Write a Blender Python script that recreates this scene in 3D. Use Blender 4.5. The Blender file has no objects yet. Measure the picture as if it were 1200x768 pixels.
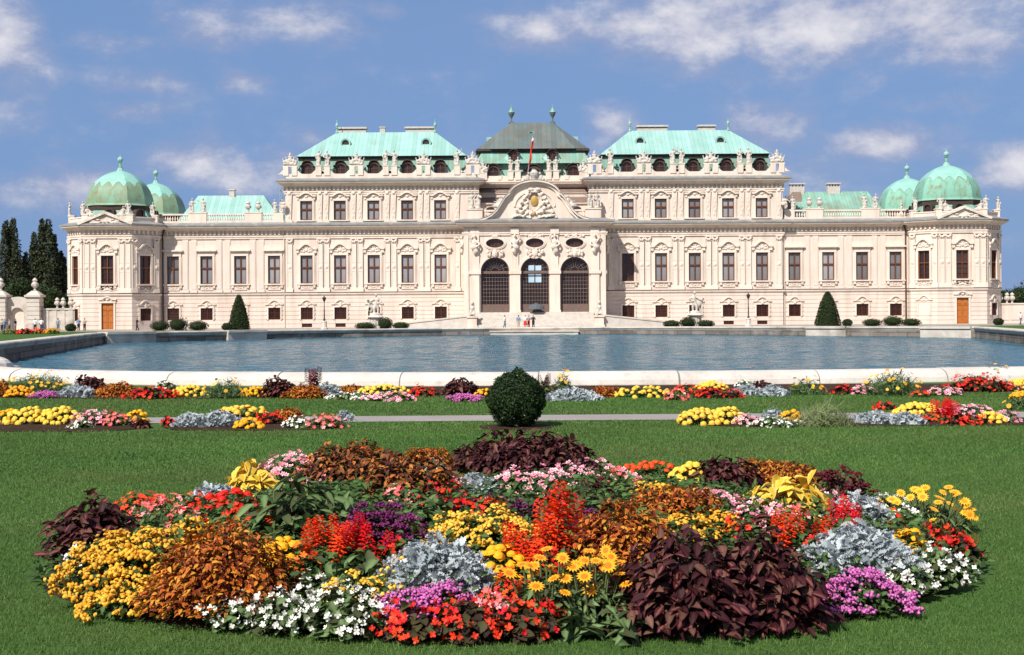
import bpy, bmesh, math, random
import numpy as np
from mathutils import Vector, Matrix, noise as mnoise
from mathutils.geometry import tessellate_polygon

random.seed(7)
RNG = np.random.default_rng(11)
PI = math.pi
R = math.radians
scene = bpy.context.scene
COL = scene.collection
F = 1600.0            # focal length in photo pixels (48 mm lens on a 36 mm sensor, 1200 px wide)
EYE = 1.6
ROLL = 0.0066

# ------------------------------------------------------------------ measuring helpers
def unroll(px, py):
    u, v = px - 600.0, py - 360.0
    return u - v * ROLL, v + u * ROLL

def ground_at(px, py, z):
    u, v = unroll(px, py)
    d = F * (EYE - z) / v
    return u * d / F, d

def at_depth(px, py, d):
    u, v = unroll(px, py)
    return u * d / F, EYE - v * d / F

# ------------------------------------------------------------------ materials
def new_mat(name):
    m = bpy.data.materials.new(name)
    m.use_nodes = True
    nt = m.node_tree
    nt.nodes.clear()
    return m, nt

def N(nt, kind, **kw):
    n = nt.nodes.new(kind)
    for k, v in kw.items():
        if k in n.inputs:
            n.inputs[k].default_value = v
        else:
            setattr(n, k, v)
    return n

def L(nt, a, b):
    nt.links.new(a, b)

def mathn(nt, op, a, b=None, c=None, clamp=False):
    n = nt.nodes.new('ShaderNodeMath')
    n.operation = op
    n.use_clamp = clamp
    for i, x in enumerate((a, b, c)):
        if x is None:
            continue
        if isinstance(x, (int, float)):
            n.inputs[i].default_value = x
        else:
            nt.links.new(x, n.inputs[i])
    return n.outputs[0]

def c4(c):
    return (c[0], c[1], c[2], 1.0)

def mixc(nt, f, a, b):
    n = nt.nodes.new('ShaderNodeMix')
    n.data_type = 'RGBA'
    for key, x in ((0, f), (6, a), (7, b)):
        if isinstance(x, (int, float)):
            n.inputs[key].default_value = x
        elif isinstance(x, tuple):
            n.inputs[key].default_value = c4(x)
        else:
            nt.links.new(x, n.inputs[key])
    return n.outputs[2]

def noise_fac(nt, scale, detail=4, rough=.55, vec=None, stretch=None, lo=.3, hi=.7, coord='Object'):
    tc = nt.nodes.new('ShaderNodeTexCoord')
    v = tc.outputs[coord]
    if stretch:
        mp = nt.nodes.new('ShaderNodeMapping')
        mp.inputs['Scale'].default_value = stretch
        L(nt, v, mp.inputs['Vector'])
        v = mp.outputs[0]
    n = nt.nodes.new('ShaderNodeTexNoise')
    n.inputs['Scale'].default_value = scale
    n.inputs['Detail'].default_value = detail
    n.inputs['Roughness'].default_value = rough
    L(nt, v, n.inputs['Vector'])
    mr = nt.nodes.new('ShaderNodeMapRange')
    mr.inputs[1].default_value = lo
    mr.inputs[2].default_value = hi
    L(nt, n.outputs[0], mr.inputs[0])
    return mr.outputs[0]

def finish(nt, color, rough=.7, spec=.3, height=None, bump=.0, bdist=.05, metal=0, trans=0.0):
    b = nt.nodes.new('ShaderNodeBsdfPrincipled')
    if isinstance(color, tuple):
        b.inputs['Base Color'].default_value = c4(color)
    else:
        L(nt, color, b.inputs['Base Color'])
    if isinstance(rough, (int, float)):
        b.inputs['Roughness'].default_value = rough
    else:
        L(nt, rough, b.inputs['Roughness'])
    b.inputs['Specular IOR Level'].default_value = spec
    b.inputs['Metallic'].default_value = metal
    if height is not None:
        bp = nt.nodes.new('ShaderNodeBump')
        bp.inputs['Strength'].default_value = bump
        bp.inputs['Distance'].default_value = bdist
        L(nt, height, bp.inputs['Height'])
        L(nt, bp.outputs[0], b.inputs['Normal'])
    o = nt.nodes.new('ShaderNodeOutputMaterial')
    if trans:
        t = nt.nodes.new('ShaderNodeBsdfTranslucent')
        if isinstance(color, tuple):
            t.inputs['Color'].default_value = c4(color)
        else:
            L(nt, color, t.inputs['Color'])
        ms = nt.nodes.new('ShaderNodeMixShader')
        ms.inputs[0].default_value = trans
        L(nt, b.outputs[0], ms.inputs[1])
        L(nt, t.outputs[0], ms.inputs[2])
        L(nt, ms.outputs[0], o.inputs[0])
    else:
        L(nt, b.outputs[0], o.inputs[0])
    return b

def mottled(name, c1, c2, scale=1.0, rough=.7, spec=.3, bump=0.0, bscale=8, bdist=.05, stretch=None, c3=None, s3=.3, lo3=.55, hi3=.75, st3=None):
    m, nt = new_mat(name)
    f = noise_fac(nt, scale, stretch=stretch)
    col = mixc(nt, f, c1, c2)
    if c3:
        f3 = noise_fac(nt, s3, detail=6, lo=lo3, hi=hi3, stretch=st3)
        col = mixc(nt, f3, col, c3)
    h = noise_fac(nt, bscale, detail=5, lo=0, hi=1) if bump else None
    finish(nt, col, rough, spec, h, bump, bdist)
    return m

def leafmat(name, centre, edge, dark=None, rough=.6, spec=.18, trans=.2, pos=(.25, .8), var=.35, light=None):
    """leaf or petal: 'edge' runs 0 at the midrib to 1 at the margin, 'rnd' differs per leaf"""
    m, nt = new_mat(name)
    ae = N(nt, 'ShaderNodeAttribute', attribute_name='edge')
    ar = N(nt, 'ShaderNodeAttribute', attribute_name='rnd')
    mr = nt.nodes.new('ShaderNodeMapRange')
    mr.inputs[1].default_value, mr.inputs[2].default_value = pos
    L(nt, ae.outputs['Fac'], mr.inputs[0])
    col = mixc(nt, mr.outputs[0], centre, edge)
    if dark:
        f = mathn(nt, 'GREATER_THAN', ar.outputs['Fac'], 1 - var)
        f = mathn(nt, 'MULTIPLY', f, .85)
        col = mixc(nt, f, col, dark)
    if light:
        f = mathn(nt, 'LESS_THAN', ar.outputs['Fac'], .22)
        f = mathn(nt, 'MULTIPLY', f, mathn(nt, 'SUBTRACT', 1.0, mathn(nt, 'MULTIPLY', ae.outputs['Fac'], .6)))
        col = mixc(nt, f, col, light)
    hs = nt.nodes.new('ShaderNodeHueSaturation')
    L(nt, col, hs.inputs['Color'])
    L(nt, mathn(nt, 'MULTIPLY_ADD', mathn(nt, 'FRACT', mathn(nt, 'MULTIPLY', ar.outputs['Fac'], 7.31)), .55, .72), hs.inputs['Value'])
    L(nt, mathn(nt, 'MULTIPLY_ADD', mathn(nt, 'FRACT', mathn(nt, 'MULTIPLY', ar.outputs['Fac'], 13.7)), .014, .493), hs.inputs['Hue'])
    finish(nt, hs.outputs[0], rough, spec, trans=trans)
    return m

M = {}
CREAM = (.80, .675, .555)
def build_materials():
    # plaster of the palace: pale cream with slight streaks
    for key, a, b, dirt in (('plaster', (.715, .605, .52), (.645, .53, .445), (.48, .375, .295)),
                            ('trim', (.745, .645, .55), (.67, .562, .468), (.46, .36, .285)),
                            ('stucco', (.76, .675, .585), (.60, .51, .42), (.38, .30, .235))):
        m, nt = new_mat(key)
        f = noise_fac(nt, .35, detail=5)
        col = mixc(nt, f, a, b)
        f2 = noise_fac(nt, .9, detail=6, stretch=(1.4, 1.4, .16), lo=.48, hi=.82)
        col = mixc(nt, mathn(nt, 'MULTIPLY', f2, .75), col, dirt)
        h = noise_fac(nt, 3.0 if key != 'stucco' else 5.0, detail=5, lo=0, hi=1)
        finish(nt, col, .85, .15, h, .25 if key != 'stucco' else .9, .05 if key != 'stucco' else .12)
        M[key] = m
    M['statue'] = mottled('statue_stone', (.60, .555, .49), (.44, .395, .34), 2.2, .85, .2, .6, 9, .06, c3=(.16, .14, .12), s3=1.8, lo3=.56, hi3=.74)
    M['lead'] = mottled('cornice_lead', (.20, .20, .20), (.28, .28, .265), 1.0, .6, .3, c3=(.42, .36, .28), s3=.8)
    # verdigris copper with standing seams
    def copper(name, a, b, stain, seam=.62, axis=0, lo3=.56, hi3=.80, sf=.75):
        m, nt = new_mat(name)
        f = noise_fac(nt, .5, detail=6, stretch=(1, 1, .5))
        col = mixc(nt, f, a, b)
        f3 = noise_fac(nt, .45, detail=7, rough=.65, stretch=(1, 1, .35), lo=lo3, hi=hi3)
        col = mixc(nt, mathn(nt, 'MULTIPLY', f3, sf), col, stain)
        tc = nt.nodes.new('ShaderNodeTexCoord')
        sx = nt.nodes.new('ShaderNodeSeparateXYZ')
        L(nt, tc.outputs['Object'], sx.inputs[0])
        fr = mathn(nt, 'FRACT', mathn(nt, 'MULTIPLY', sx.outputs[axis], 1 / seam))
        line = mathn(nt, 'GREATER_THAN', fr, .87)
        pan = mathn(nt, 'FLOOR', mathn(nt, 'MULTIPLY', sx.outputs[axis], 1 / seam))
        wn = nt.nodes.new('ShaderNodeTexWhiteNoise')
        wn.noise_dimensions = '1D'
        L(nt, pan, wn.inputs['W'])
        hs = nt.nodes.new('ShaderNodeHueSaturation')
        L(nt, col, hs.inputs['Color'])
        L(nt, mathn(nt, 'MULTIPLY_ADD', wn.outputs[0], .22, .88), hs.inputs['Value'])
        col = mixc(nt, mathn(nt, 'MULTIPLY', line, .35), hs.outputs[0], stain)
        finish(nt, col, .6, .3, line, .6, .05)
        return m
    M['copper'] = copper('verdigris_roof', (.245, .445, .39), (.315, .51, .45), (.25, .30, .22))
    M['copper_dark'] = copper('brown_copper_roof', (.095, .145, .14), (.145, .175, .16), (.14, .10, .075), .72, lo3=.4, hi3=.75)
    M['copper_mix'] = copper('stained_copper', (.17, .35, .275), (.23, .43, .34), (.20, .17, .11), .5, lo3=.42, hi3=.7)
    M['slate'] = mottled('dark_roof', (.17, .12, .095), (.22, .16, .13), 1.2, .7)
    M['eave'] = mottled('eave_boards', (.055, .035, .03), (.08, .05, .04), 2, .8)
    # dome: verdigris with a scalloped edge between two patinas
    for key, low in (('dome_worn', (.19, .27, .155)), ('dome_fresh', (.20, .42, .32))):
        m, nt = new_mat(key)
        tc = nt.nodes.new('ShaderNodeTexCoord')
        sx = nt.nodes.new('ShaderNodeSeparateXYZ')
        L(nt, tc.outputs['Object'], sx.inputs[0])
        ang = mathn(nt, 'ARCTAN2', sx.outputs[0], sx.outputs[1])
        sc = mathn(nt, 'ABSOLUTE', mathn(nt, 'SINE', mathn(nt, 'MULTIPLY', ang, 8)))
        edge = mathn(nt, 'MULTIPLY_ADD', sc, .75, 2.75)
        dz = mathn(nt, 'SUBTRACT', sx.outputs[2], edge)
        below = mathn(nt, 'LESS_THAN', dz, 0)
        line = mathn(nt, 'LESS_THAN', mathn(nt, 'ABSOLUTE', mathn(nt, 'ADD', dz, .05)), .055)
        f = noise_fac(nt, .9, detail=7, rough=.65, lo=.35, hi=.65)
        up = mixc(nt, f, (.205, .425, .35), (.275, .50, .42))
        lowc = mixc(nt, noise_fac(nt, .7, detail=7, lo=.4, hi=.7), low, (.19, .38, .28))
        lowc = mixc(nt, noise_fac(nt, 1.3, detail=7, lo=.53, hi=.75), lowc, (.22, .17, .08))
        lowc = mixc(nt, noise_fac(nt, 1.6, detail=6, stretch=(1, 1, .12), lo=.52, hi=.8), lowc, (.15, .19, .11))
        col = mixc(nt, below, up, lowc)
        rib = mathn(nt, 'LESS_THAN', mathn(nt, 'FRACT', mathn(nt, 'MULTIPLY_ADD', ang, 16 / PI, .5)), .07)
        dl = mathn(nt, 'MAXIMUM', mathn(nt, 'MULTIPLY', line, .6), mathn(nt, 'MULTIPLY', rib, .14))
        col = mixc(nt, dl, col, (.12, .16, .11))
        finish(nt, col, .55, .3, noise_fac(nt, 4, lo=0, hi=1), .25, .05)
        M[key] = m
    M['wood'] = mottled('brown_window_wood', (.12, .038, .014), (.17, .056, .02), 3, .5, .3)
    M['door'] = mottled('orange_brown_door', (.36, .105, .018), (.46, .15, .03), 2.5, .5, .35, stretch=(3, 3, .4))
    M['grille'] = mottled('dark_red_iron', (.06, .016, .011), (.085, .025, .017), 4, .6, .3)
    def glass(name, c, c2, rough=.12, spec=.5):
        m, nt = new_mat(name)
        f = noise_fac(nt, .55, detail=2, coord='Object', stretch=(1, 1, .7))
        oi = nt.nodes.new('ShaderNodeObjectInfo')
        hv = nt.nodes.new('ShaderNodeHueSaturation')
        L(nt, mixc(nt, f, c, c2), hv.inputs['Color'])
        L(nt, mathn(nt, 'MULTIPLY_ADD', oi.outputs['Random'], .75, .55), hv.inputs['Value'])
        finish(nt, hv.outputs[0], rough, spec, noise_fac(nt, 1.2, detail=2, lo=0, hi=1), .12, .02)
        M[name] = m
    glass('pane_blind', (.22, .215, .22), (.29, .28, .285))
    glass('pane_dark', (.035, .02, .018), (.06, .035, .03))
    M['arch_grid'] = mottled('grey_brown_lattice', (.13, .085, .07), (.17, .115, .095), 3, .5, .3)
    glass('pane_arch', (.016, .009, .008), (.03, .018, .016))
    glass('pane_sky_painted', (.30, .42, .52), (.42, .52, .58))
    M['gold'] = mottled('gilded_shield', (.36, .20, .035), (.46, .29, .08), 3, .4, .5)
    M['iron'] = mottled('black_iron', (.02, .018, .017), (.035, .03, .028), 5, .5, .4)
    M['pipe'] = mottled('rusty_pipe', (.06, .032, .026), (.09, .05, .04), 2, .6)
    M['steel'] = mottled('grey_scaffold_steel', (.25, .26, .28), (.35, .36, .38), 3, .5, .4)
    M['chimney'] = mottled('chimney_plaster', (.56, .51, .46), (.46, .41, .36), 2, .85)
    # masonry of the basin
    m, nt = new_mat('coping_stone')
    f = noise_fac(nt, 1.3, detail=7)
    col = mixc(nt, f, (.62, .57, .505), (.48, .435, .38))
    col = mixc(nt, mathn(nt, 'MULTIPLY', noise_fac(nt, 5, detail=6, lo=.54, hi=.75), .55), col, (.33, .29, .25))
    col = mixc(nt, mathn(nt, 'MULTIPLY', noise_fac(nt, 28, detail=4, lo=.57, hi=.7), .4), col, (.26, .23, .20))
    finish(nt, col, .85, .2, noise_fac(nt, 14, detail=6, lo=0, hi=1), .5, .02)
    M['coping'] = m
    m, nt = new_mat('weathered_coping')
    col = mixc(nt, noise_fac(nt, .8, detail=7), (.60, .545, .47), (.47, .42, .36))
    col = mixc(nt, mathn(nt, 'MULTIPLY', noise_fac(nt, .35, detail=7, lo=.5, hi=.7), .75), col, (.20, .17, .14))
    col = mixc(nt, mathn(nt, 'MULTIPLY', noise_fac(nt, 1.7, detail=6, lo=.6, hi=.75), .5), col, (.30, .22, .08))
    finish(nt, col, .9, .15, noise_fac(nt, 8, detail=6, lo=0, hi=1), .6, .03)
    M['coping_worn'] = m
    m, nt = new_mat('basin_masonry')
    tc = nt.nodes.new('ShaderNodeTexCoord')
    mp = N(nt, 'ShaderNodeMapping')
    mp.inputs['Rotation'].default_value = (R(90), 0, 0)
    L(nt, tc.outputs['Object'], mp.inputs[0])
    br = nt.nodes.new('ShaderNodeTexBrick')
    br.inputs['Scale'].default_value = 1.0
    br.inputs['Brick Width'].default_value = 1.5
    br.inputs['Row Height'].default_value = .42
    br.inputs['Mortar Size'].default_value = .025
    br.inputs['Color1'].default_value = c4((.22, .185, .155))
    br.inputs['Color2'].default_value = c4((.125, .105, .09))
    br.inputs['Mortar'].default_value = c4((.05, .042, .035))
    L(nt, mp.outputs[0], br.inputs['Vector'])
    col = mixc(nt, mathn(nt, 'MULTIPLY', noise_fac(nt, .6, detail=7, lo=.5, hi=.72), .7), br.outputs[0], (.36, .32, .275))
    col = mixc(nt, noise_fac(nt, 1.5, detail=6, lo=.6, hi=.8), col, (.06, .055, .04))
    finish(nt, col, .85, .2, noise_fac(nt, 6, lo=0, hi=1), .5, .05)
    M['masonry'] = m
    M['joint'] = mottled('mortar_joint', (.16, .14, .12), (.22, .19, .17), 5, .9)
    # water
    m, nt = new_mat('basin_water')
    b = finish(nt, (.045, .125, .17), .12, .2)
    b.inputs['IOR'].default_value = 1.33
    tc = nt.nodes.new('ShaderNodeTexCoord')
    def wv(scale, st):
        mp = N(nt, 'ShaderNodeMapping')
        mp.inputs['Scale'].default_value = st
        L(nt, tc.outputs['Object'], mp.inputs[0])
        n = N(nt, 'ShaderNodeTexNoise')
        n.inputs['Scale'].default_value = scale
        n.inputs['Detail'].default_value = 3
        L(nt, mp.outputs[0], n.inputs[0])
        return n.outputs[0]
    patch = mathn(nt, 'MULTIPLY_ADD', wv(.045, (1, .6, 1)), 1.6, -.25, clamp=True)
    h = mathn(nt, 'ADD', mathn(nt, 'MULTIPLY', wv(1.1, (.8, 1.0, 1)), 1.0), mathn(nt, 'MULTIPLY', wv(3.7, (.8, 1, 1)), .55))
    h = mathn(nt, 'ADD', h, mathn(nt, 'MULTIPLY', wv(.42, (.45, 1, 1)), 1.5))
    bp = N(nt, 'ShaderNodeBump')
    bp.inputs['Distance'].default_value = 1.0
    L(nt, mathn(nt, 'MULTIPLY_ADD', patch, .5, .5), bp.inputs['Strength'])
    L(nt, h, bp.inputs['Height'])
    L(nt, bp.outputs[0], b.inputs['Normal'])
    M['water'] = m
    # ground
    m, nt = new_mat('lawn_turf')
    col = mixc(nt, noise_fac(nt, .55, detail=6), (.048, .102, .021), (.066, .124, .028))
    col = mixc(nt, mathn(nt, 'MULTIPLY', noise_fac(nt, .33, detail=7, rough=.7, stretch=(.6, 1.6, 1), lo=.55, hi=.75), .6), col, (.095, .085, .032))
    finish(nt, col, .9, .1, noise_fac(nt, 40, detail=4, lo=0, hi=1), .8, .04)
    M['turf'] = m
    m, nt = new_mat('grass_blades')
    ar = N(nt, 'ShaderNodeAttribute', attribute_name='rnd')
    ae = N(nt, 'ShaderNodeAttribute', attribute_name='edge')
    col = mixc(nt, ar.outputs['Fac'], (.078, .188, .034), (.128, .246, .052))
    col = mixc(nt, mathn(nt, 'MULTIPLY', noise_fac(nt, .4, detail=7, rough=.7, stretch=(.5, 1.3, 1), lo=.42, hi=.68), .5), col, (.22, .185, .075))
    col = mixc(nt, mathn(nt, 'MULTIPLY', noise_fac(nt, .45, detail=5, lo=.35, hi=.65), .6), col, (.058, .122, .024))
    finish(nt, col, .6, .25, trans=.3)
    M['grass'] = m
    M['gravel'] = mottled('pale_gravel', (.36, .31, .26), (.29, .25, .21), .6, .9, .15, .4, 20, .02)
    M['path'] = mottled('grey_path', (.30, .265, .245), (.25, .22, .205), 1.2, .9, .15, .4, 30, .01)
    M['soil'] = mottled('bed_soil', (.030, .017, .010), (.055, .030, .018), 8, .95, .1, .8, 25, .03)
    M['hill'] = mottled('far_wooded_hill', (.030, .050, .030), (.045, .070, .04), .02, .95, .05)
    M['bark'] = mottled('bark', (.06, .042, .03), (.10, .075, .055), 6, .9, .1, .6, 12, .03)
    # plants
    M['lf_dark'] = leafmat('burgundy_leaf', (.20, .075, .055), (.060, .011, .015), (.030, .006, .009), var=.45, pos=(.05, .5), light=(.16, .075, .05))
    M['lf_orange'] = leafmat('orange_brown_leaf', (.46, .055, .010), (.46, .20, .024), (.12, .016, .008), var=.40, light=(.58, .27, .03))
    M['lf_redgreen'] = leafmat('red_green_leaf', (.34, .032, .014), (.11, .135, .034), (.055, .014, .013), var=.42, light=(.55, .16, .025))
    M['lf_yellow'] = leafmat('golden_leaf', (.74, .47, .035), (.80, .58, .12), (.55, .36, .03), var=.25)
    M['lf_green'] = leafmat('green_leaf', (.085, .155, .040), (.062, .122, .032), (.035, .06, .018), var=.35)
    M['lf_bright'] = leafmat('mid_green_leaf', (.16, .22, .085), (.085, .15, .05), (.05, .05, .022), var=.3)
    M['lf_bronze'] = leafmat('bronze_green_leaf', (.06, .07, .025), (.075, .04, .022), (.03, .018, .012), var=.4)
    M['lf_silver'] = leafmat('silver_leaf', (.40, .44, .45), (.52, .56, .57), (.26, .31, .32), rough=.7, spec=.15, var=.3)
    M['lf_straw'] = leafmat('pale_grass_leaf', (.20, .24, .10), (.30, .32, .15), (.12, .17, .06), var=.3)
    M['lf_feather'] = leafmat('feathery_leaf', (.10, .17, .06), (.14, .21, .08), (.06, .11, .04), var=.3)
    M['lf_box'] = leafmat('boxwood_leaf', (.030, .060, .016), (.022, .044, .013), (.012, .026, .008), var=.45, rough=.65)
    M['lf_yew'] = leafmat('clipped_yew_leaf', (.026, .044, .012), (.034, .054, .015), (.014, .024, .008), var=.4)
    M['lf_tree'] = leafmat('tree_leaf', (.034, .058, .018), (.046, .074, .022), (.015, .028, .012), var=.35)
    M['lf_poplar'] = leafmat('poplar_leaf', (.050, .062, .030), (.070, .080, .038), (.024, .032, .017), var=.35)
    M['fl_yellow'] = leafmat('yellow_floret', (.76, .38, .02), (.82, .47, .055), (.66, .28, .012), var=.25, rough=.6, trans=.15)
    M['fl_lemon'] = leafmat('lemon_floret', (.80, .47, .035), (.84, .54, .08), (.74, .38, .02), var=.25, rough=.6, trans=.15)
    M['fl_orange'] = leafmat('orange_petal', (.80, .30, .012), (.86, .40, .015), (.76, .20, .01), var=.25, rough=.6, trans=.15)
    M['fl_gazania'] = leafmat('gazania_petal', (.60, .16, .01), (.86, .36, .02), None, rough=.6, trans=.15, pos=(.2, .45))
    M['fl_gazyellow'] = leafmat('yellow_gazania_petal', (.70, .26, .01), (.86, .47, .03), None, rough=.6, trans=.15, pos=(.2, .45))
    M['fl_red'] = leafmat('scarlet_petal', (.80, .040, .012), (.78, .030, .012), (.60, .016, .010), var=.3, rough=.5, trans=.15)
    M['fl_redorange'] = leafmat('vermilion_petal', (.80, .07, .012), (.76, .04, .012), (.80, .20, .02), var=.3, rough=.5, trans=.15)
    M['fl_white'] = leafmat('white_petal', (.78, .62, .30), (.84, .82, .74), None, rough=.6, trans=.15, pos=(.05, .3))
    M['fl_pink'] = leafmat('pink_white_petal', (.78, .10, .16), (.86, .58, .60), (.80, .20, .30), var=.35, rough=.55, trans=.15, pos=(.15, .75))
    M['fl_coral'] = leafmat('coral_petal', (.82, .20, .16), (.80, .10, .09), (.85, .42, .40), var=.35, rough=.55, trans=.15)
    M['fl_magenta'] = leafmat('magenta_floret', (.58, .13, .40), (.68, .22, .50), (.48, .09, .32), var=.3, rough=.7, trans=.15)
    M['fl_purple'] = leafmat('dark_purple_floret', (.16, .018, .10), (.20, .035, .13), (.09, .01, .055), var=.4, rough=.7, trans=.1)
    M['fl_celosia'] = leafmat('dark_red_plume', (.11, .010, .020), (.15, .015, .03), (.06, .008, .012), var=.4, rough=.7, trans=.1)
    # cloth and skin
    M['skin'] = mottled('skin', (.42, .24, .17), (.46, .27, .19), 8, .6)
    M['hair'] = mottled('dark_hair', (.035, .022, .015), (.05, .03, .02), 20, .6)
    for k, c in (('white', (.74, .73, .70)), ('black', (.03, .03, .035)), ('navy', (.05, .07, .12)), ('red', (.60, .03, .02)),
                 ('denim', (.09, .15, .24)), ('grey', (.28, .29, .30)), ('beige', (.42, .34, .25)), ('blue', (.16, .26, .38)), ('dim', (.10, .11, .12))):
        M['cloth_' + k] = mottled(k + '_cloth', tuple(x * .92 for x in c), tuple(min(1, x * 1.08) for x in c), 6, .85, .1)
    M['flagred'] = mottled('red_flag', (.55, .035, .015), (.48, .03, .012), 3, .8, .1)
build_materials()

# ------------------------------------------------------------------ mesh builder
WL = {}
class MB:
    def __init__(self, m=None):
        self.v, self.f = [], []
        self.m = m if m is not None else Matrix.Identity(4)

    def add(self, verts, faces):
        o = len(self.v)
        m = self.m
        self.v.extend([tuple(m @ Vector(p)) for p in verts])
        self.f.extend([tuple(i + o for i in fc) for fc in faces])

    def box(self, x0, x1, y0, y1, z0, z1):
        self.add([(x0, y0, z0), (x1, y0, z0), (x1, y1, z0), (x0, y1, z0), (x0, y0, z1), (x1, y0, z1), (x1, y1, z1), (x0, y1, z1)],
                 [(0, 1, 5, 4), (1, 2, 6, 5), (2, 3, 7, 6), (3, 0, 4, 7), (4, 5, 6, 7), (3, 2, 1, 0)])

    def hexa(self, b, t):
        self.add(list(b) + list(t), [(0, 1, 5, 4), (1, 2, 6, 5), (2, 3, 7, 6), (3, 0, 4, 7), (4, 5, 6, 7), (3, 2, 1, 0)])

    def prism(self, outline, y0, y1, holes=()):
        loops = [list(outline)] + [list(h) for h in holes]
        flat = [p for lp in loops for p in lp]
        tris = tessellate_polygon([[Vector((p[0], p[1], 0)) for p in lp] for lp in loops])
        n = len(flat)
        vs = [(p[0], y0, p[1]) for p in flat] + [(p[0], y1, p[1]) for p in flat]
        fs = []
        for a, b, c in tris:
            A, B, C_ = flat[a], flat[b], flat[c]
            cr = (B[0] - A[0]) * (C_[1] - A[1]) - (B[1] - A[1]) * (C_[0] - A[0])
            if cr < 0:
                b, c = c, b
            fs.append((a, b, c))
            fs.append((a + n, c + n, b + n))
        o = 0
        for k, lp in enumerate(loops):
            s = sum(lp[i][0] * lp[(i + 1) % len(lp)][1] - lp[(i + 1) % len(lp)][0] * lp[i][1] for i in range(len(lp)))
            for i in range(len(lp)):
                a, b = o + i, o + (i + 1) % len(lp)
                if (s > 0) == (k == 0):
                    fs.append((b, a, a + n, b + n))
                else:
                    fs.append((a, b, b + n, a + n))
            o += len(lp)
        self.add(vs, fs)

    def lathe(self, prof, c=(0, 0, 0), n=14, sq=None, rot=0.0):
        """prof: (radius, z) from bottom to top"""
        vs, fs = [], []
        for r, z in prof:
            for i in range(n):
                a = rot + 2 * PI * i / n
                vs.append((c[0] + r * math.cos(a), c[1] + r * math.sin(a), c[2] + z))
        for j in range(len(prof) - 1):
            for i in range(n):
                a, b = j * n + i, j * n + (i + 1) % n
                fs.append((a, b, b + n, a + n))
        fs.append(tuple(range(n - 1, -1, -1)))
        fs.append(tuple((len(prof) - 1) * n + i for i in range(n)))
        self.add(vs, fs)

    def rings(self, rings, cap=True):
        n = len(rings[0])
        vs = [p for r in rings for p in r]
        fs = []
        for j in range(len(rings) - 1):
            for i in range(n):
                a, b = j * n + i, j * n + (i + 1) % n
                fs.append((a, b, b + n, a + n))
        if cap:
            fs.append(tuple(range(n - 1, -1, -1)))
            fs.append(tuple((len(rings) - 1) * n + i for i in range(n)))
        self.add(vs, fs)

    def tube(self, pts, r, n=6):
        pts = [Vector(p) for p in pts]
        rs = r if isinstance(r, (list, tuple)) else [r] * len(pts)
        rings = []
        for i, p in enumerate(pts):
            d = (pts[min(i + 1, len(pts) - 1)] - pts[max(i - 1, 0)]).normalized()
            h = Vector((0, 0, 1)) if abs(d.z) < .9 else Vector((1, 0, 0))
            a = d.cross(h).normalized()
            b = d.cross(a).normalized()
            rings.append([tuple(p + (a * math.cos(2 * PI * k / n) + b * math.sin(2 * PI * k / n)) * rs[i]) for k in range(n)])
        self.rings(rings)

    def ball(self, c, r, n=8, m=5):
        if isinstance(r, (int, float)):
            r = (r, r, r)
        rings = []
        for j in range(m + 1):
            t = -PI / 2 + PI * j / m
            rr = max(math.cos(t), .04)
            rings.append([(c[0] + r[0] * rr * math.cos(2 * PI * i / n), c[1] + r[1] * rr * math.sin(2 * PI * i / n), c[2] + r[2] * math.sin(t)) for i in range(n)])
        self.rings(rings)

    def sweep(self, path, prof, closed=False, zoff=None):
        """profile (outward offset, z) carried along a plan path with mitred corners; outward is to the right of travel"""
        n = len(path)
        P = [Vector((p[0], p[1])) for p in path]
        rings = []
        for i in range(n):
            d1 = d2 = None
            if closed or i > 0:
                d1 = (P[i] - P[i - 1]).normalized()
            if closed or i < n - 1:
                d2 = (P[(i + 1) % n] - P[i]).normalized()
            d1 = d1 or d2
            d2 = d2 or d1
            n1, n2 = Vector((d1.y, -d1.x)), Vector((d2.y, -d2.x))
            m = (n1 + n2) / max(1 + n1.dot(n2), .3)
            zz = zoff[i] if zoff else 0
            rings.append([(P[i].x + m.x * o, P[i].y + m.y * o, z + zz) for o, z in prof])
        if closed:
            rings.append(rings[0])
        self.rings(rings, cap=not closed)

    def lumps(self, w, h, y, cx, cz, seed=0, n=9, depth=.16):
        """low relief of stucco scrolls, mirrored about its middle"""
        rr = random.Random(seed)
        self.ball((cx, y, cz), (w * .14, depth, h * .26), 7, 5)
        for _ in range(n):
            u, t = rr.uniform(.12, .95), rr.uniform(-.9, .9)
            if abs(t) > 1.05 - u * .75:
                t *= .5
            a, b = w * rr.uniform(.05, .11), h * rr.uniform(.08, .2)
            for s in (-1, 1):
                self.ball((cx + s * u * w / 2, y, cz + t * h / 2), (a, depth * rr.uniform(.5, 1), b), 6, 4)

    def build(self, name, mat, parent=None, local=False, smooth=False, loc=None):
        me = bpy.data.meshes.new(name)
        off = Vector((0, 0, 0))
        if parent is not None and not local:
            off = WL[parent.name]
        if loc is not None:
            off = Vector(loc)
        me.from_pydata([(p[0] - off.x, p[1] - off.y, p[2] - off.z) for p in self.v], [], self.f)
        me.materials.append(mat)
        if smooth:
            me.polygons.foreach_set('use_smooth', [True] * len(me.polygons))
        if name not in ('ground', 'lawn', 'path', 'water', 'soil', 'hills'):
            bm = bmesh.new()
            bm.from_mesh(me)
            bmesh.ops.recalc_face_normals(bm, faces=bm.faces)
            bm.to_mesh(me)
            bm.free()
        me.update()
        o = bpy.data.objects.new(name, me)
        COL.objects.link(o)
        WL[o.name] = Vector((0, 0, 0))
        if parent is not None:
            o.parent = parent
            if loc is not None:
                o.location = Vector(loc) - WL[parent.name]
            WL[o.name] = Vector(loc) if loc is not None else WL[parent.name].copy()
        elif loc is not None:
            o.location = loc
            WL[o.name] = Vector(loc)
        return o

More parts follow.
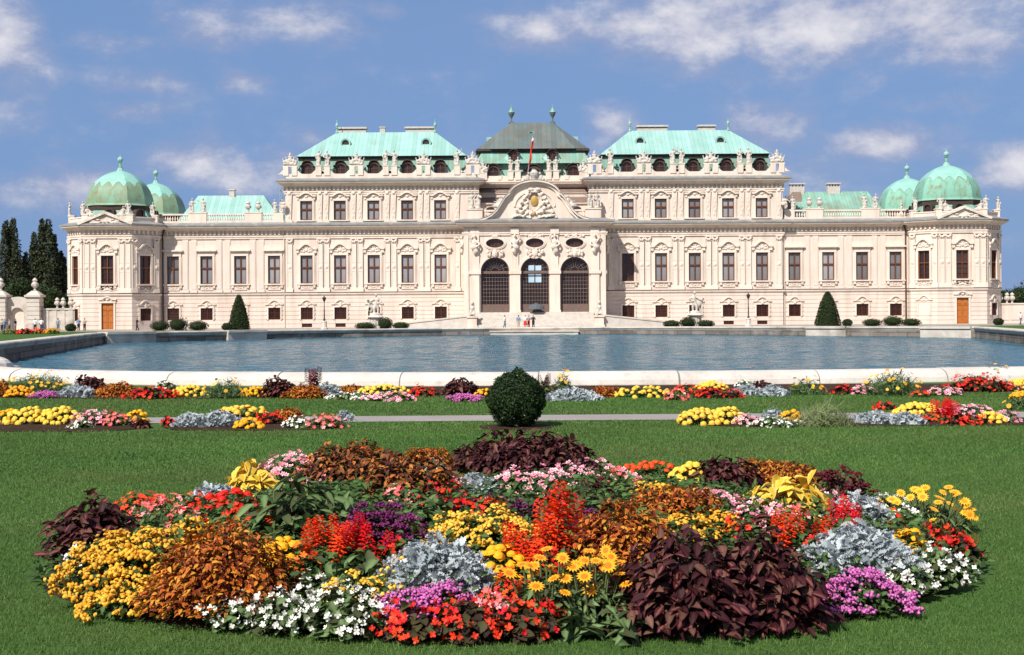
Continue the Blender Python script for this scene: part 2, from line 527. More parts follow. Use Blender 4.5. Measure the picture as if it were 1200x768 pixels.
def tag(o, label=None, cat=None, group=None, kind=None):
    if label: o['label'] = label
    if cat: o['category'] = cat
    if group: o['group'] = group
    if kind: o['kind'] = kind
    return o

def empty(name, loc, label, cat, group=None, rz=0):
    o = bpy.data.objects.new(name, None)
    o.empty_display_size = .3
    COL.objects.link(o)
    o.location = loc
    o.rotation_euler = (0, 0, rz)
    WL[o.name] = Vector(loc)
    return tag(o, label, cat, group)

def copy_tree(o, parent=None):
    c = o.copy()
    COL.objects.link(c)
    c.parent = parent
    WL[c.name] = Vector(c.location)
    for ch in o.children:
        copy_tree(ch, c)
    return c

def smooth_angle(o, ang=40):
    me = o.data
    me.polygons.foreach_set('use_smooth', [True] * len(me.polygons))
    bm = bmesh.new()
    bm.from_mesh(me)
    a = math.radians(ang)
    for e in bm.edges:
        if len(e.link_faces) == 2 and e.calc_face_angle(0) > a:
            e.smooth = False
    bm.to_mesh(me)
    bm.free()

# ------------------------------------------------------------------ continuous sculpted bodies
def body_mesh(name, parts, voxel=.05, jitter=0.0):
    """one closed skin over limbs given as ('c', p1, r1, p2, r2) tapered limbs and ('e', centre, radii) masses"""
    b = MB()
    for p in parts:
        if p[0] == 'e':
            b.ball(p[1], p[2], 12, 8)
        else:
            _, a, ra, c, rc = p
            b.ball(a, ra, 10, 6)
            b.ball(c, rc, 10, 6)
            b.tube([a, c], [ra, rc], 10)
    me = bpy.data.meshes.new(name)
    me.from_pydata(b.v, [], b.f)
    o = bpy.data.objects.new(name, me)
    COL.objects.link(o)
    rm = o.modifiers.new('r', 'REMESH')
    rm.mode = 'VOXEL'
    rm.voxel_size = voxel
    sm = o.modifiers.new('s', 'SMOOTH')
    sm.iterations = 2
    sm.factor = .5
    dg = bpy.context.evaluated_depsgraph_get()
    dg.update()
    out = bpy.data.meshes.new_from_object(o.evaluated_get(dg))
    bpy.data.objects.remove(o)
    bpy.data.meshes.remove(me)
    out.name = name
    if jitter:
        for v in out.vertices:
            v.co += Vector(mnoise.noise_vector(v.co * 6)) * jitter
    out.polygons.foreach_set('use_smooth', [True] * len(out.polygons))
    return out

def link_mesh(name, me, mat, parent=None, loc=(0, 0, 0), rz=0, scale=1):
    if not me.materials:
        me.materials.append(mat)
    o = bpy.data.objects.new(name, me)
    COL.objects.link(o)
    o.parent = parent
    o.location = loc
    o.rotation_euler = (0, 0, rz)
    o.scale = (scale,) * 3 if isinstance(scale, (int, float)) else scale
    WL[o.name] = Vector(loc)
    return o
# ------------------------------------------------------------------ camera, sun, sky
cam = bpy.data.cameras.new('camera')
cam.sensor_width = 36
cam.lens = 48
cam.shift_y = -24 / 1200
cam.clip_start = .1
cam.clip_end = 20000
co = bpy.data.objects.new('camera', cam)
COL.objects.link(co)
co.matrix_world = Matrix.Translation((0, 0, EYE)) @ Matrix.Rotation(PI / 2, 4, 'X') @ Matrix.Rotation(-ROLL, 4, 'Z')
scene.camera = co

SUN_AZ, SUN_EL = R(33), R(45)      # to the left of straight behind the camera
sv = Vector((-math.sin(SUN_AZ) * math.cos(SUN_EL), -math.cos(SUN_AZ) * math.cos(SUN_EL), math.sin(SUN_EL)))
sl = bpy.data.lights.new('sun', 'SUN')
sl.energy = 4.6
sl.angle = R(.53)
sl.color = (1.0, .952, .885)
so = bpy.data.objects.new('sun', sl)
COL.objects.link(so)
so.rotation_euler = sv.to_track_quat('Z', 'Y').to_euler()
so.location = (-60, -60, 90)

def build_world():
    w = bpy.data.worlds.new('World')
    scene.world = w
    w.use_nodes = True
    nt = w.node_tree
    nt.nodes.clear()
    out = nt.nodes.new('ShaderNodeOutputWorld')
    bg = nt.nodes.new('ShaderNodeBackground')
    sky = nt.nodes.new('ShaderNodeTexSky')
    sky.sky_type = 'NISHITA'
    sky.sun_disc = False
    sky.sun_elevation = SUN_EL
    sky.sun_rotation = math.atan2(sv.x, sv.y)
    sky.air_density = 1.0
    sky.dust_density = .25
    sky.ozone_density = 3.0
    sky.altitude = 200
    tc = nt.nodes.new('ShaderNodeTexCoord')
    sx = nt.nodes.new('ShaderNodeSeparateXYZ')
    L(nt, tc.outputs['Generated'], sx.inputs[0])
    # azimuth and elevation of the sky direction
    az = mathn(nt, 'ARCTAN2', sx.outputs[0], sx.outputs[1])
    el = mathn(nt, 'ARCSINE', sx.outputs[2])
    cmb = nt.nodes.new('ShaderNodeCombineXYZ')
    L(nt, az, cmb.inputs[0]); L(nt, el, cmb.inputs[1])
    def nz(scale, st, detail=6, rough=.58, off=(0, 0, 0), dist=0.0):
        mp = nt.nodes.new('ShaderNodeMapping')
        mp.inputs['Scale'].default_value = st
        mp.inputs['Location'].default_value = off
        L(nt, cmb.outputs[0], mp.inputs[0])
        n = nt.nodes.new('ShaderNodeTexNoise')
        n.inputs['Scale'].default_value = scale
        n.inputs['Detail'].default_value = detail
        n.inputs['Roughness'].default_value = rough
        n.inputs['Distortion'].default_value = dist
        L(nt, mp.outputs[0], n.inputs[0])
        return n.outputs[0]
    n1 = nz(13, (1, 1.6, 1), 10, .64, (.3, .1, 0), .1)
    n1b = nz(13, (1, 1.6, 1), 10, .64, (.292, .1 + .028, 0), .1)
    n2 = nz(6, (1, 1.7, 1), 4, .5, (2.3, 1.7, 0))
    # cumulus banks at their bearings (degrees east of north-ish view axis, elevation, half sizes, weight)
    banks = [(960, 22, 250, 62, .66), (1110, 55, 150, 34, .45), (870, 18, 90, 34, .5), (5, 35, 60, 80, .56), (330, 22, 120, 34, .42), (270, 35, 90, 28, .4),
             (640, 40, 75, 30, .42), (745, 28, 55, 26, .42), (120, 48, 75, 18, .36), (180, 98, 75, 18, .33), (285, 92, 45, 22, .42), (160, 130, 55, 18, .34),
             (225, 190, 65, 38, .62), (270, 205, 60, 34, .48), (70, 222, 95, 30, .52), (330, 195, 60, 30, .44), (370, 165, 50, 22, .36), (900, 150, 80, 38, .48),
             (1030, 172, 75, 26, .62), (960, 195, 120, 34, .42), (720, 148, 40, 36, .5), (1200, 195, 42, 30, .55), (450, 14, 30, 14, .4), (1100, 120, 70, 16, .3),
             (-220, 120, 190, 60, .55), (1500, 90, 200, 70, .55), (560, 190, 90, 20, .3)]
    tot = None
    for px, py, rx, ry, wt in banks:
        u, v = unroll(px, py)
        a0, e0 = math.atan2(u, F), math.atan2(-v, math.hypot(F, u))
        dx = mathn(nt, 'MULTIPLY', mathn(nt, 'SUBTRACT', az, a0), F / rx)
        dy = mathn(nt, 'MULTIPLY', mathn(nt, 'SUBTRACT', el, e0), F / ry)
        q = mathn(nt, 'ADD', mathn(nt, 'MULTIPLY', dx, dx), mathn(nt, 'MULTIPLY', dy, dy))
        g = mathn(nt, 'MULTIPLY', mathn(nt, 'EXPONENT', mathn(nt, 'MULTIPLY', q, -1.1)), wt)
        tot = g if tot is None else mathn(nt, 'MAXIMUM', tot, g)
    # elsewhere in the sky a scatter of the same clouds
    behind = mathn(nt, 'GREATER_THAN', mathn(nt, 'ABSOLUTE', az), .62)
    tot = mathn(nt, 'MAXIMUM', tot, mathn(nt, 'MULTIPLY', behind, mathn(nt, 'MULTIPLY', n2, .7)))
    dens = mathn(nt, 'ADD', tot, mathn(nt, 'MULTIPLY', mathn(nt, 'SUBTRACT', n1, .5), 1.3))
    dens = mathn(nt, 'ADD', dens, mathn(nt, 'MULTIPLY', mathn(nt, 'SUBTRACT', n2, .5), .5))
    mr = nt.nodes.new('ShaderNodeMapRange')
    mr.interpolation_type = 'SMOOTHSTEP'
    mr.inputs[1].default_value = .03
    mr.inputs[2].default_value = .62
    L(nt, dens, mr.inputs[0])
    cov = mathn(nt, 'MULTIPLY', mr.outputs[0], .93)
    br = nt.nodes.new('ShaderNodeMapRange')
    br.inputs[1].default_value = .25
    br.inputs[2].default_value = .85
    L(nt, dens, br.inputs[0])
    lit = mathn(nt, 'MULTIPLY_ADD', mathn(nt, 'SUBTRACT', n1, n1b), 1.5, br.outputs[0], clamp=True)
    ccol = mixc(nt, lit, (3.4, 3.7, 5.3), (7.6, 7.5, 7.9))
    hs = nt.nodes.new('ShaderNodeHueSaturation')
    hs.inputs['Hue'].default_value = .515
    hs.inputs['Saturation'].default_value = 1.0
    hs.inputs['Value'].default_value = 1.0
    L(nt, sky.outputs[0], hs.inputs['Color'])
    # clear blue of a dry summer day keeps down to the skyline
    low = nt.nodes.new('ShaderNodeMapRange')
    low.inputs[1].default_value, low.inputs[2].default_value = .02, .34
    low.inputs[3].default_value, low.inputs[4].default_value = .92, .55
    L(nt, sx.outputs[2], low.inputs[0])
    hsmix = mixc(nt, low.outputs[0], hs.outputs[0], (1.35, 2.75, 5.6))
    # thin violet-white veil towards the horizon and between the clouds
    veil = mathn(nt, 'MULTIPLY_ADD', n2, .34, -.02, clamp=True)
    col = mixc(nt, veil, hsmix, (3.0, 3.6, 5.1))
    col = mixc(nt, cov, col, ccol)
    L(nt, col, bg.inputs['Color'])
    bg.inputs['Strength'].default_value = .077
    L(nt, bg.outputs[0], out.inputs[0])
build_world()
scene.view_settings.view_transform = 'Standard'
scene.view_settings.look = 'None'
scene.view_settings.gamma = 1
scene.view_settings.exposure = .47
scene.render.engine = 'CYCLES'
cy = scene.cycles
cy.max_bounces = 6
cy.diffuse_bounces = 3
cy.glossy_bounces = 3
cy.transmission_bounces = 3
cy.transparent_max_bounces = 4
cy.use_denoising = True
cy.caustics_reflective = False
cy.caustics_refractive = False
cy.sample_clamp_indirect = 6
# ------------------------------------------------------------------ the palace
XC, D0, ZG = 3.3, 200.0, -1.25
T = Matrix.Translation((XC, D0, 0))
palace = empty('palace', (XC, D0, ZG), 'long cream baroque palace with green copper roofs, corner domes and arched entrance', 'palace')
def PB():
    return MB(T.copy())
def pp(name, mb, mat, parent=None, smooth=False):
    return mb.build(name, M[mat], parent or palace, smooth=smooth)

WX = [-33.3 + 4.9 * i for i in range(5)]          # window axes of the left block, nearest the corner first
WX = [-33.28, -28.37, -23.46, -18.53, -13.70]
BLOCKX = WX + [-x for x in reversed(WX)]
WINGX = [-52.9, -48.0, -43.05, -38.1]
WINGX = WINGX + [-x for x in reversed(WINGX)]
W_FF = (1.78, 4.08, 5.25)     # width, height, sill level
W_UP = (1.75, 2.78, 14.5)
W_GF = (1.75, 1.75, -.02)

def rect(x, w, z0, h):
    return [(x - w / 2, z0), (x + w / 2, z0), (x + w / 2, z0 + h), (x - w / 2, z0 + h)]

# --- window kinds, built once each -------------------------------------------------
def eyebrow(w, ear, rise, th, pointed=False, n=18):
    lo, hi = [], []
    for i in range(n + 1):
        x = -w / 2 + w * i / n
        t = max(0.0, 1 - abs(x) / (w * .33))
        z = rise * ((t ** .8) if pointed else math.sin(t * PI / 2) ** 1.1)
        if pointed:
            z = rise * min(1, t * 1.35) * (.85 + .15 * t)
        lo.append((x, ear + z))
        hi.append((x, ear + z + th))
    return lo + hi[::-1]

def make_window(kind, pane='pane_blind'):
    w, h, grille = {'ff': (1.78, 4.08, 0), 'up': (1.75, 2.78, 0), 'gf': (1.75, 1.75, 1), 'wing': (1.78, 4.08, 0), 'vent': (1.5, .55, 1)}[kind]
    b = MB()
    b.box(-w / 2 - .02, w / 2 + .02, .26, .30, -.02, h + .02)
    root = b.build('window', M[pane], palace, local=True)
    f = MB()
    t = .115
    y0, y1 = .08, .255
    if not grille:
        f.box(-w / 2, -w / 2 + t, y0, y1, 0, h); f.box(w / 2 - t, w / 2, y0, y1, 0, h)
        f.box(-w / 2 + t, w / 2 - t, y0, y1, 0, t); f.box(-w / 2 + t, w / 2 - t, y0, y1, h - t, h)
        zt = h * .575
        f.box(-w / 2 + t, w / 2 - t, y0 - .03, y1, zt - .085, zt + .085)
        f.box(-.062, .062, y0 - .02, y1, t, zt - .085); f.box(-.062, .062, y0 - .02, y1, zt + .085, h - t)
        for s in (-1, 1):
            xm = s * (w / 4 - .02)
            for k in ((.33, .66) if pane == 'pane_dark' else ()):
                f.box(xm - w / 4 + .14, xm + w / 4 - .13, y0 + .08, y1 - .003, t + (zt - t) * k - .02, t + (zt - t) * k + .02)
        f.build('frame', M['wood'], root, local=True)
    else:
        f.box(-w / 2, -w / 2 + .1, y0 + .08, y1, 0, h); f.box(w / 2 - .1, w / 2, y0 + .08, y1, 0, h)
        f.box(-w / 2 + .1, w / 2 - .1, y0 + .08, y1, 0, .1); f.box(-w / 2 + .1, w / 2 - .1, y0 + .08, y1, h - .1, h)
        f.box(-.06, .06, y0 + .08, y1 - .003, .1, h - .1)
        if kind == 'gf':
            f.box(-w / 2 + .1, w / 2 - .1, y0 + .09, y1 - .006, h * .5 - .05, h * .5 + .05)
        f.build('frame', M['wood'], root, local=True)
        g = MB()
        n = 7
        for i in range(1, n):
            x = -w / 2 + w * i / n
            g.box(x - .022, x + .022, -.03, .012, .01, h - .01)
        for k in range(1, 5 if kind == 'gf' else 2):
            z = h * k / (5 if kind == 'gf' else 2)
            g.box(-w / 2 + .01, w / 2 - .01, -.005, .03, z - .02, z + .02)
        g.build('grille', M['grille'], root, local=True)
    s = MB()
    if kind in ('ff', 'up', 'wing'):
        for sg in (-1, 1):
            x0, x1 = sorted((sg * (w / 2), sg * (w / 2 + .30)))
            s.box(x0, x1, -.14, .05, -.02, h + (.02 if kind != 'wing' else .0))
            x0, x1 = sorted((sg * (w / 2 + .30), sg * (w / 2 + .46)))
            s.box(x0, x1, -.06, .05, -.02, h - .1)
        s.box(-w / 2 - .32, w / 2 + .32, -.16, .05, h + .02, h + .30)
        s.box(-w / 2 - .55, w / 2 + .55, -.30, .05, -.20, -.022)         # sill
        if kind != 'up':
            for sg in (-1, 1):
                s.box(sg * 1.12 - .17, sg * 1.12 + .17, -.24, .05, -.62, -.203)
            s.box(-.9, .9, -.10, .05, -.92, -.28)
            s.lumps(1.3, .5, -.12, 0, -.58, 5, 6, .07)
    if kind == 'ff':
        s.prism(eyebrow(3.15, h + .85, .72, .26, False), -.42, .05)
        s.prism([(-1.2, h + .303), (1.2, h + .303), (1.2, h + .88), (.8, h + 1.3), (0, h + 1.52), (-.8, h + 1.3), (-1.2, h + .88)], -.10, .04)
        for sg in (-1, 1):
            s.box(sg * 1.3 - .2, sg * 1.3 + .2, -.30, .05, h + .35, h + .86)
        s.lumps(2.0, 1.1, -.14, 0, h + .82, 3, 9, .14)
    elif kind == 'up':
        s.prism(eyebrow(2.95, h + .62, .48, .24, False), -.40, .05)
        s.prism([(-1.15, h + .303), (1.15, h + .303), (1.15, h + .63), (.7, h + 1.0), (-.7, h + 1.0), (-1.15, h + .63)], -.08, .04)
        for sg in (-1, 1):
            s.box(sg * 1.2 - .13, sg * 1.2 + .13, -.26, .05, h + .2, h + .63)
        s.lumps(1.7, .7, -.12, 0, h + .66, 8, 7, .12)
    elif kind == 'wing':
        s.box(-1.25, 1.25, -.12, .05, h + .303, h + .70)
        s.lumps(1.7, .34, -.14, 0, h + .5, 9, 6, .07)
        s.box(-1.5, 1.5, -.45, .05, h + .703, h + .92)
        s.box(-1.62, 1.62, -.10, .05, h + .93, h + 1.55)
    elif kind == 'gf':
        for sg in (-1, 1):
            x0, x1 = sorted((sg * w / 2, sg * (w / 2 + .22)))
            s.box(x0, x1, -.17, .05, -.02, h)
            for k in range(3):
                x0, x1 = sorted((sg * (w / 2 + .22), sg * (w / 2 + .36)))
                s.box(x0, x1, -.13, .05, .1 + k * .62, .45 + k * .62)
        s.box(-w / 2 - .24, w / 2 + .24, -.17, .05, h, h + .2)
        s.prism(eyebrow(2.7, h + .42, .62, .2, False), -.22, .05)
        s.lumps(1.5, .55, -.12, 0, h + .58, 4, 6, .1)
        s.box(-.16, .16, -.28, .05, h + .12, h + .5)
    if s.v:
        s.build('surround', M['trim'], root, local=True)
    return root

PROTO = {}
def place_window(kind, x, y, z, rz=0.0, pane='pane_blind', pale=False):
    """x, y relative to the palace centre line and main front, z absolute"""
    key = (kind, pane)
    if key not in PROTO:
        o = PROTO[key] = make_window(kind, pane)
    else:
        o = copy_tree(PROTO[key], palace)
    o.location = (x, y, z - ZG)
    o.rotation_euler = (0, 0, rz)
    return o

# --- walls ------------------------------------------------------------------------
COURSES = [(-1.25 + .62 * i, -1.25 + .62 * (i + 1) - .055) for i in range(8)]
def courses(mb, x0, x1, y, holes):
    for z0, z1 in COURSES:
        xs = [(x0, x1)]
        for hx0, hx1, hz0, hz1 in holes:
            if hz1 <= z0 or hz0 >= z1:
                continue
            nx = []
            for a, b in xs:
                if hx1 <= a or hx0 >= b:
                    nx.append((a, b))
                else:
                    if hx0 > a: nx.append((a, hx0))
                    if hx1 < b: nx.append((hx1, b))
            xs = nx
        for a, b in xs:
            if b - a > .1:
                mb.box(a, b, y - .05, y + .08, z0, min(z1, 3.62))

def storey_wall(x0, x1, y, zb, zt, wins, name='wall', m=None, course=True):
    mb = MB((m if m is not None else T.copy()))
    holes = [rect(*w) for w in wins]
    mb.prism([(x0, zb), (x1, zb), (x1, zt), (x0, zt)], y, y + .62, holes)
    if course and zb < 0:
        courses(mb, x0, x1, y, [(h[0][0], h[1][0], h[0][1], h[2][1]) for h in holes])
    return pp(name, mb, 'plaster')

def gf(x): return (x, W_GF[0], W_GF[2], W_GF[1])
def ff(x): return (x, W_FF[0], W_FF[2], W_FF[1])
def up(x): return (x, W_UP[0], W_UP[2], W_UP[1])

YM = -.4
BX = 36.35
CX = 8.3      # half width of the recess behind the gable
VENTS = [WX[0], WX[1]]
storey_wall(-55, -BX, 0, ZG - .3, 13.3, [gf(x) for x in WINGX[:4]] + [ff(x) for x in WINGX[:4]])
storey_wall(BX, 55, 0, ZG - .3, 13.3, [gf(x) for x in WINGX[4:]] + [ff(x) for x in WINGX[4:]])
def vent(x): return (x, 1.5, -1.15, .55)
storey_wall(-BX, -10, YM, ZG - .3, 13.3, [gf(x) for x in WX] + [ff(x) for x in WX] + [vent(x) for x in VENTS])
storey_wall(10, BX, YM, ZG - .3, 13.3, [gf(-x) for x in WX] + [ff(-x) for x in WX] + [vent(-x) for x in VENTS])
storey_wall(-BX, -CX, YM, 13.3, 20.0, [up(x) for x in WX])
storey_wall(CX, BX, YM, 13.3, 20.0, [up(-x) for x in WX])
body = PB()
body.box(-54.9, -BX - .01, .65, 19, ZG - .3, 14.0)
body.box(BX + .01, 54.9, .65, 19, ZG - .3, 14.0)
body.box(-BX, BX, YM + .66, 20.6, ZG - .3, 13.9)
for s in (-1, 1):
    x0, x1 = sorted((s * (CX + .001), s * BX))
    body.box(x0, x1, YM + .66, 14, 13.9, 20.6)
body.box(-CX, CX, 4, 16, 13.9, 21.2)
pp('wall', body, 'plaster')
for x in BLOCKX:
    place_window('gf', x, YM, W_GF[2], pane='pane_dark')
    place_window('ff', x, YM, W_FF[2], pane='pane_dark' if abs(x - 13.7) < .1 else 'pane_blind')
    place_window('up', x, YM, W_UP[2])
for x in VENTS:
    for s in (1, -1):
        place_window('vent', s * x, YM, -1.15, pane='pane_dark')
for i, x in enumerate(WINGX):
    place_window('gf', x, 0, W_GF[2], pane='pane_dark')
    place_window('wing', x, 0, W_FF[2])

# --- pilasters --------------------------------------------------------------------
def make_pilaster(kind):
    b = MB()
    if kind == 'ff':      # giant order of the main floor: base, panelled shaft with rosette, capital
        z0, z1, w = 4.55, 11.05, .80
        b.box(-w / 2 - .08, w / 2 + .08, -.22, .04, 3.98, 4.55)
        b.box(-w / 2, w / 2, -.14, .04, z0, z1)
        for s in (-1, 1):
            b.box(s * .34 - .06, s * .34 + .06, -.19, .04, z0 + .25, z1 - .1)
        b.box(-.28, .28, -.17, .04, 6.95, 7.0); b.box(-.28, .28, -.17, .04, 8.25, 8.3)
        b.ball((0, -.14, 7.65), (.30, .10, .34), 10, 5)
        b.ball((0, -.2, 7.65), (.12, .10, .14), 7, 5)
        for k in range(4):
            b.ball(((-.33, .33, -.14, .14)[k], -.2, (11.45, 11.45, 11.3, 11.3)[k]), (.17, .16, .22), 7, 5)
        b.box(-w / 2 - .05, w / 2 + .05, -.18, .04, 11.05, 11.15)
        b.box(-w / 2 - .12, w / 2 + .12, -.30, .04, 11.66, 11.80)
    elif kind == 'up':    # carved strip of the upper floor
        z0, z1, w = 14.5, 18.3, .80
        b.box(-w / 2 - .08, w / 2 + .08, -.2, .04, 14.12, z0)
        b.hexa([(-.26, -.16, z0), (.26, -.16, z0), (.26, .04, z0), (-.26, .04, z0)], [(-.4, -.22, z1), (.4, -.22, z1), (.4, .04, z1), (-.4, .04, z1)])
        for k in range(5):
            b.ball((((k % 2) - .5) * .16, -.17, z0 + .5 + k * .62), (.2, .065, .34), 7, 4)
        b.ball((0, -.24, z1 + .12), (.3, .16, .26), 8, 5)
        b.box(-w / 2 - .1, w / 2 + .1, -.30, .04, z1 + .3, z1 + .46)
    else:                 # plain strip of the wings
        b.box(-.42, .42, -.09, .04, 3.98, 12.05)
        b.box(-.30, .30, -.13, .04, 4.5, 11.4)
        b.box(-.48, .48, -.14, .04, 3.98, 4.4)
    return b.build('pilaster', M['trim' if kind != 'wing' else 'plaster'], palace, local=True)
def place_pilaster(kind, x, y, rz=0.0):
    key = ('pil', kind)
    if key not in PROTO:
        o = PROTO[key] = make_pilaster(kind)
    else:
        o = PROTO[key].copy(); COL.objects.link(o); o.parent = palace
    o.location = (x, y, -ZG)
    o.rotation_euler = (0, 0, rz)
gaps = [(WX[i] + WX[i + 1]) / 2 for i in range(4)]
for s in (1, -1):
    for g in gaps:
        for dx in (-.47, .47):
            place_pilaster('ff', s * g + dx, YM)
            place_pilaster('up', s * g + dx, YM)
    for x in (-35.75, -11.25):
        place_pilaster('ff', s * x, YM)
        place_pilaster('up', s * x, YM)
    wg = [(WINGX[i] + WINGX[i + 1]) / 2 for i in range(3)] + [-36.9 + .1]
    for g in wg[:3]:
        for dx in (-.62, .62):
            place_pilaster('wing', s * g + dx, 0)
    place_pilaster('wing', s * 54.3, 0)

# --- cornices, string courses -------------------------------------------------------
P_STRING = [(-.05, 3.55), (.16, 3.55), (.24, 3.70), (.24, 3.85), (.10, 3.98), (-.05, 3.98)]
P_STRTOP = [(.02, 3.90), (.27, 3.862), (.28, 3.90), (.02, 4.0)]
P_ARCH = [(-.05, 11.82), (.16, 11.82), (.16, 12.05), (.24, 12.09), (.24, 12.28), (-.05, 12.28)]
P_CORN = [(-.05, 12.95), (.25, 12.97), (.32, 13.15), (.66, 13.22), (.74, 13.36), (1.06, 13.46), (1.10, 13.60), (-.05, 13.63)]
P_LEAD = [(-.05, 13.64), (1.18, 13.64), (1.19, 13.88), (-.05, 14.24)]
P_UCORN = [(z[0], z[1] + 6.42) for z in P_CORN]
P_ULEAD = [(z[0], z[1] + 6.42) for z in P_LEAD]
def run_all(path, closed=False, upper=False, m=None):
    for prof, nm, mt in ((P_UCORN if upper else P_CORN, 'cornice', 'trim'), (P_ULEAD if upper else P_LEAD, 'cornice_flashing', 'lead')):
        b = MB(m if m is not None else T.copy())
        b.sweep(path, prof, closed)
        pp(nm, b, mt)
    if not upper:
        b = MB(m if m is not None else T.copy())
        b.sweep(path, P_STRING, closed)
        pp('string_course', b, 'trim')
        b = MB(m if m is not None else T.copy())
        b.sweep(path, P_STRTOP, closed)
        pp('string_strip', b, 'pipe')  # thin dark brown strip along the top of the string course
    b = MB(m if m is not None else T.copy())
    if not upper:
        b.sweep(path, P_ARCH, closed)
    else:
        b.sweep(path, [(z[0], z[1] + 6.45) for z in P_ARCH], closed)
    # brackets under the cornice
    n = len(path)
    for i in range(n if closed else n - 1):
        a, c = Vector(path[i]), Vector(path[(i + 1) % n])
        ln = (c - a).length
        if ln < 1:
            continue
        d = (c - a) / ln
        nn = Vector((d.y, -d.x))
        k = max(2, int(ln / .62))
        zz = 6.42 if upper else 0
        for j in range(k):
            p = a + d * (ln * (j + .5) / k)
            q = [p - d * .13 - nn * .02, p + d * .13 - nn * .02, p + d * .13 + nn * .26, p - d * .13 + nn * .26]
            b.hexa([(v.x, v.y, 12.42 + zz) for v in q], [(v.x, v.y, 12.96 + zz) for v in q])
    pp('entablature' if not upper else 'frieze', b, 'trim')
run_all([(-54.6, 0), (-BX, 0), (-BX, YM), (-10.1, YM)])
run_all([(10.1, YM), (BX, YM), (BX, 0), (54.6, 0)])
for s in (-1, 1):
    pth = [(-BX, 14), (-BX, YM), (-CX, YM), (-CX, 4)]
    if s > 0:
        pth = [(CX, 4), (CX, YM), (BX, YM), (BX, 14)]
    run_all(pth, upper=True)
b = PB()
b.sweep([(-CX, 4), (CX, 4)], P_UCORN)
pp('cornice', b, 'trim')

# --- balustrades --------------------------------------------------------------------
BALU = [(.05, 0), (.06, .06), (.11, .2), (.12, .32), (.06, .55), (.05, .68), (.08, .74), (.08, .8)]
def balusters(mb, x0, x1, y, z, h, step=.34):
    n = max(1, int((x1 - x0) / step))
    k = h / .8
    for i in range(n):
        mb.lathe([(r, zz * k) for r, zz in BALU], (x0 + (i + .5) * (x1 - x0) / n, y, z), 6)
wing_ped = []
for s in (-1, 1):
    b = PB()
    y = .35
    xs = [-52.45, -50.5, -44.9, -43.4, -37.95, -36.5]
    seg = [-54.6, -50.15, -45.4, -41.0, -36.4]
    ped = [(-49.4, -48.0), (-41.55, -40.1), (-54.1, -53.0)]
    for (a, c) in ((-51.0, -49.3), (-43.2, -41.5), (-36.9, -36.5)):
        pass
    peds = [-50.1, -48.55, -41.85, -40.45, -33.6]
    x0, x1 = (-54.6, -36.6)
    cuts = [(-50.65, -48.0), (-42.4, -39.9)]
    lefts = [x0] + [c[1] for c in cuts]
    rights = [c[0] for c in cuts] + [x1]
    for a, c in cuts:
        q = sorted((s * a, s * c))
        e_ = PB()
        e_.box(q[0], q[1], y - .28, y + .28, 14.05, 15.62)
        e_.box(q[0] - .06, q[1] + .06, y - .34, y + .34, 15.62, 15.80)
        pp('pedestal', e_, 'trim')
        wing_ped.append((s * (a + .6), s * (c - .6)))
    for a, c in zip(lefts, rights):
        q = sorted((s * a, s * c))
        b.box(q[0], q[1], y - .22, y + .22, 14.05, 14.50)
        b.box(q[0], q[1], y - .2, y + .2, 15.36, 15.58)
        balusters(b, q[0], q[1], y, 14.5, .86)
    q = sorted((s * 38.2, s * 36.75))
    pp('balustrade', b, 'trim')
    e_ = PB()
    e_.box(q[0], q[1], y - .27, y + .27, 14.05, 15.64)
    pp('pedestal', e_, 'trim')

# parapet of the main blocks with tall pedestals
PEDS = []      # pedestal x, kind
for s in (-1, 1):
    b = PB()
    xs = [(-35.6, 'trophy')]
    for i, g in enumerate(gaps):
        if i in (0, 2):
            xs += [(g - .62, 'figure'), (g + .62, 'figure')]
        else:
            xs += [(g, 'trophy')]
    xs += [(-11.2, 'figure'), (-8.9, 'trophy')]
    y = YM + .15
    q = sorted((s * 36.2, s * 8.4))
    b.box(q[0], q[1], y - .25, y + .25, 20.5, 21.25)
    q2 = sorted((s * 10.9, s * 9.9))
    pp('parapet', b, 'trim')
    for x, k in xs:
        b = PB()
        wd = .42 if k == 'figure' else 1.0
        if k == 'trophy':
            for e in (-1, 1):
                b.box(s * x + e * .62 - .38, s * x + e * .62 + .38, y - .36, y + .36, 21.0, 22.3)
            b.box(s * x - 1.1, s * x + 1.1, y - .3, y + .3, 22.303, 22.46)
        else:
            b.box(s * x - wd, s * x + wd, y - .36, y + .36, 21.0, 22.3)
            b.box(s * x - wd - .06, s * x + wd + .06, y - .41, y + .41, 22.303, 22.44)
        PEDS.append((s * x, y, 22.45, k))
        for e in (-1, 1):      # scrolls beside the pedestals
            b.hexa([(s * x + e * (wd + .02), y - .22, 21.2), (s * x + e * (wd + .9), y - .22, 21.2), (s * x + e * (wd + .9), y + .22, 21.2), (s * x + e * (wd + .02), y + .22, 21.2)],
                   [(s * x + e * (wd + .02), y - .22, 21.85), (s * x + e * (wd + .55), y - .22, 21.35), (s * x + e * (wd + .55), y + .22, 21.35), (s * x + e * (wd + .02), y + .22, 21.85)])
        pp('pedestal', b, 'trim')

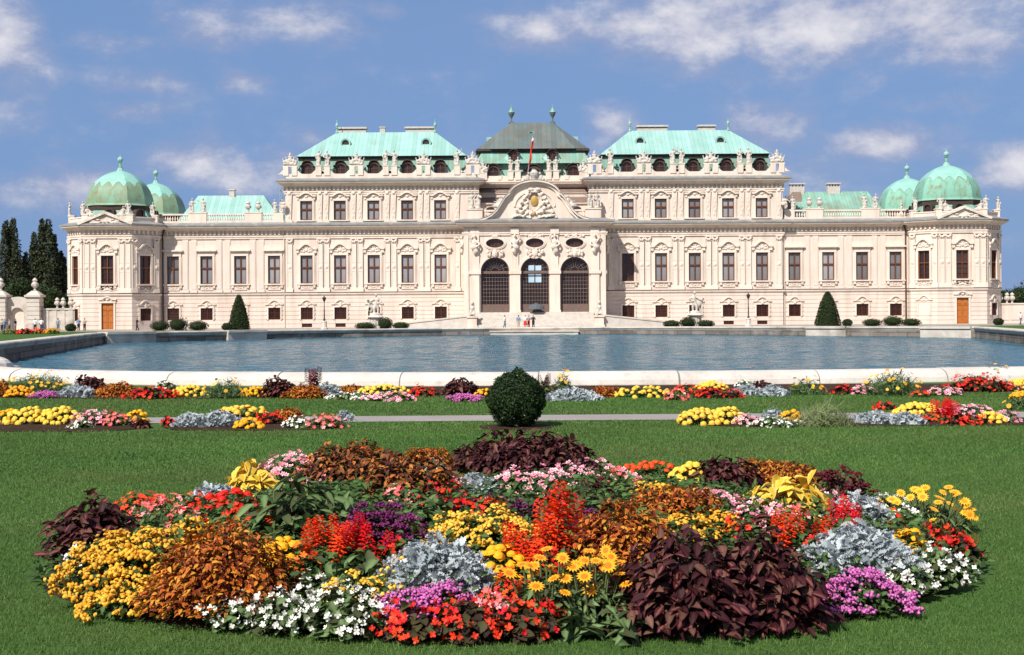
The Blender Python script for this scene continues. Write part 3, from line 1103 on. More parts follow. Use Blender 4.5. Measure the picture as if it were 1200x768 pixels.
# --- roofs ----------------------------------------------------------------------------
def hip(mb, x0, x1, y0, y1, z0, rx0, rx1, z1, ry=None):
    ym = (y0 + y1) / 2 if ry is None else ry
    mb.add([(x0, y0, z0), (x1, y0, z0), (x1, y1, z0), (x0, y1, z0), (rx0, ym, z1), (rx1, ym, z1)],
           [(0, 1, 5, 4), (1, 2, 5), (2, 3, 4, 5), (3, 0, 4), (3, 2, 1, 0)])
def roof_window(x, y, z, r, parent):
    b = MB(T.copy())
    b.lathe([(r, 0), (r * 1.05, .1), (r * .7, .16)], (0, 0, 0), 12)
    # turn the ring to face the front
    o_m = T @ Matrix.Translation((x, y, z)) @ Matrix.Rotation(R(90), 4, 'X')
    b = MB(o_m)
    ri = r * .68
    n = 14
    rings = []
    for rr, zz in ((r, -.5), (r, .1), (r * .95, .18), (ri, .12), (ri, -.2)):
        rings.append([(rr * math.cos(2 * PI * i / n), rr * math.sin(2 * PI * i / n), zz) for i in range(n)])
    b.rings(rings, cap=False)
    b2 = MB(o_m)
    b2.lathe([(ri + .02, -.2), (ri + .02, -.1)], (0, 0, 0), n)
    o = b.build('roof_window', M['copper'], parent)
    b2.build('pane', M['pane_dark'], o)
def dormer(x, y, z, w, h, parent, back=2.0):
    b = PB()
    n = 10
    outer = [(x - w / 2, z), (x + w / 2, z)] + [(x + w / 2 * math.cos(PI * k / n) * (1.0), z + h * .62 + h * .38 * math.sin(PI * k / n)) for k in range(n + 1)]
    inner = [(x + (px - x) * .74, z + .12 + (pz - z) * .80) for px, pz in outer]
    b.prism(outer, y, y + back, [inner])
    hood = [(x - w * .62, z + h * .66), (x - w * .5, z + h * .72)] + [(x + w * .46 * math.cos(PI - PI * k / n), z + h * .72 + h * .36 * math.sin(PI * k / n)) for k in range(n + 1)] + [(x + w * .5, z + h * .72), (x + w * .62, z + h * .66)]
    hood2 = [(px, pz + .13) for px, pz in reversed(hood)]
    b.prism(hood + hood2, y - .25, y + back)
    o = b.build('dormer', M['eave'], parent)
    b2 = PB()
    b2.box(x - w * .4, x + w * .4, y + .3, y + .34, z + .05, z + h * .95)
    p = b2.build('pane', M['pane_dark'], o)
    b3 = PB()
    b3.box(x - .04, x + .04, y + .2, y + .297, z + .2, z + h * .85); b3.box(x - w * .36, x + w * .36, y + .22, y + .297, z + h * .5, z + h * .5 + .07)
    b3.build('frame', M['wood'], o)
    # copper cheeks swelling out beside the dormer
    for s in (-1, 1):
        b4 = PB()
        b4.hexa([(x + s * (w * .5 + .01), y + .15, z - .1), (x + s * (w * .5 + .85), y + .5, z - .1), (x + s * (w * .5 + .85), y + 1.6, z - .1), (x + s * (w * .5 + .01), y + 1.6, z - .1)],
                [(x + s * (w * .5 + .01), y + .3, z + h * .62), (x + s * (w * .5 + .25), y + .6, z + h * .62), (x + s * (w * .5 + .25), y + 1.6, z + h * .62), (x + s * (w * .5 + .01), y + 1.6, z + h * .62)])
        b4.build('cheek', M['copper'], o)

FIN = [(.30, 0), (.30, .18), (.16, .3), (.14, .75), (.3, .9), (.14, 1.0), (.26, 1.25), (.30, 1.45), (.2, 1.7), (.07, 1.9), (.05, 2.5)]
for s in (-1, 1):
    low = PB()
    x0, x1 = sorted((s * 35.2, s * 9.6))
    low.hexa([(x0, 1.0, 20.5), (x1, 1.0, 20.5), (x1, 13.5, 20.5), (x0, 13.5, 20.5)], [(x0 + .5, 1.9, 23.9), (x1 - .5, 1.9, 23.9), (x1 - .5, 13, 23.9), (x0 + .5, 13, 23.9)])
    mans = pp('mansard', low, 'copper_mix')
    for x in WX:
        dormer(s * x, .75, 21.05, 1.75, 2.05, mans)
    ev = PB()
    x0, x1 = sorted((s * 34.95, s * 9.9))
    ev.box(x0 + .15, x1 - .15, 1.5, 13.2, 23.72, 23.98)
    pp('eave', ev, 'eave')
    rf = PB()
    rx = sorted((s * 29.7, s * 14.8))
    hip(rf, x0 - .05, x1 + .05, 1.2, 13.4, 24.0, rx[0], rx[1], 28.25)
    roof = pp('roof', rf, 'copper')
    roof_window(s * 28.0, 4.0, 26.2, .78, roof)
    roof_window(s * 16.0, 4.0, 26.2, .78, roof)
    for cx, w in ((27.6, 4.4), (17.2, 4.4)) if s < 0 else ((26.6, 2.6), (16.6, 0), (18.3, 4.6)):
        if w == 0:
            continue
        c = PB()
        # right-hand roof mirrors the left
        xx = s * cx
        c.box(xx - w / 2, xx + w / 2, 8.4, 9.4, 27.6, 28.85)
        c.box(xx - w / 2 - .14, xx + w / 2 + .14, 8.2, 9.6, 28.95, 29.2)
        for i in range(max(2, int(w / .7))):
            q_ = xx - w / 2 + .15 + i * (w - .3) / (max(2, int(w / .7)) - 1)
            c.box(q_ - .09, q_ + .09, 8.4, 9.4, 28.853, 28.95)
        c.box(xx - w / 2 + .15, xx + w / 2 - .15, 8.5, 9.3, 29.203, 29.26)
        c.build('chimney', M['chimney'], roof)
    if s < 0:
        c = PB()
        c.box(-26.0 + 2.1 + .6, -26.0 + 3.5, 8.4, 9.4, 27.6, 29.1); c.box(-26.0 + 2.6, -26.0 + 3.6, 8.3, 9.5, 29.103, 29.25)
        c.build('chimney', M['chimney'], roof)
    for fx in rx:
        f = PB()
        f.lathe([(r * .8, z * .8) for r, z in FIN], (fx, 7.3, 28.2), 10)
        f.build('finial', M['copper'], roof, smooth=False)
    # roofs over the far ranges, a little of which shows beside the front roof
    rb = PB()
    q = sorted((s * 34, s * 8))
    hip(rb, q[0], q[1], 13.5, 24, 20.5, q[0] + 6, q[1] - 6, 25.2)
    pp('roof', rb, 'copper')

# wing roofs
for s in (-1, 1):
    b = PB()
    q = sorted((s * 53.6, s * 37.0))
    r = sorted((s * 51.2, s * 41.2))
    hip(b, q[0], q[1], 3.0, 16, 13.9, r[0], r[1], 18.95, ry=9)
    roof = pp('roof', b, 'copper' if s < 0 else 'copper_mix')
    if s > 0:
        b = PB()
        b.hexa([(36.6, 4.0, 14), (40.6, 4.0, 14), (40.6, 14, 14), (36.6, 14, 14)], [(39.6, 8.5, 18.9), (40.9, 8.5, 18.9), (40.9, 10, 18.9), (39.6, 10, 18.9)])
        b.build('roof_hip', M['slate'], roof)
        for cx, w in ((40.4, 2.2), (46.0, 1.9)):
            c = PB()
            c.box(cx - w / 2, cx + w / 2, 8.6, 9.6, 18.0, 19.7); c.box(cx - w / 2 - .1, cx + w / 2 + .1, 8.5, 9.7, 20.05, 20.25)
            for i in range(5):
                xx = cx - w / 2 + .1 + i * (w - .2) / 4
                c.box(xx - .08, xx + .08, 8.7, 9.5, 19.703, 20.05)
            c.build('chimney', M['chimney'], roof)
    else:
        c = PB()
        c.box(-46.4, -45.6, 8.6, 9.4, 18.0, 19.7); c.box(-46.5, -45.5, 8.5, 9.5, 19.703, 19.9)
        c.build('chimney', M['chimney'], roof)

# central roof: two mansard tiers and a steep brown top
b = PB()
b.hexa([(-9.0, 5.2, 20.3), (9.0, 5.2, 20.3), (9.0, 18, 20.3), (-9.0, 18, 20.3)], [(-8.4, 5.6, 23.2), (8.4, 5.6, 23.2), (8.4, 18, 23.2), (-8.4, 18, 23.2)])
mans = pp('mansard', b, 'copper_mix')
dormer(-6.0, 4.85, 20.9, 2.0, 2.0, mans)
dormer(6.0, 4.85, 20.9, 2.0, 2.0, mans)
dormer(0, 4.85, 20.6, 2.4, 2.2, mans)
b = PB()
b.hexa([(-8.8, 4.7, 23.15), (8.8, 4.7, 23.15), (8.8, 18, 23.15), (-8.8, 18, 23.15)], [(-7.6, 6.6, 25.2), (7.6, 6.6, 25.2), (7.6, 17, 25.2), (-7.6, 17, 25.2)])
tier = pp('mansard_tier', b, 'copper_mix')
for x in (-2.9, 2.9):
    dormer(x, 4.9, 23.6, 1.5, 1.5, tier, back=1.5)
b = PB()
b.box(-8.5, 8.5, 5.9, 18, 25.15, 25.50)
pp('eave', b, 'eave')
b = PB()
e = [(-8.75, 7.9), (-6.3, 5.6), (6.3, 5.6), (8.75, 7.9), (8.75, 16), (6.3, 18.3), (-6.3, 18.3), (-8.75, 16)]
t = [(-3.3, 11.6), (-3.25, 11.3), (3.25, 11.3), (3.3, 11.6), (3.3, 12.2), (3.25, 12.5), (-3.25, 12.5), (-3.3, 12.2)]
b.rings([[(x, y, 25.45) for x, y in e], [(x * .985, (y - 12) * .985 + 12, 25.6) for x, y in e],
         [(e[i][0] * .52 + t[i][0] * .48, e[i][1] * .52 + t[i][1] * .48, 27.75) for i in range(8)], [(x, y, 30.1) for x, y in t]])
roof = pp('roof', b, 'copper_dark')
roof_window(-.2, 9.0, 28.0, .55, roof)
for x in (-3.2, 3.2):
    f = PB()
    f.box(x - .4, x + .4, 11.5, 12.3, 30.05, 30.3)
    f.lathe([(.12, 0), (.10, .5), (.17, .7), (.42, 1.15), (.50, 1.45)], (x, 11.9, 30.3), 12)
    fo = f.build('finial', M['copper_dark'], roof)
    f = PB()
    f.lathe([(.55, 1.453), (.52, 1.55), (.36, 1.66), (.2, 2.0), (.08, 2.2), (.04, 2.5), (.03, 2.75)], (x, 11.9, 30.3), 12)
    f.build('cap', M['copper_mix'], fo)
for s in (-1, 1):
    c = PB()
    c.box(s * 6.4 - .7, s * 6.4 + .7, 12, 13, 25, 28.0); 
    c.build('chimney', M['copper'], roof)
# lean-to roofs and parapet behind the gable
b = PB()
b.box(-8.25, 8.25, 1.2, 1.8, 13.9, 16.75)
b.box(-8.25, 8.25, 3.0, 3.4, 17.6, 18.45)
pp('wall', b, 'plaster')
b = PB()
b.box(-8.25, 8.25, .95, 1.85, 16.753, 16.95)
b.box(-8.25, 8.25, 2.85, 3.45, 18.453, 18.6)
pp('cornice', b, 'trim')
b = PB()
b.hexa([(-8.24, .9, 16.953), (8.24, .9, 16.953), (8.24, 3.05, 16.953), (-8.24, 3.05, 16.953)], [(-8.24, .95, 17.0), (8.24, .95, 17.0), (8.24, 3.05, 17.95), (-8.24, 3.05, 17.95)])
b.hexa([(-8.24, 2.8, 18.603), (8.24, 2.8, 18.603), (8.24, 4.05, 18.603), (-8.24, 4.05, 18.603)], [(-8.24, 2.85, 18.65), (8.24, 2.85, 18.65), (8.24, 4.05, 19.4), (-8.24, 4.05, 19.4)])
pp('lean_to_roof', b, 'slate')
b = PB()
b.box(-8.2, 8.2, 3.75, 4.25, 20.3, 20.85)
for x in (-3.4, -2.3, 2.3, 3.4):
    b.box(x - .42, x + .42, 3.6, 4.4, 20.6, 21.8); b.box(x - .48, x + .48, 3.55, 4.45, 21.803, 21.95)
for x in (-7.6, 7.6):
    b.box(x - .7, x + .7, 3.6, 4.4, 20.6, 21.7)
for x in (-5.0, 5.0):
    b.box(x - .3, x + .3, 3.65, 4.3, 20.6, 21.2)
pp('parapet', b, 'trim')

# --- portico ----------------------------------------------------------------------------
YP = -5.3
HX = 10.15
ARX = (-5.68, 0.0, 5.68)
AR = 2.05
SPR, FLOOR = 6.65, .85
def arch_loop(x, r, z0, zs, n=20):
    return [(x - r, z0), (x + r, z0)] + [(x + r * math.cos(PI * k / n), zs + r * math.sin(PI * k / n)) for k in range(n + 1)]
def oval(x, z, a, c, n=20):
    return [(x + a * math.cos(2 * PI * k / n), z + c * math.sin(2 * PI * k / n)) for k in range(n)]
b = PB()
# the front is cut by three arches that stand on its floor, and three ovals above them
outer = [(-HX, ZG - .3), (HX, ZG - .3), (HX, 13.0), (-HX, 13.0)]
b.prism(outer, YP, YP + .9, [arch_loop(x, AR, FLOOR, SPR) for x in ARX] + [oval(x, 10.72, 1.28, .66) for x in ARX])
for s in (-1, 1):
    x0, x1 = sorted((s * (HX - .7), s * HX))
    b.box(x0, x1, YP + .9, YM + .1, ZG - .3, 13.0)
b.box(-HX + .7, HX - .7, YP + .9, YM, 12.2, 13.0)
b.box(-HX + .7, HX - .7, YP + .9, YM, FLOOR - .3, FLOOR - .01)
pp('portico', b, 'plaster')
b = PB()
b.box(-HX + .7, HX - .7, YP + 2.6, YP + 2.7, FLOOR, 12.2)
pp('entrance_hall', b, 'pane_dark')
for i, x in enumerate(ARX):
    g = PB()
    g.prism(arch_loop(x, AR + .02, FLOOR, SPR), YP + .55, YP + .58)
    root = pp('arched_window', g, 'pane_arch')
    f = PB()
    f.prism(arch_loop(x, AR, FLOOR, SPR), YP + .36, YP + .545, [arch_loop(x, AR - .16, FLOOR + .16, SPR)])
    f.box(x - AR + .16, x + AR - .16, YP + .34, YP + .547, SPR - .28, SPR + .08)
    f.box(x - AR + .16, x + AR - .16, YP + .38, YP + .547, FLOOR + .16, FLOOR + 1.15)
    for k in range(1, 10):
        xx = x - AR + 2 * AR * k / 10
        f.box(xx - .028, xx + .028, YP + .44, YP + .54, FLOOR + 1.15, SPR - .28)
    for k in range(1, 8):
        z = FLOOR + 1.15 + (SPR - .28 - FLOOR - 1.15) * k / 8
        f.box(x - AR + .1, x + AR - .1, YP + .43, YP + .535, z - (.05 if k == 4 else .035), z + (.05 if k == 4 else .035))
    for k in range(1, 9):
        a = PI * k / 9
        f.tube([(x + .5 * math.cos(a), YP + .48, SPR + .08 + .5 * math.sin(a)), (x + 1.95 * math.cos(a), YP + .48, SPR + 1.95 * math.sin(a))], .04, 4)
    for rr in (.55, 1.25):
        f.tube([(x + rr * math.cos(PI * k / 16), YP + .48, SPR + .05 + rr * math.sin(PI * k / 16)) for k in range(17)], .04, 4)
    f.build('glazing_grid', M['arch_grid'], root)
    if i == 1:
        q = PB()
        for sx in (-1, 1):
            for z0, z1 in ((5.1, 6.3), (6.8, 7.55)):
                q.box(x + sx * .5 - .42, x + sx * .5 + .42, YP + .425, YP + .433, z0, z1)
        q.build('pane', M['pane_sky_painted'], root)  # pale blue panels: sky seen through the rear window, painted as colour
    # oval window with its frame
    g = PB()
    g.prism(oval(x, 10.72, 1.3, .68), YP + .4, YP + .44)
    ow = pp('oval_window', g, 'pane_dark')
    f = PB()
    for k in (-.5, 0, .5):
        f.box(x + k - .035, x + k + .035, YP + .3, YP + .397, 10.1, 11.34)
    f.box(x - 1.25, x + 1.25, YP + .32, YP + .39, 10.69, 10.75)
    f.build('frame', M['wood'], ow)
    f = PB()
    f.prism(oval(x, 10.72, 1.62, .98), YP - .14, YP + .05, [oval(x, 10.72, 1.28, .66)])
    f.prism(oval(x, 10.72, 1.44, .82), YP - .2, YP - .137, [oval(x, 10.72, 1.28, .66)])
    f.lumps(2.6, .9, YP - .16, x, 11.75, 12 + i, 6, .12)
    f.build('surround', M['trim'], ow)
    f = PB()
    f.prism(arch_loop(x, AR + .42, SPR, SPR), YP - .16, YP + .05, [arch_loop(x, AR, SPR + .002, SPR)])
    f.prism(arch_loop(x, AR + .2, SPR, SPR), YP - .22, YP - .157, [arch_loop(x, AR, SPR + .002, SPR)])
    f.lumps(2.3, 1.5, YP - .32, x, SPR + AR + .55, 20 + i, 12, .22)
    f.ball((x, YP - .35, SPR + AR + .55), (.42, .3, .6), 8, 6)
    f.build('archivolt', M['trim'], root)
PX = (-8.55, -2.84, 2.84, 8.55)
for x in PX:
    b = PB()
    w = 1.45 if abs(x) < 5 else 1.0
    hw = w * .62
    if abs(x) < 5:
        b.box(x - .72, x + .72, YP - .28, YP + .04, FLOOR - .6, SPR - .35)
        b.box(x - .82, x + .82, YP - .36, YP + .04, FLOOR - .7, FLOOR + .3)
        b.box(x - .88, x + .88, YP - .42, YP + .04, SPR - .35, SPR + .08)
        b.box(x - .5, x + .5, YP - .2, YP + .04, SPR + .083, 12.2)
        b.box(x - .6, x + .6, YP - .34, YP + .04, 12.0, 12.85)
    else:
        b.box(x - .62, x + .62, YP - .28, YP + .04, ZG, SPR - .35)
        b.box(x - .85, x + .85, YP - .42, YP + .04, SPR - .35, SPR + .08)
        b.box(x - .62, x + .62, YP - .22, YP + .04, SPR + .083, 12.85)
        s = 1 if x > 0 else -1
        x0, x1 = sorted((x + s * .9, x + s * 1.55))
        b.box(x0, x1, YP - .14, YP + .04, ZG, 12.85)
        x0, x1 = sorted((s * (HX - .1), s * (HX + .12)))
        b.box(x0, x1, YP - .02, YM - .1, SPR - .35, SPR + .077)
    pp('pier', b, 'trim')
for s in (-1, 1):
    for z in (9.3, 4.6, .9):
        b = PB()
        b.box(*sorted((s * (HX - .02), s * (HX + .03))), -3.0, -2.2, z, z + (1.3 if z > 6 else .9))
        pp('slit_window', b, 'pane_dark')
run = [(-HX, YM), (-HX, YP), (HX, YP), (HX, YM)]
for prof, nm, mt in (([(o, z + .02) for o, z in P_CORN], 'cornice', 'trim'), ([(o, z + .02) for o, z in P_LEAD], 'cornice_flashing', 'lead')):
    b = PB(); b.sweep(run, prof); pp(nm, b, mt)
b = PB(); b.sweep(run, P_ARCH); pp('entablature', b, 'trim')

# relief figures between the arches: carved half-length figures holding the entablature
def herm_parts():
    return [('c', (0, 0, 0), .16, (0, 0, .8), .30), ('e', (0, 0, 1.2), (.36, .24, .42)), ('c', (0, 0, 1.5), .13, (0, -.04, 1.78), .12), ('e', (0, -.06, 1.98), (.17, .2, .23)),
            ('c', (-.36, 0, 1.42), .14, (-.62, -.14, 1.05), .11), ('c', (-.62, -.14, 1.05), .11, (-.3, -.3, .8), .09), ('c', (.36, 0, 1.42), .14, (.66, -.1, 1.8), .11),
            ('c', (.66, -.1, 1.8), .1, (.4, -.16, 2.15), .08), ('e', (.1, -.12, .7), (.42, .2, .28)), ('e', (-.12, -.1, .3), (.3, .16, .3))]
herm = body_mesh('relief_figure', herm_parts(), .06, .02)
for i, x in enumerate(PX):
    link_mesh('relief_figure', herm, M['stucco'], palace, (x, YP - .42, 9.25 - ZG), 0, (1.15 if i % 2 else -1.15, 1.15, 1.25))
for s in (-1, 1):
    link_mesh('relief_figure', herm, M['stucco'], palace, (s * (HX + .28), YP + 1.4, 9.25 - ZG), s * R(70), (1.1 * s, 1.1, 1.2))

# curved gable
def gable_edge():
    pts = [(-7.7, 13.98), (-6.9, 14.15), (-6.1, 14.6), (-5.35, 15.3), (-4.75, 16.2), (-4.2, 17.1), (-3.75, 17.55), (-3.55, 17.6)]
    for k in range(1, 16):
        a = PI - (PI * (k / 16))
        pts.append((3.5 * math.cos(a), 17.6 + 1.85 * math.sin(a)))
    return pts + [(-x, z) for x, z in reversed(pts[:8])]
ge = gable_edge()
b = PB()
b.prism([(7.7, 13.9), (-7.7, 13.9)][::-1] + ge[::-1], YP + .05, YP + .7)
gab = pp('gable', b, 'plaster')
b = PB()
def ribbon(mb, pts, t0, t1, y0, y1):
    P2 = [Vector((p[0], p[1])) for p in pts]
    rings = []
    for i, p in enumerate(P2):
        d = (P2[min(i + 1, len(P2) - 1)] - P2[max(i - 1, 0)]).normalized()
        n = Vector((-d.y, d.x))
        a, c = p + n * t0, p + n * t1
        rings.append([(a.x, y0, a.y), (c.x, y0, c.y), (c.x, y1, c.y), (a.x, y1, a.y)])
    mb.rings(rings)
ribbon(b, ge, -.42, -.02, YP - .25, YP + .06)
ribbon(b, ge, -.03, .22, YP - .65, YP + .72)
b.build('gable_moulding', M['trim'], gab)
b = PB()
ribbon(b, [(x, z + .23) for x, z in ge], -.01, .07, YP - .7, YP + .78)
b.build('gable_flashing', M['lead'], gab)
b = PB()
ribbon(b, [(2.9 * math.cos(PI - PI * k / 16), 15.9 + 2.3 * math.sin(PI * k / 16)) for k in range(17)], -.16, .1, YP - .1, YP + .06)
b.build('gable_moulding', M['trim'], gab)
# coat of arms
CA = []
rr = random.Random(4)
for s in (-1, 1):
    for (u, z, a, c) in ((1.0, 17.6, .32, .36), (1.45, 17.1, .34, .4), (1.75, 16.5, .32, .42), (1.2, 16.3, .3, .34), (2.1, 15.9, .34, .42), (1.35, 15.6, .36, .36), (.95, 15.1, .42, .34),
                         (2.45, 15.2, .36, .36), (1.9, 15.1, .34, .3), (2.8, 14.6, .34, .28), (2.2, 14.55, .42, .26), (1.5, 14.5, .4, .24), (.8, 14.4, .4, .24), (3.05, 14.35, .26, .22), (.55, 14.9, .3, .3), (1.0, 16.0, .2, .3)):
        CA.append(('e', (s * u, YP - .22, z), (a, .34, c)))
        CA.append(('e', (s * u + rr.uniform(-.2, .2), YP - .45, z + rr.uniform(-.2, .2)), (a * .5, .25, c * .5)))
    CA.append(('e', (s * .48, YP - .3, 18.35), (.48, .3, .24)))
    tp = [(s * .55, YP - .2, 17.7), (s * .95, YP - .25, 17.0), (s * .8, YP - .25, 15.9), (s * .3, YP - .25, 15.35)]
    CA += [('c', tp[k], .14, tp[k + 1], .14) for k in range(3)]
CA.append(('e', (0, YP - .2, 18.0), (.75, .3, .2)))
CA.append(('e', (0, YP - .2, 15.4), (1.6, .12, 1.6)))
arms = link_mesh('coat_of_arms', body_mesh('coat_of_arms', CA, .085, .05), M['stucco'], gab, (0, 0, -ZG))
WL[arms.name] = WL[palace.name] + Vector((0, 0, -ZG))
b = PB()
b.ball((0, YP - .3, 16.65), (.58, .26, .82), 12, 8)
b.ball((0, YP - .4, 14.95), (.16, .2, .3), 8, 6); b.ball((.25, YP - .4, 14.7), (.14, .15, .14), 6, 5); b.ball((-.25, YP - .4, 14.7), (.14, .15, .14), 6, 5)
b.build('shield', M['gold'], arms)
# terraces beside the gable
for s in (-1, 1):
    b = PB()
    q = sorted((s * 7.5, s * 5.2))
    b.box(q[0], q[1], -1.4, -1.0, 14.1, 14.55); b.box(q[0], q[1], -1.4, -1.0, 15.5, 15.75)
    balusters(b, q[0], q[1], -1.2, 14.55, .95)
    q = sorted((s * 9.7, s * 7.5))
    b.box(q[0], q[1], -2.2, -1.4, 14.1, 15.7); b.box(q[0] - .08, q[1] + .08, -2.3, -1.3, 15.703, 15.9)
    pp('balustrade', b, 'trim')
    b = PB()
    b.prism(oval(s * 6.4, 15.95, .62, .42), 1.15, 1.3)
    pp('oval_window', b, 'pane_dark')

# stairs, cheek walls and carriage ramps
b = PB()
for i in range(12):
    z1 = FLOOR - .01 - i * .172
    b.box(-8.3, 8.3, YP - .4 - (i + 1) * .36, YP - .4 - i * .36 + .02, ZG - .3, z1)
b.box(-8.3, 8.3, YP - .4, YP - .002, ZG - .3, FLOOR - .005)
steps = pp('steps', b, 'coping')
for s in (-1, 1):
    b = PB()
    pts = [(s * 9.4, -9.4), (s * 20.5, -7.6)]
    z0 = (.35, -.95)
    x0, x1 = s * 9.4, s * 20.0
    b.hexa([(x0, -9.5, ZG - .3), (x1, -8.4, ZG - .3), (x1, -7.9, ZG - .3), (x0, -9.0, ZG - .3)], [(x0, -9.5, .30), (x1, -8.4, -.85), (x1, -7.9, -.85), (x0, -9.0, .30)])
    b.hexa([(x0, -9.6, .303), (x1, -8.5, -.847), (x1, -7.8, -.847), (x0, -8.9, .303)], [(x0, -9.6, .50), (x1, -8.5, -.65), (x1, -7.8, -.65), (x0, -8.9, .50)])
    b.hexa([(x0, -9.0, ZG - .3), (x1, -7.9, ZG - .3), (x1, -.5, ZG - .3), (x0, -.5, ZG - .3)], [(x0, -9.0, -.1), (x1, -7.9, ZG - .1), (x1, -.5, ZG - .1), (x0, -.5, .2)])
    pp('carriage_ramp', b, 'coping')
    b = PB()
    b.box(s * 8.85 - .75, s * 8.85 + .75, -10.2, -8.7, ZG - .3, -.95)
    b.box(s * 8.85 - .62, s * 8.85 + .62, -10.05, -8.85, -.95, .15)
    b.box(s * 8.85 - .75, s * 8.85 + .75, -10.2, -8.7, .15, .38)
    pp('pedestal', b, 'trim')

# --- corner pavilions ---------------------------------------------------------------------
OCT = [(-3.5, -6.8), (3.5, -6.8), (6.5, -3.8), (6.5, 3.8), (3.5, 6.8), (-3.5, 6.8), (-6.5, 3.8), (-6.5, -3.8)]
DOMEPROF = [(1.05, 0.0), (1.02, .12), (1.0, .3), (.996, .6), (.984, 1.1), (.962, 1.6), (.93, 2.1), (.888, 2.6), (.835, 3.05), (.77, 3.5), (.69, 3.92), (.60, 4.3), (.50, 4.63), (.39, 4.92), (.28, 5.13), (.18, 5.28), (.12, 5.36)]
def pavilion(cx, cy, front):
    m0 = Matrix.Translation((XC + cx, D0 + cy, 0))
    def P():
        return MB(m0.copy())
    n = len(OCT)
    for i in range(n):
        a, c = Vector(OCT[i]), Vector(OCT[(i + 1) % n])
        ln = (c - a).length
        mid = (a + c) / 2
        d = (c - a) / ln
        rz = math.atan2(d.y, d.x)
        fm = m0 @ Matrix.Translation((mid.x, mid.y, 0)) @ Matrix.Rotation(rz, 4, 'Z')
        vis = front and i in (0, 1, 7)
        wins = []
        if vis:
            wins = [ff(0)]
            if i == 0:
                wins.append((0, 1.72, ZG + .02, 3.75))
            elif not (cx > 0 and i == 7):
                wins.append((0, W_GF[0], W_GF[2], W_GF[1]))
        mb = MB(fm)
        hl = ln / 2
        mb.prism([(-hl, ZG - .3), (hl, ZG - .3), (hl, 13.3), (-hl, 13.3)], 0, .5, [rect(*w) for w in wins])
        if front:
            courses(mb, -hl, hl, 0, [(w[0] - w[1] / 2, w[0] + w[1] / 2, w[2], w[2] + w[3]) for w in wins])
        pp('wall', mb, 'plaster')
        if not vis:
            continue
        lx, ly = cx + mid.x, cy + mid.y
        place_window('ff', lx, ly, W_FF[2], rz, pane='pane_dark')
        if i == 0:
            dm = MB(fm)
            dm.box(-.86, .86, .15, .22, ZG + .02, ZG + 3.77)
            door = pp('door', dm, 'door')
            dm = MB(fm)
            dm.box(-.03, .03, .10, .147, ZG + .05, ZG + 2.75)
            for s in (-1, 1):
                for z0, z1 in ((.2, .9), (1.05, 1.85), (2.0, 2.65), (2.95, 3.6)):
                    dm.box(s * .44 - .27, s * .44 + .27, .11, .147, ZG + z0, ZG + z1)
            dm.box(-.86, .86, .08, .147, ZG + 2.74, ZG + 2.86)
            dm.build('door_panel', M['door'], door)
            dm = MB(fm)
            for s in (-1, 1):
                dm.box(*sorted((s * .86, s * 1.12)), -.16, .05, ZG, ZG + 3.8)
            dm.box(-1.2, 1.2, -.2, .05, ZG + 3.8, ZG + 4.05)
            dm.prism(eyebrow(2.6, ZG + 4.2, .4, .18), -.28, .05)
            dm.lumps(1.6, .5, -.16, 0, ZG + 4.3, 6, 5, .1)
            dm.build('surround', M['trim'], door)
        elif not (cx > 0 and i == 7):
            place_window('gf', lx, ly, W_GF[2], rz, pane='pane_dark')
        else:
            dm = MB(fm)
            dm.box(-.85, .85, -.08, .05, W_GF[2], W_GF[2] + 1.75)
            for s in (-1, 1):
                dm.box(*sorted((s * .9, s * 1.08)), -.15, .05, W_GF[2], W_GF[2] + 1.75)
            dm.prism(eyebrow(2.7, W_GF[2] + 2.2, .62, .2), -.2, .05)
            dm.lumps(1.5, .5, -.1, 0, W_GF[2] + 2.3, 4, 6, .1)
            pp('blind_window', dm, 'trim')
        for u in ((-2.95, -2.05, 2.05, 2.95) if i == 0 else (-1.75, 1.75)):
            p = fm @ Vector((u, 0, 0))
            place_pilaster('ff', p.x - XC, p.y - D0, rz)
        ap = MB(fm)
        ap.box(-hl + .1, hl - .1, -.1, .04, 3.98, 4.95)
        ap.lumps(hl * 1.2, .5, -.12, 0, 4.5, 7, 8, .08)
        pp('apron', ap, 'trim')
        if i == 0:
            pd = MB(fm)
            pd.prism([(-3.4, 13.75), (3.4, 13.75), (0, 15.2)], -.9, .4)
            for s in (-1, 1):
                q = [(s * 3.75, 13.68), (0, 15.25), (0, 15.62), (s * 4.0, 13.95)]
                pd.prism(q if s < 0 else q[::-1], -1.25, .45)
            pd.lumps(4.2, .9, -1.0, 0, 14.15, 15, 12, .2)
            pp('pediment', pd, 'stucco')
    def oct_path(k=1.0):
        return [(x * k, y * k) for x, y in OCT]
    for prof, nm, mt in ((P_CORN, 'cornice', 'trim'), (P_LEAD, 'cornice_flashing', 'lead')):
        b = P(); b.sweep(oct_path(), prof, True); pp(nm, b, mt)
    b = P()
    b.sweep(oct_path(), P_STRING, True); pp('string_course', b, 'trim')
    b = P(); b.sweep(oct_path(), P_STRTOP, True); pp('string_strip', b, 'pipe')
    b = P(); b.sweep(oct_path(), P_ARCH, True)
    for i in range(n):
        a, c = Vector(OCT[i]), Vector(OCT[(i + 1) % n])
        ln = (c - a).length
        d = (c - a) / ln
        nn = Vector((d.y, -d.x))
        for j in range(int(ln / .62)):
            p = a + d * (ln * (j + .5) / int(ln / .62))
            q = [p - d * .13 - nn * .02, p + d * .13 - nn * .02, p + d * .13 + nn * .26, p - d * .13 + nn * .26]
            b.hexa([(v.x, v.y, 12.42) for v in q], [(v.x, v.y, 12.96) for v in q])
    pp('entablature', b, 'trim')
    b = P()
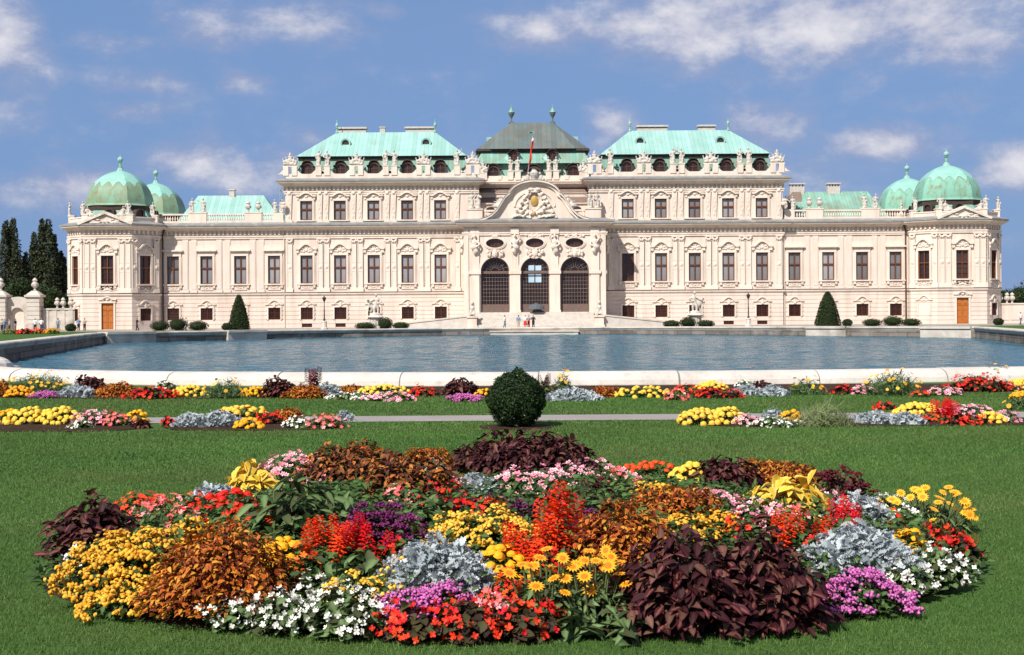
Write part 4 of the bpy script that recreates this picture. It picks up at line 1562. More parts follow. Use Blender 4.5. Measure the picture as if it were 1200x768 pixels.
    b.sweep(oct_path(.96), [(-.3, 13.9), (.12, 13.9), (.12, 14.75), (.2, 14.78), (.2, 14.95), (-.3, 14.95)], True)
    for x, y in OCT:
        b.lathe([(.6, 13.9), (.6, 15.15), (.7, 15.18), (.7, 15.32)], (x * .93, y * .93, 0), 4, rot=PI / 4)
    pp('parapet', b, 'trim')
    b = P()
    b.rings([[(x * .90, y * .90, 13.9) for x, y in OCT], [(x * .80, y * .80, 14.6) for x, y in OCT], [(x * .66, y * .66, 16.0) for x, y in OCT], [(x * .66, y * .66, 16.85) for x, y in OCT]])
    drum = pp('drum', b, 'copper_mix')
    b = P()
    b.rings([[(x * .672, y * .672, 16.1) for x, y in OCT], [(x * .68, y * .68, 16.78) for x, y in OCT]])
    b.build('eave', M['eave'], drum)  # dark band round the drum, painting the shadow under the dome's edge
    for i in (0, 1, 7, 2, 6):
        a, c = Vector(OCT[i]), Vector(OCT[(i + 1) % n])
        mid = (a + c) / 2 * .79
        d = (c - a).normalized()
        fm = m0 @ Matrix.Translation((mid.x, mid.y, 0)) @ Matrix.Rotation(math.atan2(d.y, d.x), 4, 'Z')
        b = MB(fm)
        lp = [(-.7, 14.75), (.7, 14.75)] + [(.7 * math.cos(PI * k / 8), 15.7 + .5 * math.sin(PI * k / 8)) for k in range(9)]
        b.prism(lp, -.35, 1.0, [[(x * .7, 14.75 + (z - 14.75) * .82 + .1) for x, z in lp]])
        dn = b.build('dormer', M['eave'], drum)
        b = MB(fm)
        b.box(-.6, .6, -.1, -.05, 14.8, 16.1)
        b.build('pane', M['pane_dark'], dn)
    # the dome itself
    b = MB()
    sub = []
    for i in range(n):
        a, c = Vector(OCT[i]), Vector(OCT[(i + 1) % n])
        for k in range(4):
            sub.append(a.lerp(c, k / 4))
    s0 = .68
    def ring(k, z):
        out = []
        for p in sub:
            # facets round off a little as they rise
            t = .25 + .45 * max(0.0, 1 - k)
            rad = 6.55
            q = p.lerp(p.normalized() * rad, t * .7)
            out.append((q.x * s0 * k, q.y * s0 * k, z))
        return out
    b.rings([ring(k, z) for k, z in DOMEPROF])
    me_name = 'dome'
    o = b.build(me_name, M['dome_worn' if cx < 0 else 'dome_fresh'], palace, local=True)
    o.location = (cx, cy, 16.75 - ZG)
    smooth_angle(o, 14)
    f = MB()
    f.lathe([(.8, 5.3), (.62, 5.62), (.46, 5.95), (.34, 6.15), (.3, 6.25), (.36, 6.3)], (0, 0, 0), 8)
    f.lathe([(.2, 6.3), (.16, 6.45), (.2, 6.6), (.18, 6.8), (.24, 6.95), (.34, 7.0), (.2, 7.05)], (0, 0, 0), 10)
    f.ball((0, 0, 7.42), (.42, .42, .40), 12, 8)
    f.lathe([(.12, 7.8), (.06, 7.95), (.03, 8.3)], (0, 0, 0), 6)
    if not front and cx < 0:
        f.lathe([(.03, 8.3), (.02, 12.0)], (0, 0, 0), 4)
    ff_ = f.build('finial', M['copper'], o, local=True)
    ff_.location = (0, 0, -.35)
for s in (-1, 1):
    pavilion(s * 61.2, 2.3, True)
    pavilion(s * 61.2, 22.5, False)
for s in (-1, 1):
    b = PB()
    b.box(*sorted((s * 67.2, s * 55)), 8, 18, ZG - .3, 14)
    pp('wall', b, 'plaster')
# rain pipes where the wings meet the pavilions, and at the block corners
for s in (-1, 1):
    b = PB()
    x = s * 54.35
    b.tube([(x - s * .2, -.3, 13.1), (x, -.25, 12.3), (x, -.2, 11.6), (x, -.2, ZG)], .11, 8)
    b.lathe([(.12, 0), (.3, .5), (.32, .75)], (x - s * .25, -.45, 12.9), 8)
    pp('rain_pipe', b, 'pipe')
    b = PB()
    b.tube([(s * (BX + .25), -.15, 12.9), (s * (BX + .25), -.15, ZG)], .06, 6)
    pp('rain_pipe', b, 'plaster')
    b = PB()
    b.lathe([(.1, 12.9), (.5, 13.05), (.55, 13.3), (.3, 13.42)], (s * (BX + .1), -.9, 3.2), 8)
    b.lathe([(.1, 13.4), (.28, 13.7), (.1, 13.95)], (s * (BX + .1), -.9, 3.2), 8)
    pp('bracket_vase', b, 'trim')
# ------------------------------------------------------------------ terrain, basin, path
def zg(d):
    return float(np.interp(d, [-50, 30, 40, 80, 130, 165, 180, 3000], [0, 0, -.06, -.6, -.76, -1.02, ZG, ZG]))
XP = 2.6                      # middle of the basin
WATER = -1.7
NEAR = [(0, 28.3), (6, 28.75), (11, 29.9), (14.6, 32.6), (15.8, 36)]
FAR = [(15.8, 36), (22, 43), (29, 56), (33.2, 72), (35, 86), (37, 98), (42.6, 133), (35, 141.5), (29, 148), (22, 154.5), (11, 161.5), (0, 163)]
def half_near():
    # smooth near curve
    return NEAR
def basin_loop():
    r = [(XP + x, d) for x, d in NEAR] + [(XP + x, d) for x, d in FAR[1:]]
    l = [(XP - x, d) for x, d in FAR[1:-1]][::-1] + [(XP - x, d) for x, d in NEAR[1:]][::-1]
    return r + l                # counterclockwise seen from above starting at the near middle
LOOP = basin_loop()

def sheet_rows():
    """edges of the basin as x left / x right per depth"""
    ds = sorted(set([d for _, d in NEAR] + [d for _, d in FAR] + list(range(40, 165, 6))))
    prof = NEAR + FAR[1:]
    dd = [p[1] for p in prof]
    xx = [p[0] for p in prof]
    return [(d, float(np.interp(d, dd, xx))) for d in ds]
ROWS = sheet_rows()
def ground_sheet(name, mat, d0, d1, xo, dz, kind='structure', pad=0.0):
    b = MB()
    ds_before = [d for d in (d0, -5, 10, 20, 26) if d0 <= d < NEAR[0][1]]
    rows = [(d, 0.0) for d in ds_before if d < min(d1, NEAR[0][1])]
    rows += [(d, x) for d, x in ROWS if d0 <= d <= d1]
    rows += [(d, 0.0) for d in (168, 174, 180, 230, 500, 1200, 6000) if d0 < d <= d1]
    if not any(abs(r[0] - d0) < 1e-6 for r in rows):
        rows = [(d0, 0.0)] + rows
    for side in (-1, 1):
        cols = (0.0, .004, .02, .08, .25, 1.0)
        vs = []
        for d, x in rows:
            xi = XP + side * x
            for c in cols:
                vs.append((xi + (side * xo - xi) * c, d, zg(d) + dz))
        fs = []
        k = len(cols)
        for j in range(len(rows) - 1):
            for i in range(k - 1):
                q = (j * k + i, j * k + i + 1, (j + 1) * k + i + 1, (j + 1) * k + i)
                fs.append(q if side > 0 else q[::-1])
        b.add(vs, fs)
    o = b.build(name, M[mat])
    return tag(o, kind=kind)
gr = ground_sheet('ground', 'gravel', -60, 6000, 5000, -.012)
lawn = ground_sheet('lawn', 'turf', -20, 168, 260, 0.0)
def make_water():
    xs = np.arange(XP - 43.2, XP + 43.3, .40)
    prof = NEAR + FAR[1:]
    ys = np.concatenate([np.arange(28.6, 60, .5), np.arange(60, 163.2, .40)])
    X, Y = np.meshgrid(xs, ys)
    # keep the sheet inside the walls of the basin
    half = np.interp(ys, [p[1] for p in prof], [p[0] for p in prof]) + .25
    X = XP + (X - XP) * (half / 43.2)[:, None]
    rg = np.random.default_rng(5)
    Z = np.zeros_like(X)
    for k in range(26):
        wl = .9 * 1.12 ** k if k < 12 else rg.uniform(.9, 3.5)
        a = rg.normal(1.35, .75)
        kx, ky = 2 * PI / wl * math.cos(a), 2 * PI / wl * math.sin(a)
        Z += .0036 * wl ** .72 * np.sin(kx * X + ky * Y + rg.uniform(0, 6.3) + .6 * np.sin(X * .21 + k) + .5 * np.sin(Y * .17 + 2 * k))
    n, m = X.shape
    v = np.stack([X, Y, WATER + Z], -1).reshape(-1, 3)
    idx = np.arange(n * m).reshape(n, m)
    q = np.stack([idx[:-1, :-1], idx[:-1, 1:], idx[1:, 1:], idx[1:, :-1]], -1).reshape(-1, 4)
    me = bpy.data.meshes.new('water')
    me.vertices.add(len(v)); me.vertices.foreach_set('co', v.astype(np.float32).ravel())
    me.loops.add(q.size); me.loops.foreach_set('vertex_index', q.astype(np.int32).ravel())
    me.polygons.add(len(q))
    me.polygons.foreach_set('loop_start', np.arange(0, q.size, 4, dtype=np.int32))
    me.polygons.foreach_set('loop_total', np.full(len(q), 4, np.int32))
    me.polygons.foreach_set('use_smooth', np.ones(len(q), bool))
    me.update(calc_edges=True)
    me.materials.append(M['water'])
    o = bpy.data.objects.new('water', me)
    COL.objects.link(o)
    return tag(o, kind='structure')
make_water()
b = MB()
b.add([(-34, 19.15, .006), (34, 19.15, .006), (34, 20.15, .006), (-34, 20.15, .006)], [(0, 1, 2, 3)])
path = tag(b.build('path', M['path']), kind='structure')

# the stone edge of the basin: one thing, its copings and retaining wall its parts
basin = empty('stone_basin', (XP, 28, 0), 'stone edge of the long water basin, rounded coping in front and masonry wall behind', 'basin edge')
def resample(pts, step):
    P = [Vector(p) for p in pts]
    out = [P[0]]
    acc = 0
    for a, c in zip(P[:-1], P[1:]):
        ln = (c - a).length
        n = max(1, round(ln / step))
        for k in range(1, n + 1):
            out.append(a.lerp(c, k / n))
    return out
def curve_pts(pts, n=6):
    """Catmull-Rom through plan points"""
    P = [Vector(p) for p in pts]
    P = [P[0] * 2 - P[1]] + P + [P[-1] * 2 - P[-2]]
    out = []
    for i in range(1, len(P) - 2):
        for k in range(n):
            t = k / n
            a, b_, c, d = P[i - 1], P[i], P[i + 1], P[i + 2]
            out.append(.5 * ((2 * b_) + (c - a) * t + (2 * a - 5 * b_ + 4 * c - d) * t * t + (3 * b_ - a - 3 * c + d) * t ** 3))
    out.append(P[-2])
    return out
near_pts = curve_pts([(XP - x, d) for x, d in NEAR[::-1]] + [(XP + x, d) for x, d in NEAR[1:]], 8)
PROF_NEAR = [(-.12, -.35), (-.12, .02)] + [(.34 - .42 * math.cos(PI * k / 12) * 1.02, .02 + .255 * math.sin(PI * k / 12) ** .75) for k in range(1, 12)] + [(.78, .02), (.74, -.35)]
dense = resample([tuple(p) for p in near_pts], .23)
run_len, block = 0, []
blocks = []
for p in dense:
    block.append(p)
    if len(block) == 12:
        blocks.append(block)
        block = [p]
if len(block) > 1:
    blocks.append(block)
bj = MB()
bj.sweep([tuple(p) for p in dense], [(o * .985 + .005, z - .012) for o, z in PROF_NEAR])
bj.build('mortar', M['joint'], basin)
rr = random.Random(3)
for bl in blocks:
    b = MB()
    a = bl[0] + (bl[1] - bl[0]).normalized() * .012
    z = bl[-1] + (bl[-2] - bl[-1]).normalized() * .012
    dz = rr.uniform(-.006, .006)
    b.sweep([tuple(a)] + [tuple(p) for p in bl[1:-1]] + [tuple(z)], [(o, zz + dz) for o, zz in PROF_NEAR])
    b.build('rounded_coping', M['coping'], basin)
# inner face of the near side
b = MB()
b.sweep([tuple(p) for p in dense], [(-.05, -2.4), (.3, -2.4), (.3, -.3), (-.05, -.3)])
b.build('retaining_wall', M['masonry'], basin)
fs_ = [(XP - x, d) for x, d in FAR[::-1]]
far_l = resample([(XP + x, d) for x, d in FAR] + [(XP - x, d) for x, d in FAR[::-1][1:]], 3.0)
zo = [zg(p.y) + .17 for p in far_l]
def seg_sweep(prof, mat, name, step=4):
    b = MB()
    b.sweep([tuple(p) for p in far_l], prof, zoff=zo)
    b.build(name, M[mat], basin)
seg_sweep([(-.10, -2.6), (.5, -2.6), (.5, -.24), (-.10, -.24)], 'masonry', 'retaining_wall')
seg_sweep([(-.02, -.36), (.5, -.36), (.5, -.235), (-.16, -.235), (-.16, -.29)], 'coping_worn', 'ledge')
for i in range(0, len(far_l) - 1, 1):
    b = MB()
    a, c = far_l[i], far_l[i + 1]
    d = (c - a).normalized()
    a2, c2 = a + d * .015, c - d * .015
    dz = rr.uniform(-.012, .012)
    b.sweep([tuple(a2), tuple(c2)], [(-.2, -.23 + dz), (-.27, -.15 + dz), (-.27, -.06 + dz), (-.2, 0 + dz), (.9, dz), (.9, -.4), (-.1, -.4)], zoff=[zo[i], zo[i + 1]])
    b.build('coping', M['coping_worn'], basin)
# projecting corner blocks of the far side
def rim_d(h):
    return float(np.interp(h, [0, 11, 22, 29, 35, 42.6], [163, 161.5, 154.5, 148, 141.5, 133]))
for h0, h1 in ((38.7, 42.4), (29.4, 32.8)):
    for s in (-1, 1):
        p = [(XP + s * h0, rim_d(h0)), (XP + s * h1, rim_d(h1))]
        if s > 0:
            p = p[::-1]
        z = [zg(q[1]) + .17 for q in p]
        b = MB()
        b.sweep(p, [(-.46, -2.6), (.5, -2.6), (.5, -.2), (-.46, -.2)], zoff=z)
        b.sweep(p, [(-.60, -.197), (1.3, -.197), (1.3, .035), (-.60, .035)], zoff=z)
        b.build('corner_block', M['coping_worn'], basin)
b = MB()
b.box(XP - 5.2, XP + 5.2, 161.2, 163.4, -2.4, zg(165) - .35)
b.box(XP - 5.3, XP + 5.3, 161.1, 163.4, zg(165) - .347, zg(165) - .2)
b.build('corner_block', M['coping_worn'], basin)
# rounded end stone at the left end of the near coping
x, z = at_depth(3, 427, 33.2)
b = MB()
b.box(x - .8, x + .34, 32.6, 33.8, -.4, .10)
b.box(x - .75, x + .28, 32.66, 33.74, .103, .17)
b.ball((x - .3, 33.2, .24), (.52, .5, .26), 16, 10)
o = tag(b.build('end_stone', M['coping'], loc=(x, 33.2, 0)), 'rounded stone end block on a slab at the left end of the near coping', 'stone block')

# far wooded hill behind the palace garden
b = MB()
vs, fs = [], []
for i in range(61):
    a = -2200 + i * 4400 / 60
    for j in range(9):
        t = j / 8
        h = (110 + 60 * mnoise.noise((a * .0011, 1.2, 0)) + 20 * mnoise.noise((a * .006, 4, 0))) * math.sin(min(1, t * 1.25) * PI / 2) * (1 if a < -300 else max(.0, 1 - (a + 300) / 300) if a < 0 else 0)
        vs.append((a - 500, 3600 + t * 900, ZG - 1 + h))
for i in range(60):
    for j in range(8):
        fs.append((i * 9 + j, (i + 1) * 9 + j, (i + 1) * 9 + j + 1, i * 9 + j + 1))
b.add(vs, fs)
hl = tag(b.build('hills', M['hill'], smooth=True), kind='structure')
# ------------------------------------------------------------------ scattering of leaves and petals
class Acc:
    """gathers many small copies of templates into one mesh with per-leaf values"""
    def __init__(self):
        self.v, self.loops, self.sizes, self.rnd, self.edge = [], [], [], [], []
        self.n = 0

    def add(self, tpl, pos, rot, scale, rnd=None):
        tv, tf, te = tpl
        m = len(pos)
        if m == 0:
            return
        scale = np.asarray(scale, float)
        if scale.ndim == 1:
            scale = scale[:, None]
        lv = tv[None, :, :] * scale[:, None, :]
        w = np.einsum('mij,mkj->mki', rot, lv) + pos[:, None, :]
        k = len(tv)
        if rnd is None:
            rnd = RNG.random(m)
        self.v.append(w.reshape(-1, 3))
        self.rnd.append(np.repeat(rnd, k))
        self.edge.append(np.tile(te, m))
        flat = np.array([i for f in tf for i in f])
        sz = np.array([len(f) for f in tf])
        self.loops.append(((np.arange(m) * k)[:, None] + flat[None, :]).reshape(-1) + self.n)
        self.sizes.append(np.tile(sz, m))
        self.n += m * k

    def mesh(self, name, smooth=False):
        me = bpy.data.meshes.new(name)
        v = np.concatenate(self.v).astype(np.float32)
        lo = np.concatenate(self.loops).astype(np.int32)
        sz = np.concatenate(self.sizes).astype(np.int32)
        me.vertices.add(len(v))
        me.vertices.foreach_set('co', v.ravel())
        me.loops.add(len(lo))
        me.loops.foreach_set('vertex_index', lo)
        me.polygons.add(len(sz))
        st = np.zeros(len(sz), np.int32)
        st[1:] = np.cumsum(sz)[:-1]
        me.polygons.foreach_set('loop_start', st)
        me.polygons.foreach_set('loop_total', sz)
        if smooth:
            me.polygons.foreach_set('use_smooth', np.ones(len(sz), bool))
        for nm, arr in (('rnd', self.rnd), ('edge', self.edge)):
            a = me.attributes.new(nm, 'FLOAT', 'POINT')
            a.data.foreach_set('value', np.concatenate(arr).astype(np.float32))
        me.update(calc_edges=True)
        me.validate()
        return me

    def build(self, name, mat, parent=None, loc=(0, 0, 0), smooth=False):
        if not self.v:
            return None
        me = self.mesh(name, smooth)
        me.materials.append(M[mat])
        o = bpy.data.objects.new(name, me)
        COL.objects.link(o)
        o.parent = parent
        o.location = loc
        WL[o.name] = Vector(loc)
        return o

def A(v, f, e):
    return (np.array(v, float), f, np.array(e, float))

def t_leaf(w=.5, fold=.12, droop=.25, tip=.15, wav=0.0):
    """ovate leaf along +y with a folded midrib, 1 long"""
    ys = [0, .22, .5, .78, 1.0]
    ws = [.04, .8, 1.0, .62, 0]
    v, e = [], []
    for y, ww in zip(ys, ws):
        z = -droop * y * y
        v += [(-w / 2 * ww, y, z + fold * ww * w), (0, y, z), (w / 2 * ww, y, z + fold * ww * w + wav * (y % .4))]
        e += [1, 0, 1]
    e[-2] = 1
    f = []
    for i in range(4):
        a = i * 3
        if i < 3:
            f += [(a, a + 1, a + 4, a + 3), (a + 1, a + 2, a + 5, a + 4)]
        else:
            f += [(a, a + 1, a + 4), (a + 1, a + 2, a + 4)]
    return A(v, f, e)
T_OVATE = t_leaf(.52, .2, .35)
T_NARROW = t_leaf(.34, .2, .3)
T_ROUND = t_leaf(.85, .15, .2)
T_SMALL = A([(0, 0, 0), (-.26, .5, .07), (0, .5, 0), (.26, .5, .07), (0, 1, -.1)], [(0, 2, 1), (0, 3, 2), (1, 2, 4), (2, 3, 4)], [0, 1, 0, 1, 1])
T_CHIP = A([(0, 0, 0), (-.3, .5, .05), (0, 1, 0), (.3, .5, .05)], [(0, 3, 2, 1)], [0, 1, .6, 1])
def t_lobed():
    v, e, f = [], [], []
    n = 5
    for i in range(n + 1):
        y = i / n
        v.append((0, y, -.2 * y * y)); e.append(0)
    for i in range(n):
        y0 = i / n
        for s in (-1, 1):
            L_ = .30 * (1 - abs(y0 - .45)) 
            b0 = len(v)
            z = -.2 * y0 * y0
            v += [(s * L_ * .75, y0 + .24, z + .1), (s * L_, y0 + .10, z + .12)]
            e += [1, 1]
            f.append((i, b0 + 1, b0, i + 1) if s > 0 else (i, i + 1, b0, b0 + 1))
    return A(v, f, e)
T_LOBED = t_lobed()
def t_daisy(n=13, w=.32):
    v, e, f = [], [], []
    for i in range(n):
        a = 2 * PI * i / n
        ca, sa = math.cos(a), math.sin(a)
        b0 = len(v)
        for r, t, z, ed in ((.18, -.5, .06, 0), (.62, -1, .16, .6), (1.0, 0, .10, 1), (.62, 1, .16, .6), (.18, .5, .06, 0)):
            x, y = r, t * w * .5 * (.55 if r < .3 else 1) * .9
            v.append((x * ca - y * sa, x * sa + y * ca, z))
            e.append(ed)
        f.append(tuple(range(b0, b0 + 5)))
    b0 = len(v)
    m = 8
    for i in range(m):
        v.append((.24 * math.cos(2 * PI * i / m), .24 * math.sin(2 * PI * i / m), .08)); e.append(0)
    v.append((0, 0, .16)); e.append(0)
    f += [(b0 + i, b0 + (i + 1) % m, b0 + m) for i in range(m)]
    return A(v, f, e)
T_DAISY = t_daisy()
T_DAISY_S = t_daisy(8, .55)
def t_petals(n=5, w=.95, cup=.25):
    v, e, f = [(0, 0, 0)], [0], []
    for i in range(n):
        a = 2 * PI * i / n
        ca, sa = math.cos(a), math.sin(a)
        b0 = len(v)
        for r, t, z, ed in ((.55, -.36, .1, .6), (.98, -.22, cup, 1), (.98, .22, cup, 1), (.55, .36, .1, .6)):
            y = t * w
            v.append((r * ca - y * sa, r * sa + y * ca, z)); e.append(ed)
        f.append((0, b0, b0 + 1, b0 + 2, b0 + 3))
    return A(v, f, e)
T_FIVE = t_petals()
T_FOUR = t_petals(4, 1.15, .35)
def t_pom(seed=1, n=9, m=4):
    rr = random.Random(seed)
    v, e, f = [], [], []
    for j in range(m):
        t = j / m * PI / 2 * 1.05 - .15
        for i in range(n):
            a = 2 * PI * (i + .5 * (j % 2)) / n
            k = 1 + rr.uniform(-.16, .12) + (.1 if (i + j) % 2 else -.1)
            v.append((math.cos(t) * math.cos(a) * k, math.cos(t) * math.sin(a) * k, .72 * math.sin(t) * k)); e.append(.3 + .7 * ((i + j) % 2))
    v.append((0, 0, .74)); e.append(.5)
    for j in range(m - 1):
        for i in range(n):
            a, b_ = j * n + i, j * n + (i + 1) % n
            f += [(a, b_, b_ + n), (a, b_ + n, a + n)]
    for i in range(n):
        f.append(((m - 1) * n + i, (m - 1) * n + (i + 1) % n, m * n))
    return A(v, f, e)
T_POM = t_pom()
T_OCTA = A([(1, 0, 0), (0, 1, 0), (-1, 0, 0), (0, -1, 0), (0, 0, .9), (0, 0, -.5)],
           [(0, 1, 4), (1, 2, 4), (2, 3, 4), (3, 0, 4), (1, 0, 5), (2, 1, 5), (3, 2, 5), (0, 3, 5)], [1, .6, 1, .6, .2, 1])
def t_spike(n=46):
    """salvia: lipped florets round an upright stem, 1 tall"""
    rr = random.Random(9)
    v, e, f = [], [], []
    for i in range(n):
        z = .12 + .88 * i / n
        a = i * 2.4
        r = .24 * (1 - (z - .1) * .72) + .02
        L_ = r * 1.5
        ca, sa = math.cos(a), math.sin(a)
        b0 = len(v)
        for x, y, zz in ((.01, 0, 0), (L_ * .7, -.045, .045), (L_, 0, .01), (L_ * .7, .045, .045)):
            v.append((x * ca - y * sa, x * sa + y * ca, z + zz)); e.append(.2 if x < .05 else .9)
        f.append(tuple(range(b0, b0 + 4)))
    return A(v, f, e)
T_SPIKE = t_spike()
T_BLADE = A([(-.5, 0, 0), (.5, 0, 0), (.3, .55, 0), (-.3, .55, 0), (0, 1, -.12)], [(0, 1, 2, 3), (3, 2, 4)], [0, 0, .5, .5, 1])

def nrmz(a):
    return a / np.maximum(np.linalg.norm(a, axis=-1, keepdims=True), 1e-9)
def frames(d, up):
    """rotation matrices whose y axis runs along d and z axis close to up"""
    y = nrmz(d)
    z = nrmz(up - (up * y).sum(-1, keepdims=True) * y)
    x = np.cross(y, z)
    return np.stack([x, y, z], -1)
def flat_frames(nrm):
    """flower heads: z axis along nrm, spun at random"""
    z = nrmz(nrm)
    h = RNG.normal(size=z.shape)
    y = nrmz(h - (h * z).sum(-1, keepdims=True) * z)
    return np.stack([np.cross(y, z), y, z], -1)

def dome(n, rx, ry, h, r0=.75, r1=1.05, zlo=.04, seed=0, lump=.16, flat=.75):
    """points in the outer shell of a low uneven mound and the outward normals there"""
    u = RNG.random(n) * (1 - zlo) + zlo
    u = u ** flat
    th = RNG.random(n) * 2 * PI
    s = np.sqrt(np.maximum(0, 1 - u * u))
    D = np.stack([np.cos(th) * s, np.sin(th) * s, u], -1)
    ph = seed * 1.7
    lm = 1 + lump * (np.sin(D[:, 0] * 5.1 + ph) * np.cos(D[:, 1] * 4.3 + ph * 2) + .7 * np.sin(D[:, 0] * 9.7 + D[:, 1] * 7.7 + ph * 3) * .8)
    r = (r0 + (r1 - r0) * RNG.random(n) ** .6) * lm
    P = D * np.array([rx, ry, h]) * r[:, None]
    nr = nrmz(D / np.array([rx, ry, h * 1.0]))
    return P, nr

def leaves(acc, tpl, n, rx, ry, h, L_, r0=.7, r1=1.05, up=.8, out=1.0, droop=-.15, jit=.5, seed=0, wv=.25, zlo=.03, aspect=1.0, flat=.75):
    P, nr = dome(n, rx, ry, h, r0, r1, zlo, seed, flat=flat)
    hor = nr.copy(); hor[:, 2] = 0
    th = RNG.random(n) * 2 * PI
    rd = np.stack([np.cos(th), np.sin(th), np.zeros(n)], -1)
    d = nrmz(hor * out + rd * .55 + RNG.normal(size=(n, 3)) * jit * .4)
    d[:, 2] += droop + RNG.normal(size=n) * .22
    upv = nr * .7 + np.array([0, 0, up]) + RNG.normal(size=(n, 3)) * jit * .5
    Rm = frames(d, upv)
    S = L_ * (1 - wv + 2 * wv * RNG.random(n))
    Sc = np.stack([S * aspect, S, S], -1)
    P = P - nrmz(d) * (S * .55)[:, None]
    acc.add(tpl, P, Rm, Sc)

def heads(acc, tpl, n, rx, ry, h, r, r0=.96, r1=1.10, tilt=.5, seed=0, wv=.2, zlo=.12, face=.35, flat=.75):
    P, nr = dome(n, rx, ry, h, r0, r1, zlo, seed, flat=flat)
    nm = nr + np.array([0, -face * .5, face]) + RNG.normal(size=(n, 3)) * tilt * .5
    acc.add(tpl, P, flat_frames(nm), r * (1 - wv + 2 * wv * RNG.random(n)))
    return P

# ------------------------------------------------------------------ kinds of bedding plants
KINDS = {}
def kind(*names):
    def deco(fn):
        for n in names:
            KINDS[n] = fn
        return fn
    return deco

def area_n(rx, ry, h, size, cover):
    a = PI * rx * ry + PI * (rx + ry) * h * .8
    return max(12, int(cover * a / (size * size)))

def coleus(t, rx, ry, h, lod, mat, L_, tpl, cover=3.2, flat=.75, droop=-.25):
    L_ *= lod
    a = Acc()
    n = area_n(rx, ry, h, L_, cover)
    s = RNG.random() * 10
    leaves(a, tpl, n, rx, ry, h, L_, .72, 1.06, seed=s, droop=droop, flat=flat)
    leaves(a, tpl, n // 2, rx * .8, ry * .8, h * .8, L_, .5, .9, seed=s + 1, droop=-.3)
    a.build('foliage', mat, t)

def under(t, rx, ry, h, lod, mat='lf_green', L_=.045, cover=3.0, tpl=None, k=.93):
    a = Acc()
    L_ *= lod
    leaves(a, tpl or T_SMALL, area_n(rx, ry, h, L_, cover), rx * k, ry * k, h * k, L_, .55, 1.0, seed=2, jit=.9)
    a.build('foliage', mat, t)

def dark_coleus(t, rx, ry, h, lod): coleus(t, rx, ry, h, lod, 'lf_dark', .077, T_OVATE, 4.2, droop=-.05)
def orange_coleus(t, rx, ry, h, lod): coleus(t, rx, ry, h, lod, 'lf_orange', .034, T_OVATE, 4.4, droop=.0)
def redgreen_coleus(t, rx, ry, h, lod): coleus(t, rx, ry, h, lod, 'lf_redgreen', .052, T_OVATE, 4.2, droop=0)
def yellow_coleus(t, rx, ry, h, lod): coleus(t, rx, ry, h, lod, 'lf_yellow', .10, T_OVATE, 3.6)
def broad_green(t, rx, ry, h, lod): coleus(t, rx, ry, h, lod, 'lf_bright', .15, T_NARROW, 3.4, droop=.05)
def dusty(t, rx, ry, h, lod):
    a = Acc()
    L_ = .058 * lod
    n = area_n(rx, ry, h, L_, 8)
    leaves(a, T_LOBED, n, rx, ry, h, L_, .6, 1.05, up=.2, out=.7, droop=.65, jit=.8, seed=3)
    leaves(a, T_LOBED, n // 2, rx * .8, ry * .8, h * .8, L_, .4, .9, up=.2, droop=.3, jit=.9)
    a.build('foliage', 'lf_silver', t)
def flowering(t, rx, ry, h, lod, fmat, ftpl, r, cover, lmat='lf_green', ll=.045, ltpl=None, tilt=.5, lcover=3.0, face=.35, r1=1.1, clump=0):
    under(t, rx, ry, h, lod, lmat, ll, lcover, ltpl)
    a = Acc()
    rl = r * lod
    n = area_n(rx, ry, h, rl * 2, cover)
    s = RNG.random() * 10
    if clump:     # florets gathered into many small heads
        m = max(5, n // clump)
        P, nr = dome(m, rx, ry, h, .95, 1.08, .06, s)
        k = clump
        off = RNG.normal(size=(m, k, 3)) * rl * 1.7
        off[..., 2] *= .45
        PP = (P[:, None, :] + off).reshape(-1, 3)
        nm = np.repeat(nr, k, 0) + np.array([0, -.1, .4]) + RNG.normal(size=(m * k, 3)) * .3
        a.add(ftpl, PP, flat_frames(nm), rl * (.8 + .4 * RNG.random(m * k)))
    else:
        heads(a, ftpl, n, rx * 1.06, ry * 1.06, h, rl, seed=s, tilt=tilt, face=face, r1=r1)
    a.build('blossoms', fmat, t)
def yellow_mum(t, rx, ry, h, lod): flowering(t, rx, ry, h, lod, 'fl_yellow', T_POM if lod < 1.3 else T_OCTA, .0108, 1.0, clump=9)
def lemon_mum(t, rx, ry, h, lod): flowering(t, rx, ry, h, lod, 'fl_lemon', T_POM if lod < 1.3 else T_OCTA, .0108, 1.05, clump=10)
def magenta(t, rx, ry, h, lod): flowering(t, rx, ry, h, lod, 'fl_magenta', T_OCTA, .011, 3.0, clump=18)
def purple(t, rx, ry, h, lod): flowering(t, rx, ry, h, lod, 'fl_purple', T_OCTA, .010, 1.4, clump=18, lmat='lf_bronze', ll=.07)
def celosia(t, rx, ry, h, lod): flowering(t, rx, ry, h, lod, 'fl_celosia', T_OCTA, .012, .8, clump=16, lmat='lf_dark', ll=.07)
def red_begonia(t, rx, ry, h, lod): flowering(t, rx, ry, h, lod, 'fl_red', T_FOUR, .019, .55, 'lf_bronze', .055, T_ROUND, face=.1, tilt=.9)
def coral_mix(t, rx, ry, h, lod): flowering(t, rx, ry, h, lod, 'fl_coral', T_FIVE, .020, .65, 'lf_green', .05, T_SMALL, tilt=.8)
def white_begonia(t, rx, ry, h, lod): flowering(t, rx, ry, h, lod, 'fl_white', T_FOUR, .0155, .42, 'lf_bright', .055, T_ROUND, face=.1, tilt=.9)
def impatiens(t, rx, ry, h, lod): flowering(t, rx, ry, h, lod, 'fl_pink', T_FIVE, .021, .75, 'lf_green', .05, T_SMALL, tilt=.6)
def vermilion(t, rx, ry, h, lod): flowering(t, rx, ry, h, lod, 'fl_redorange', T_FIVE, .020, .6, 'lf_green', .045, T_SMALL, tilt=.7)
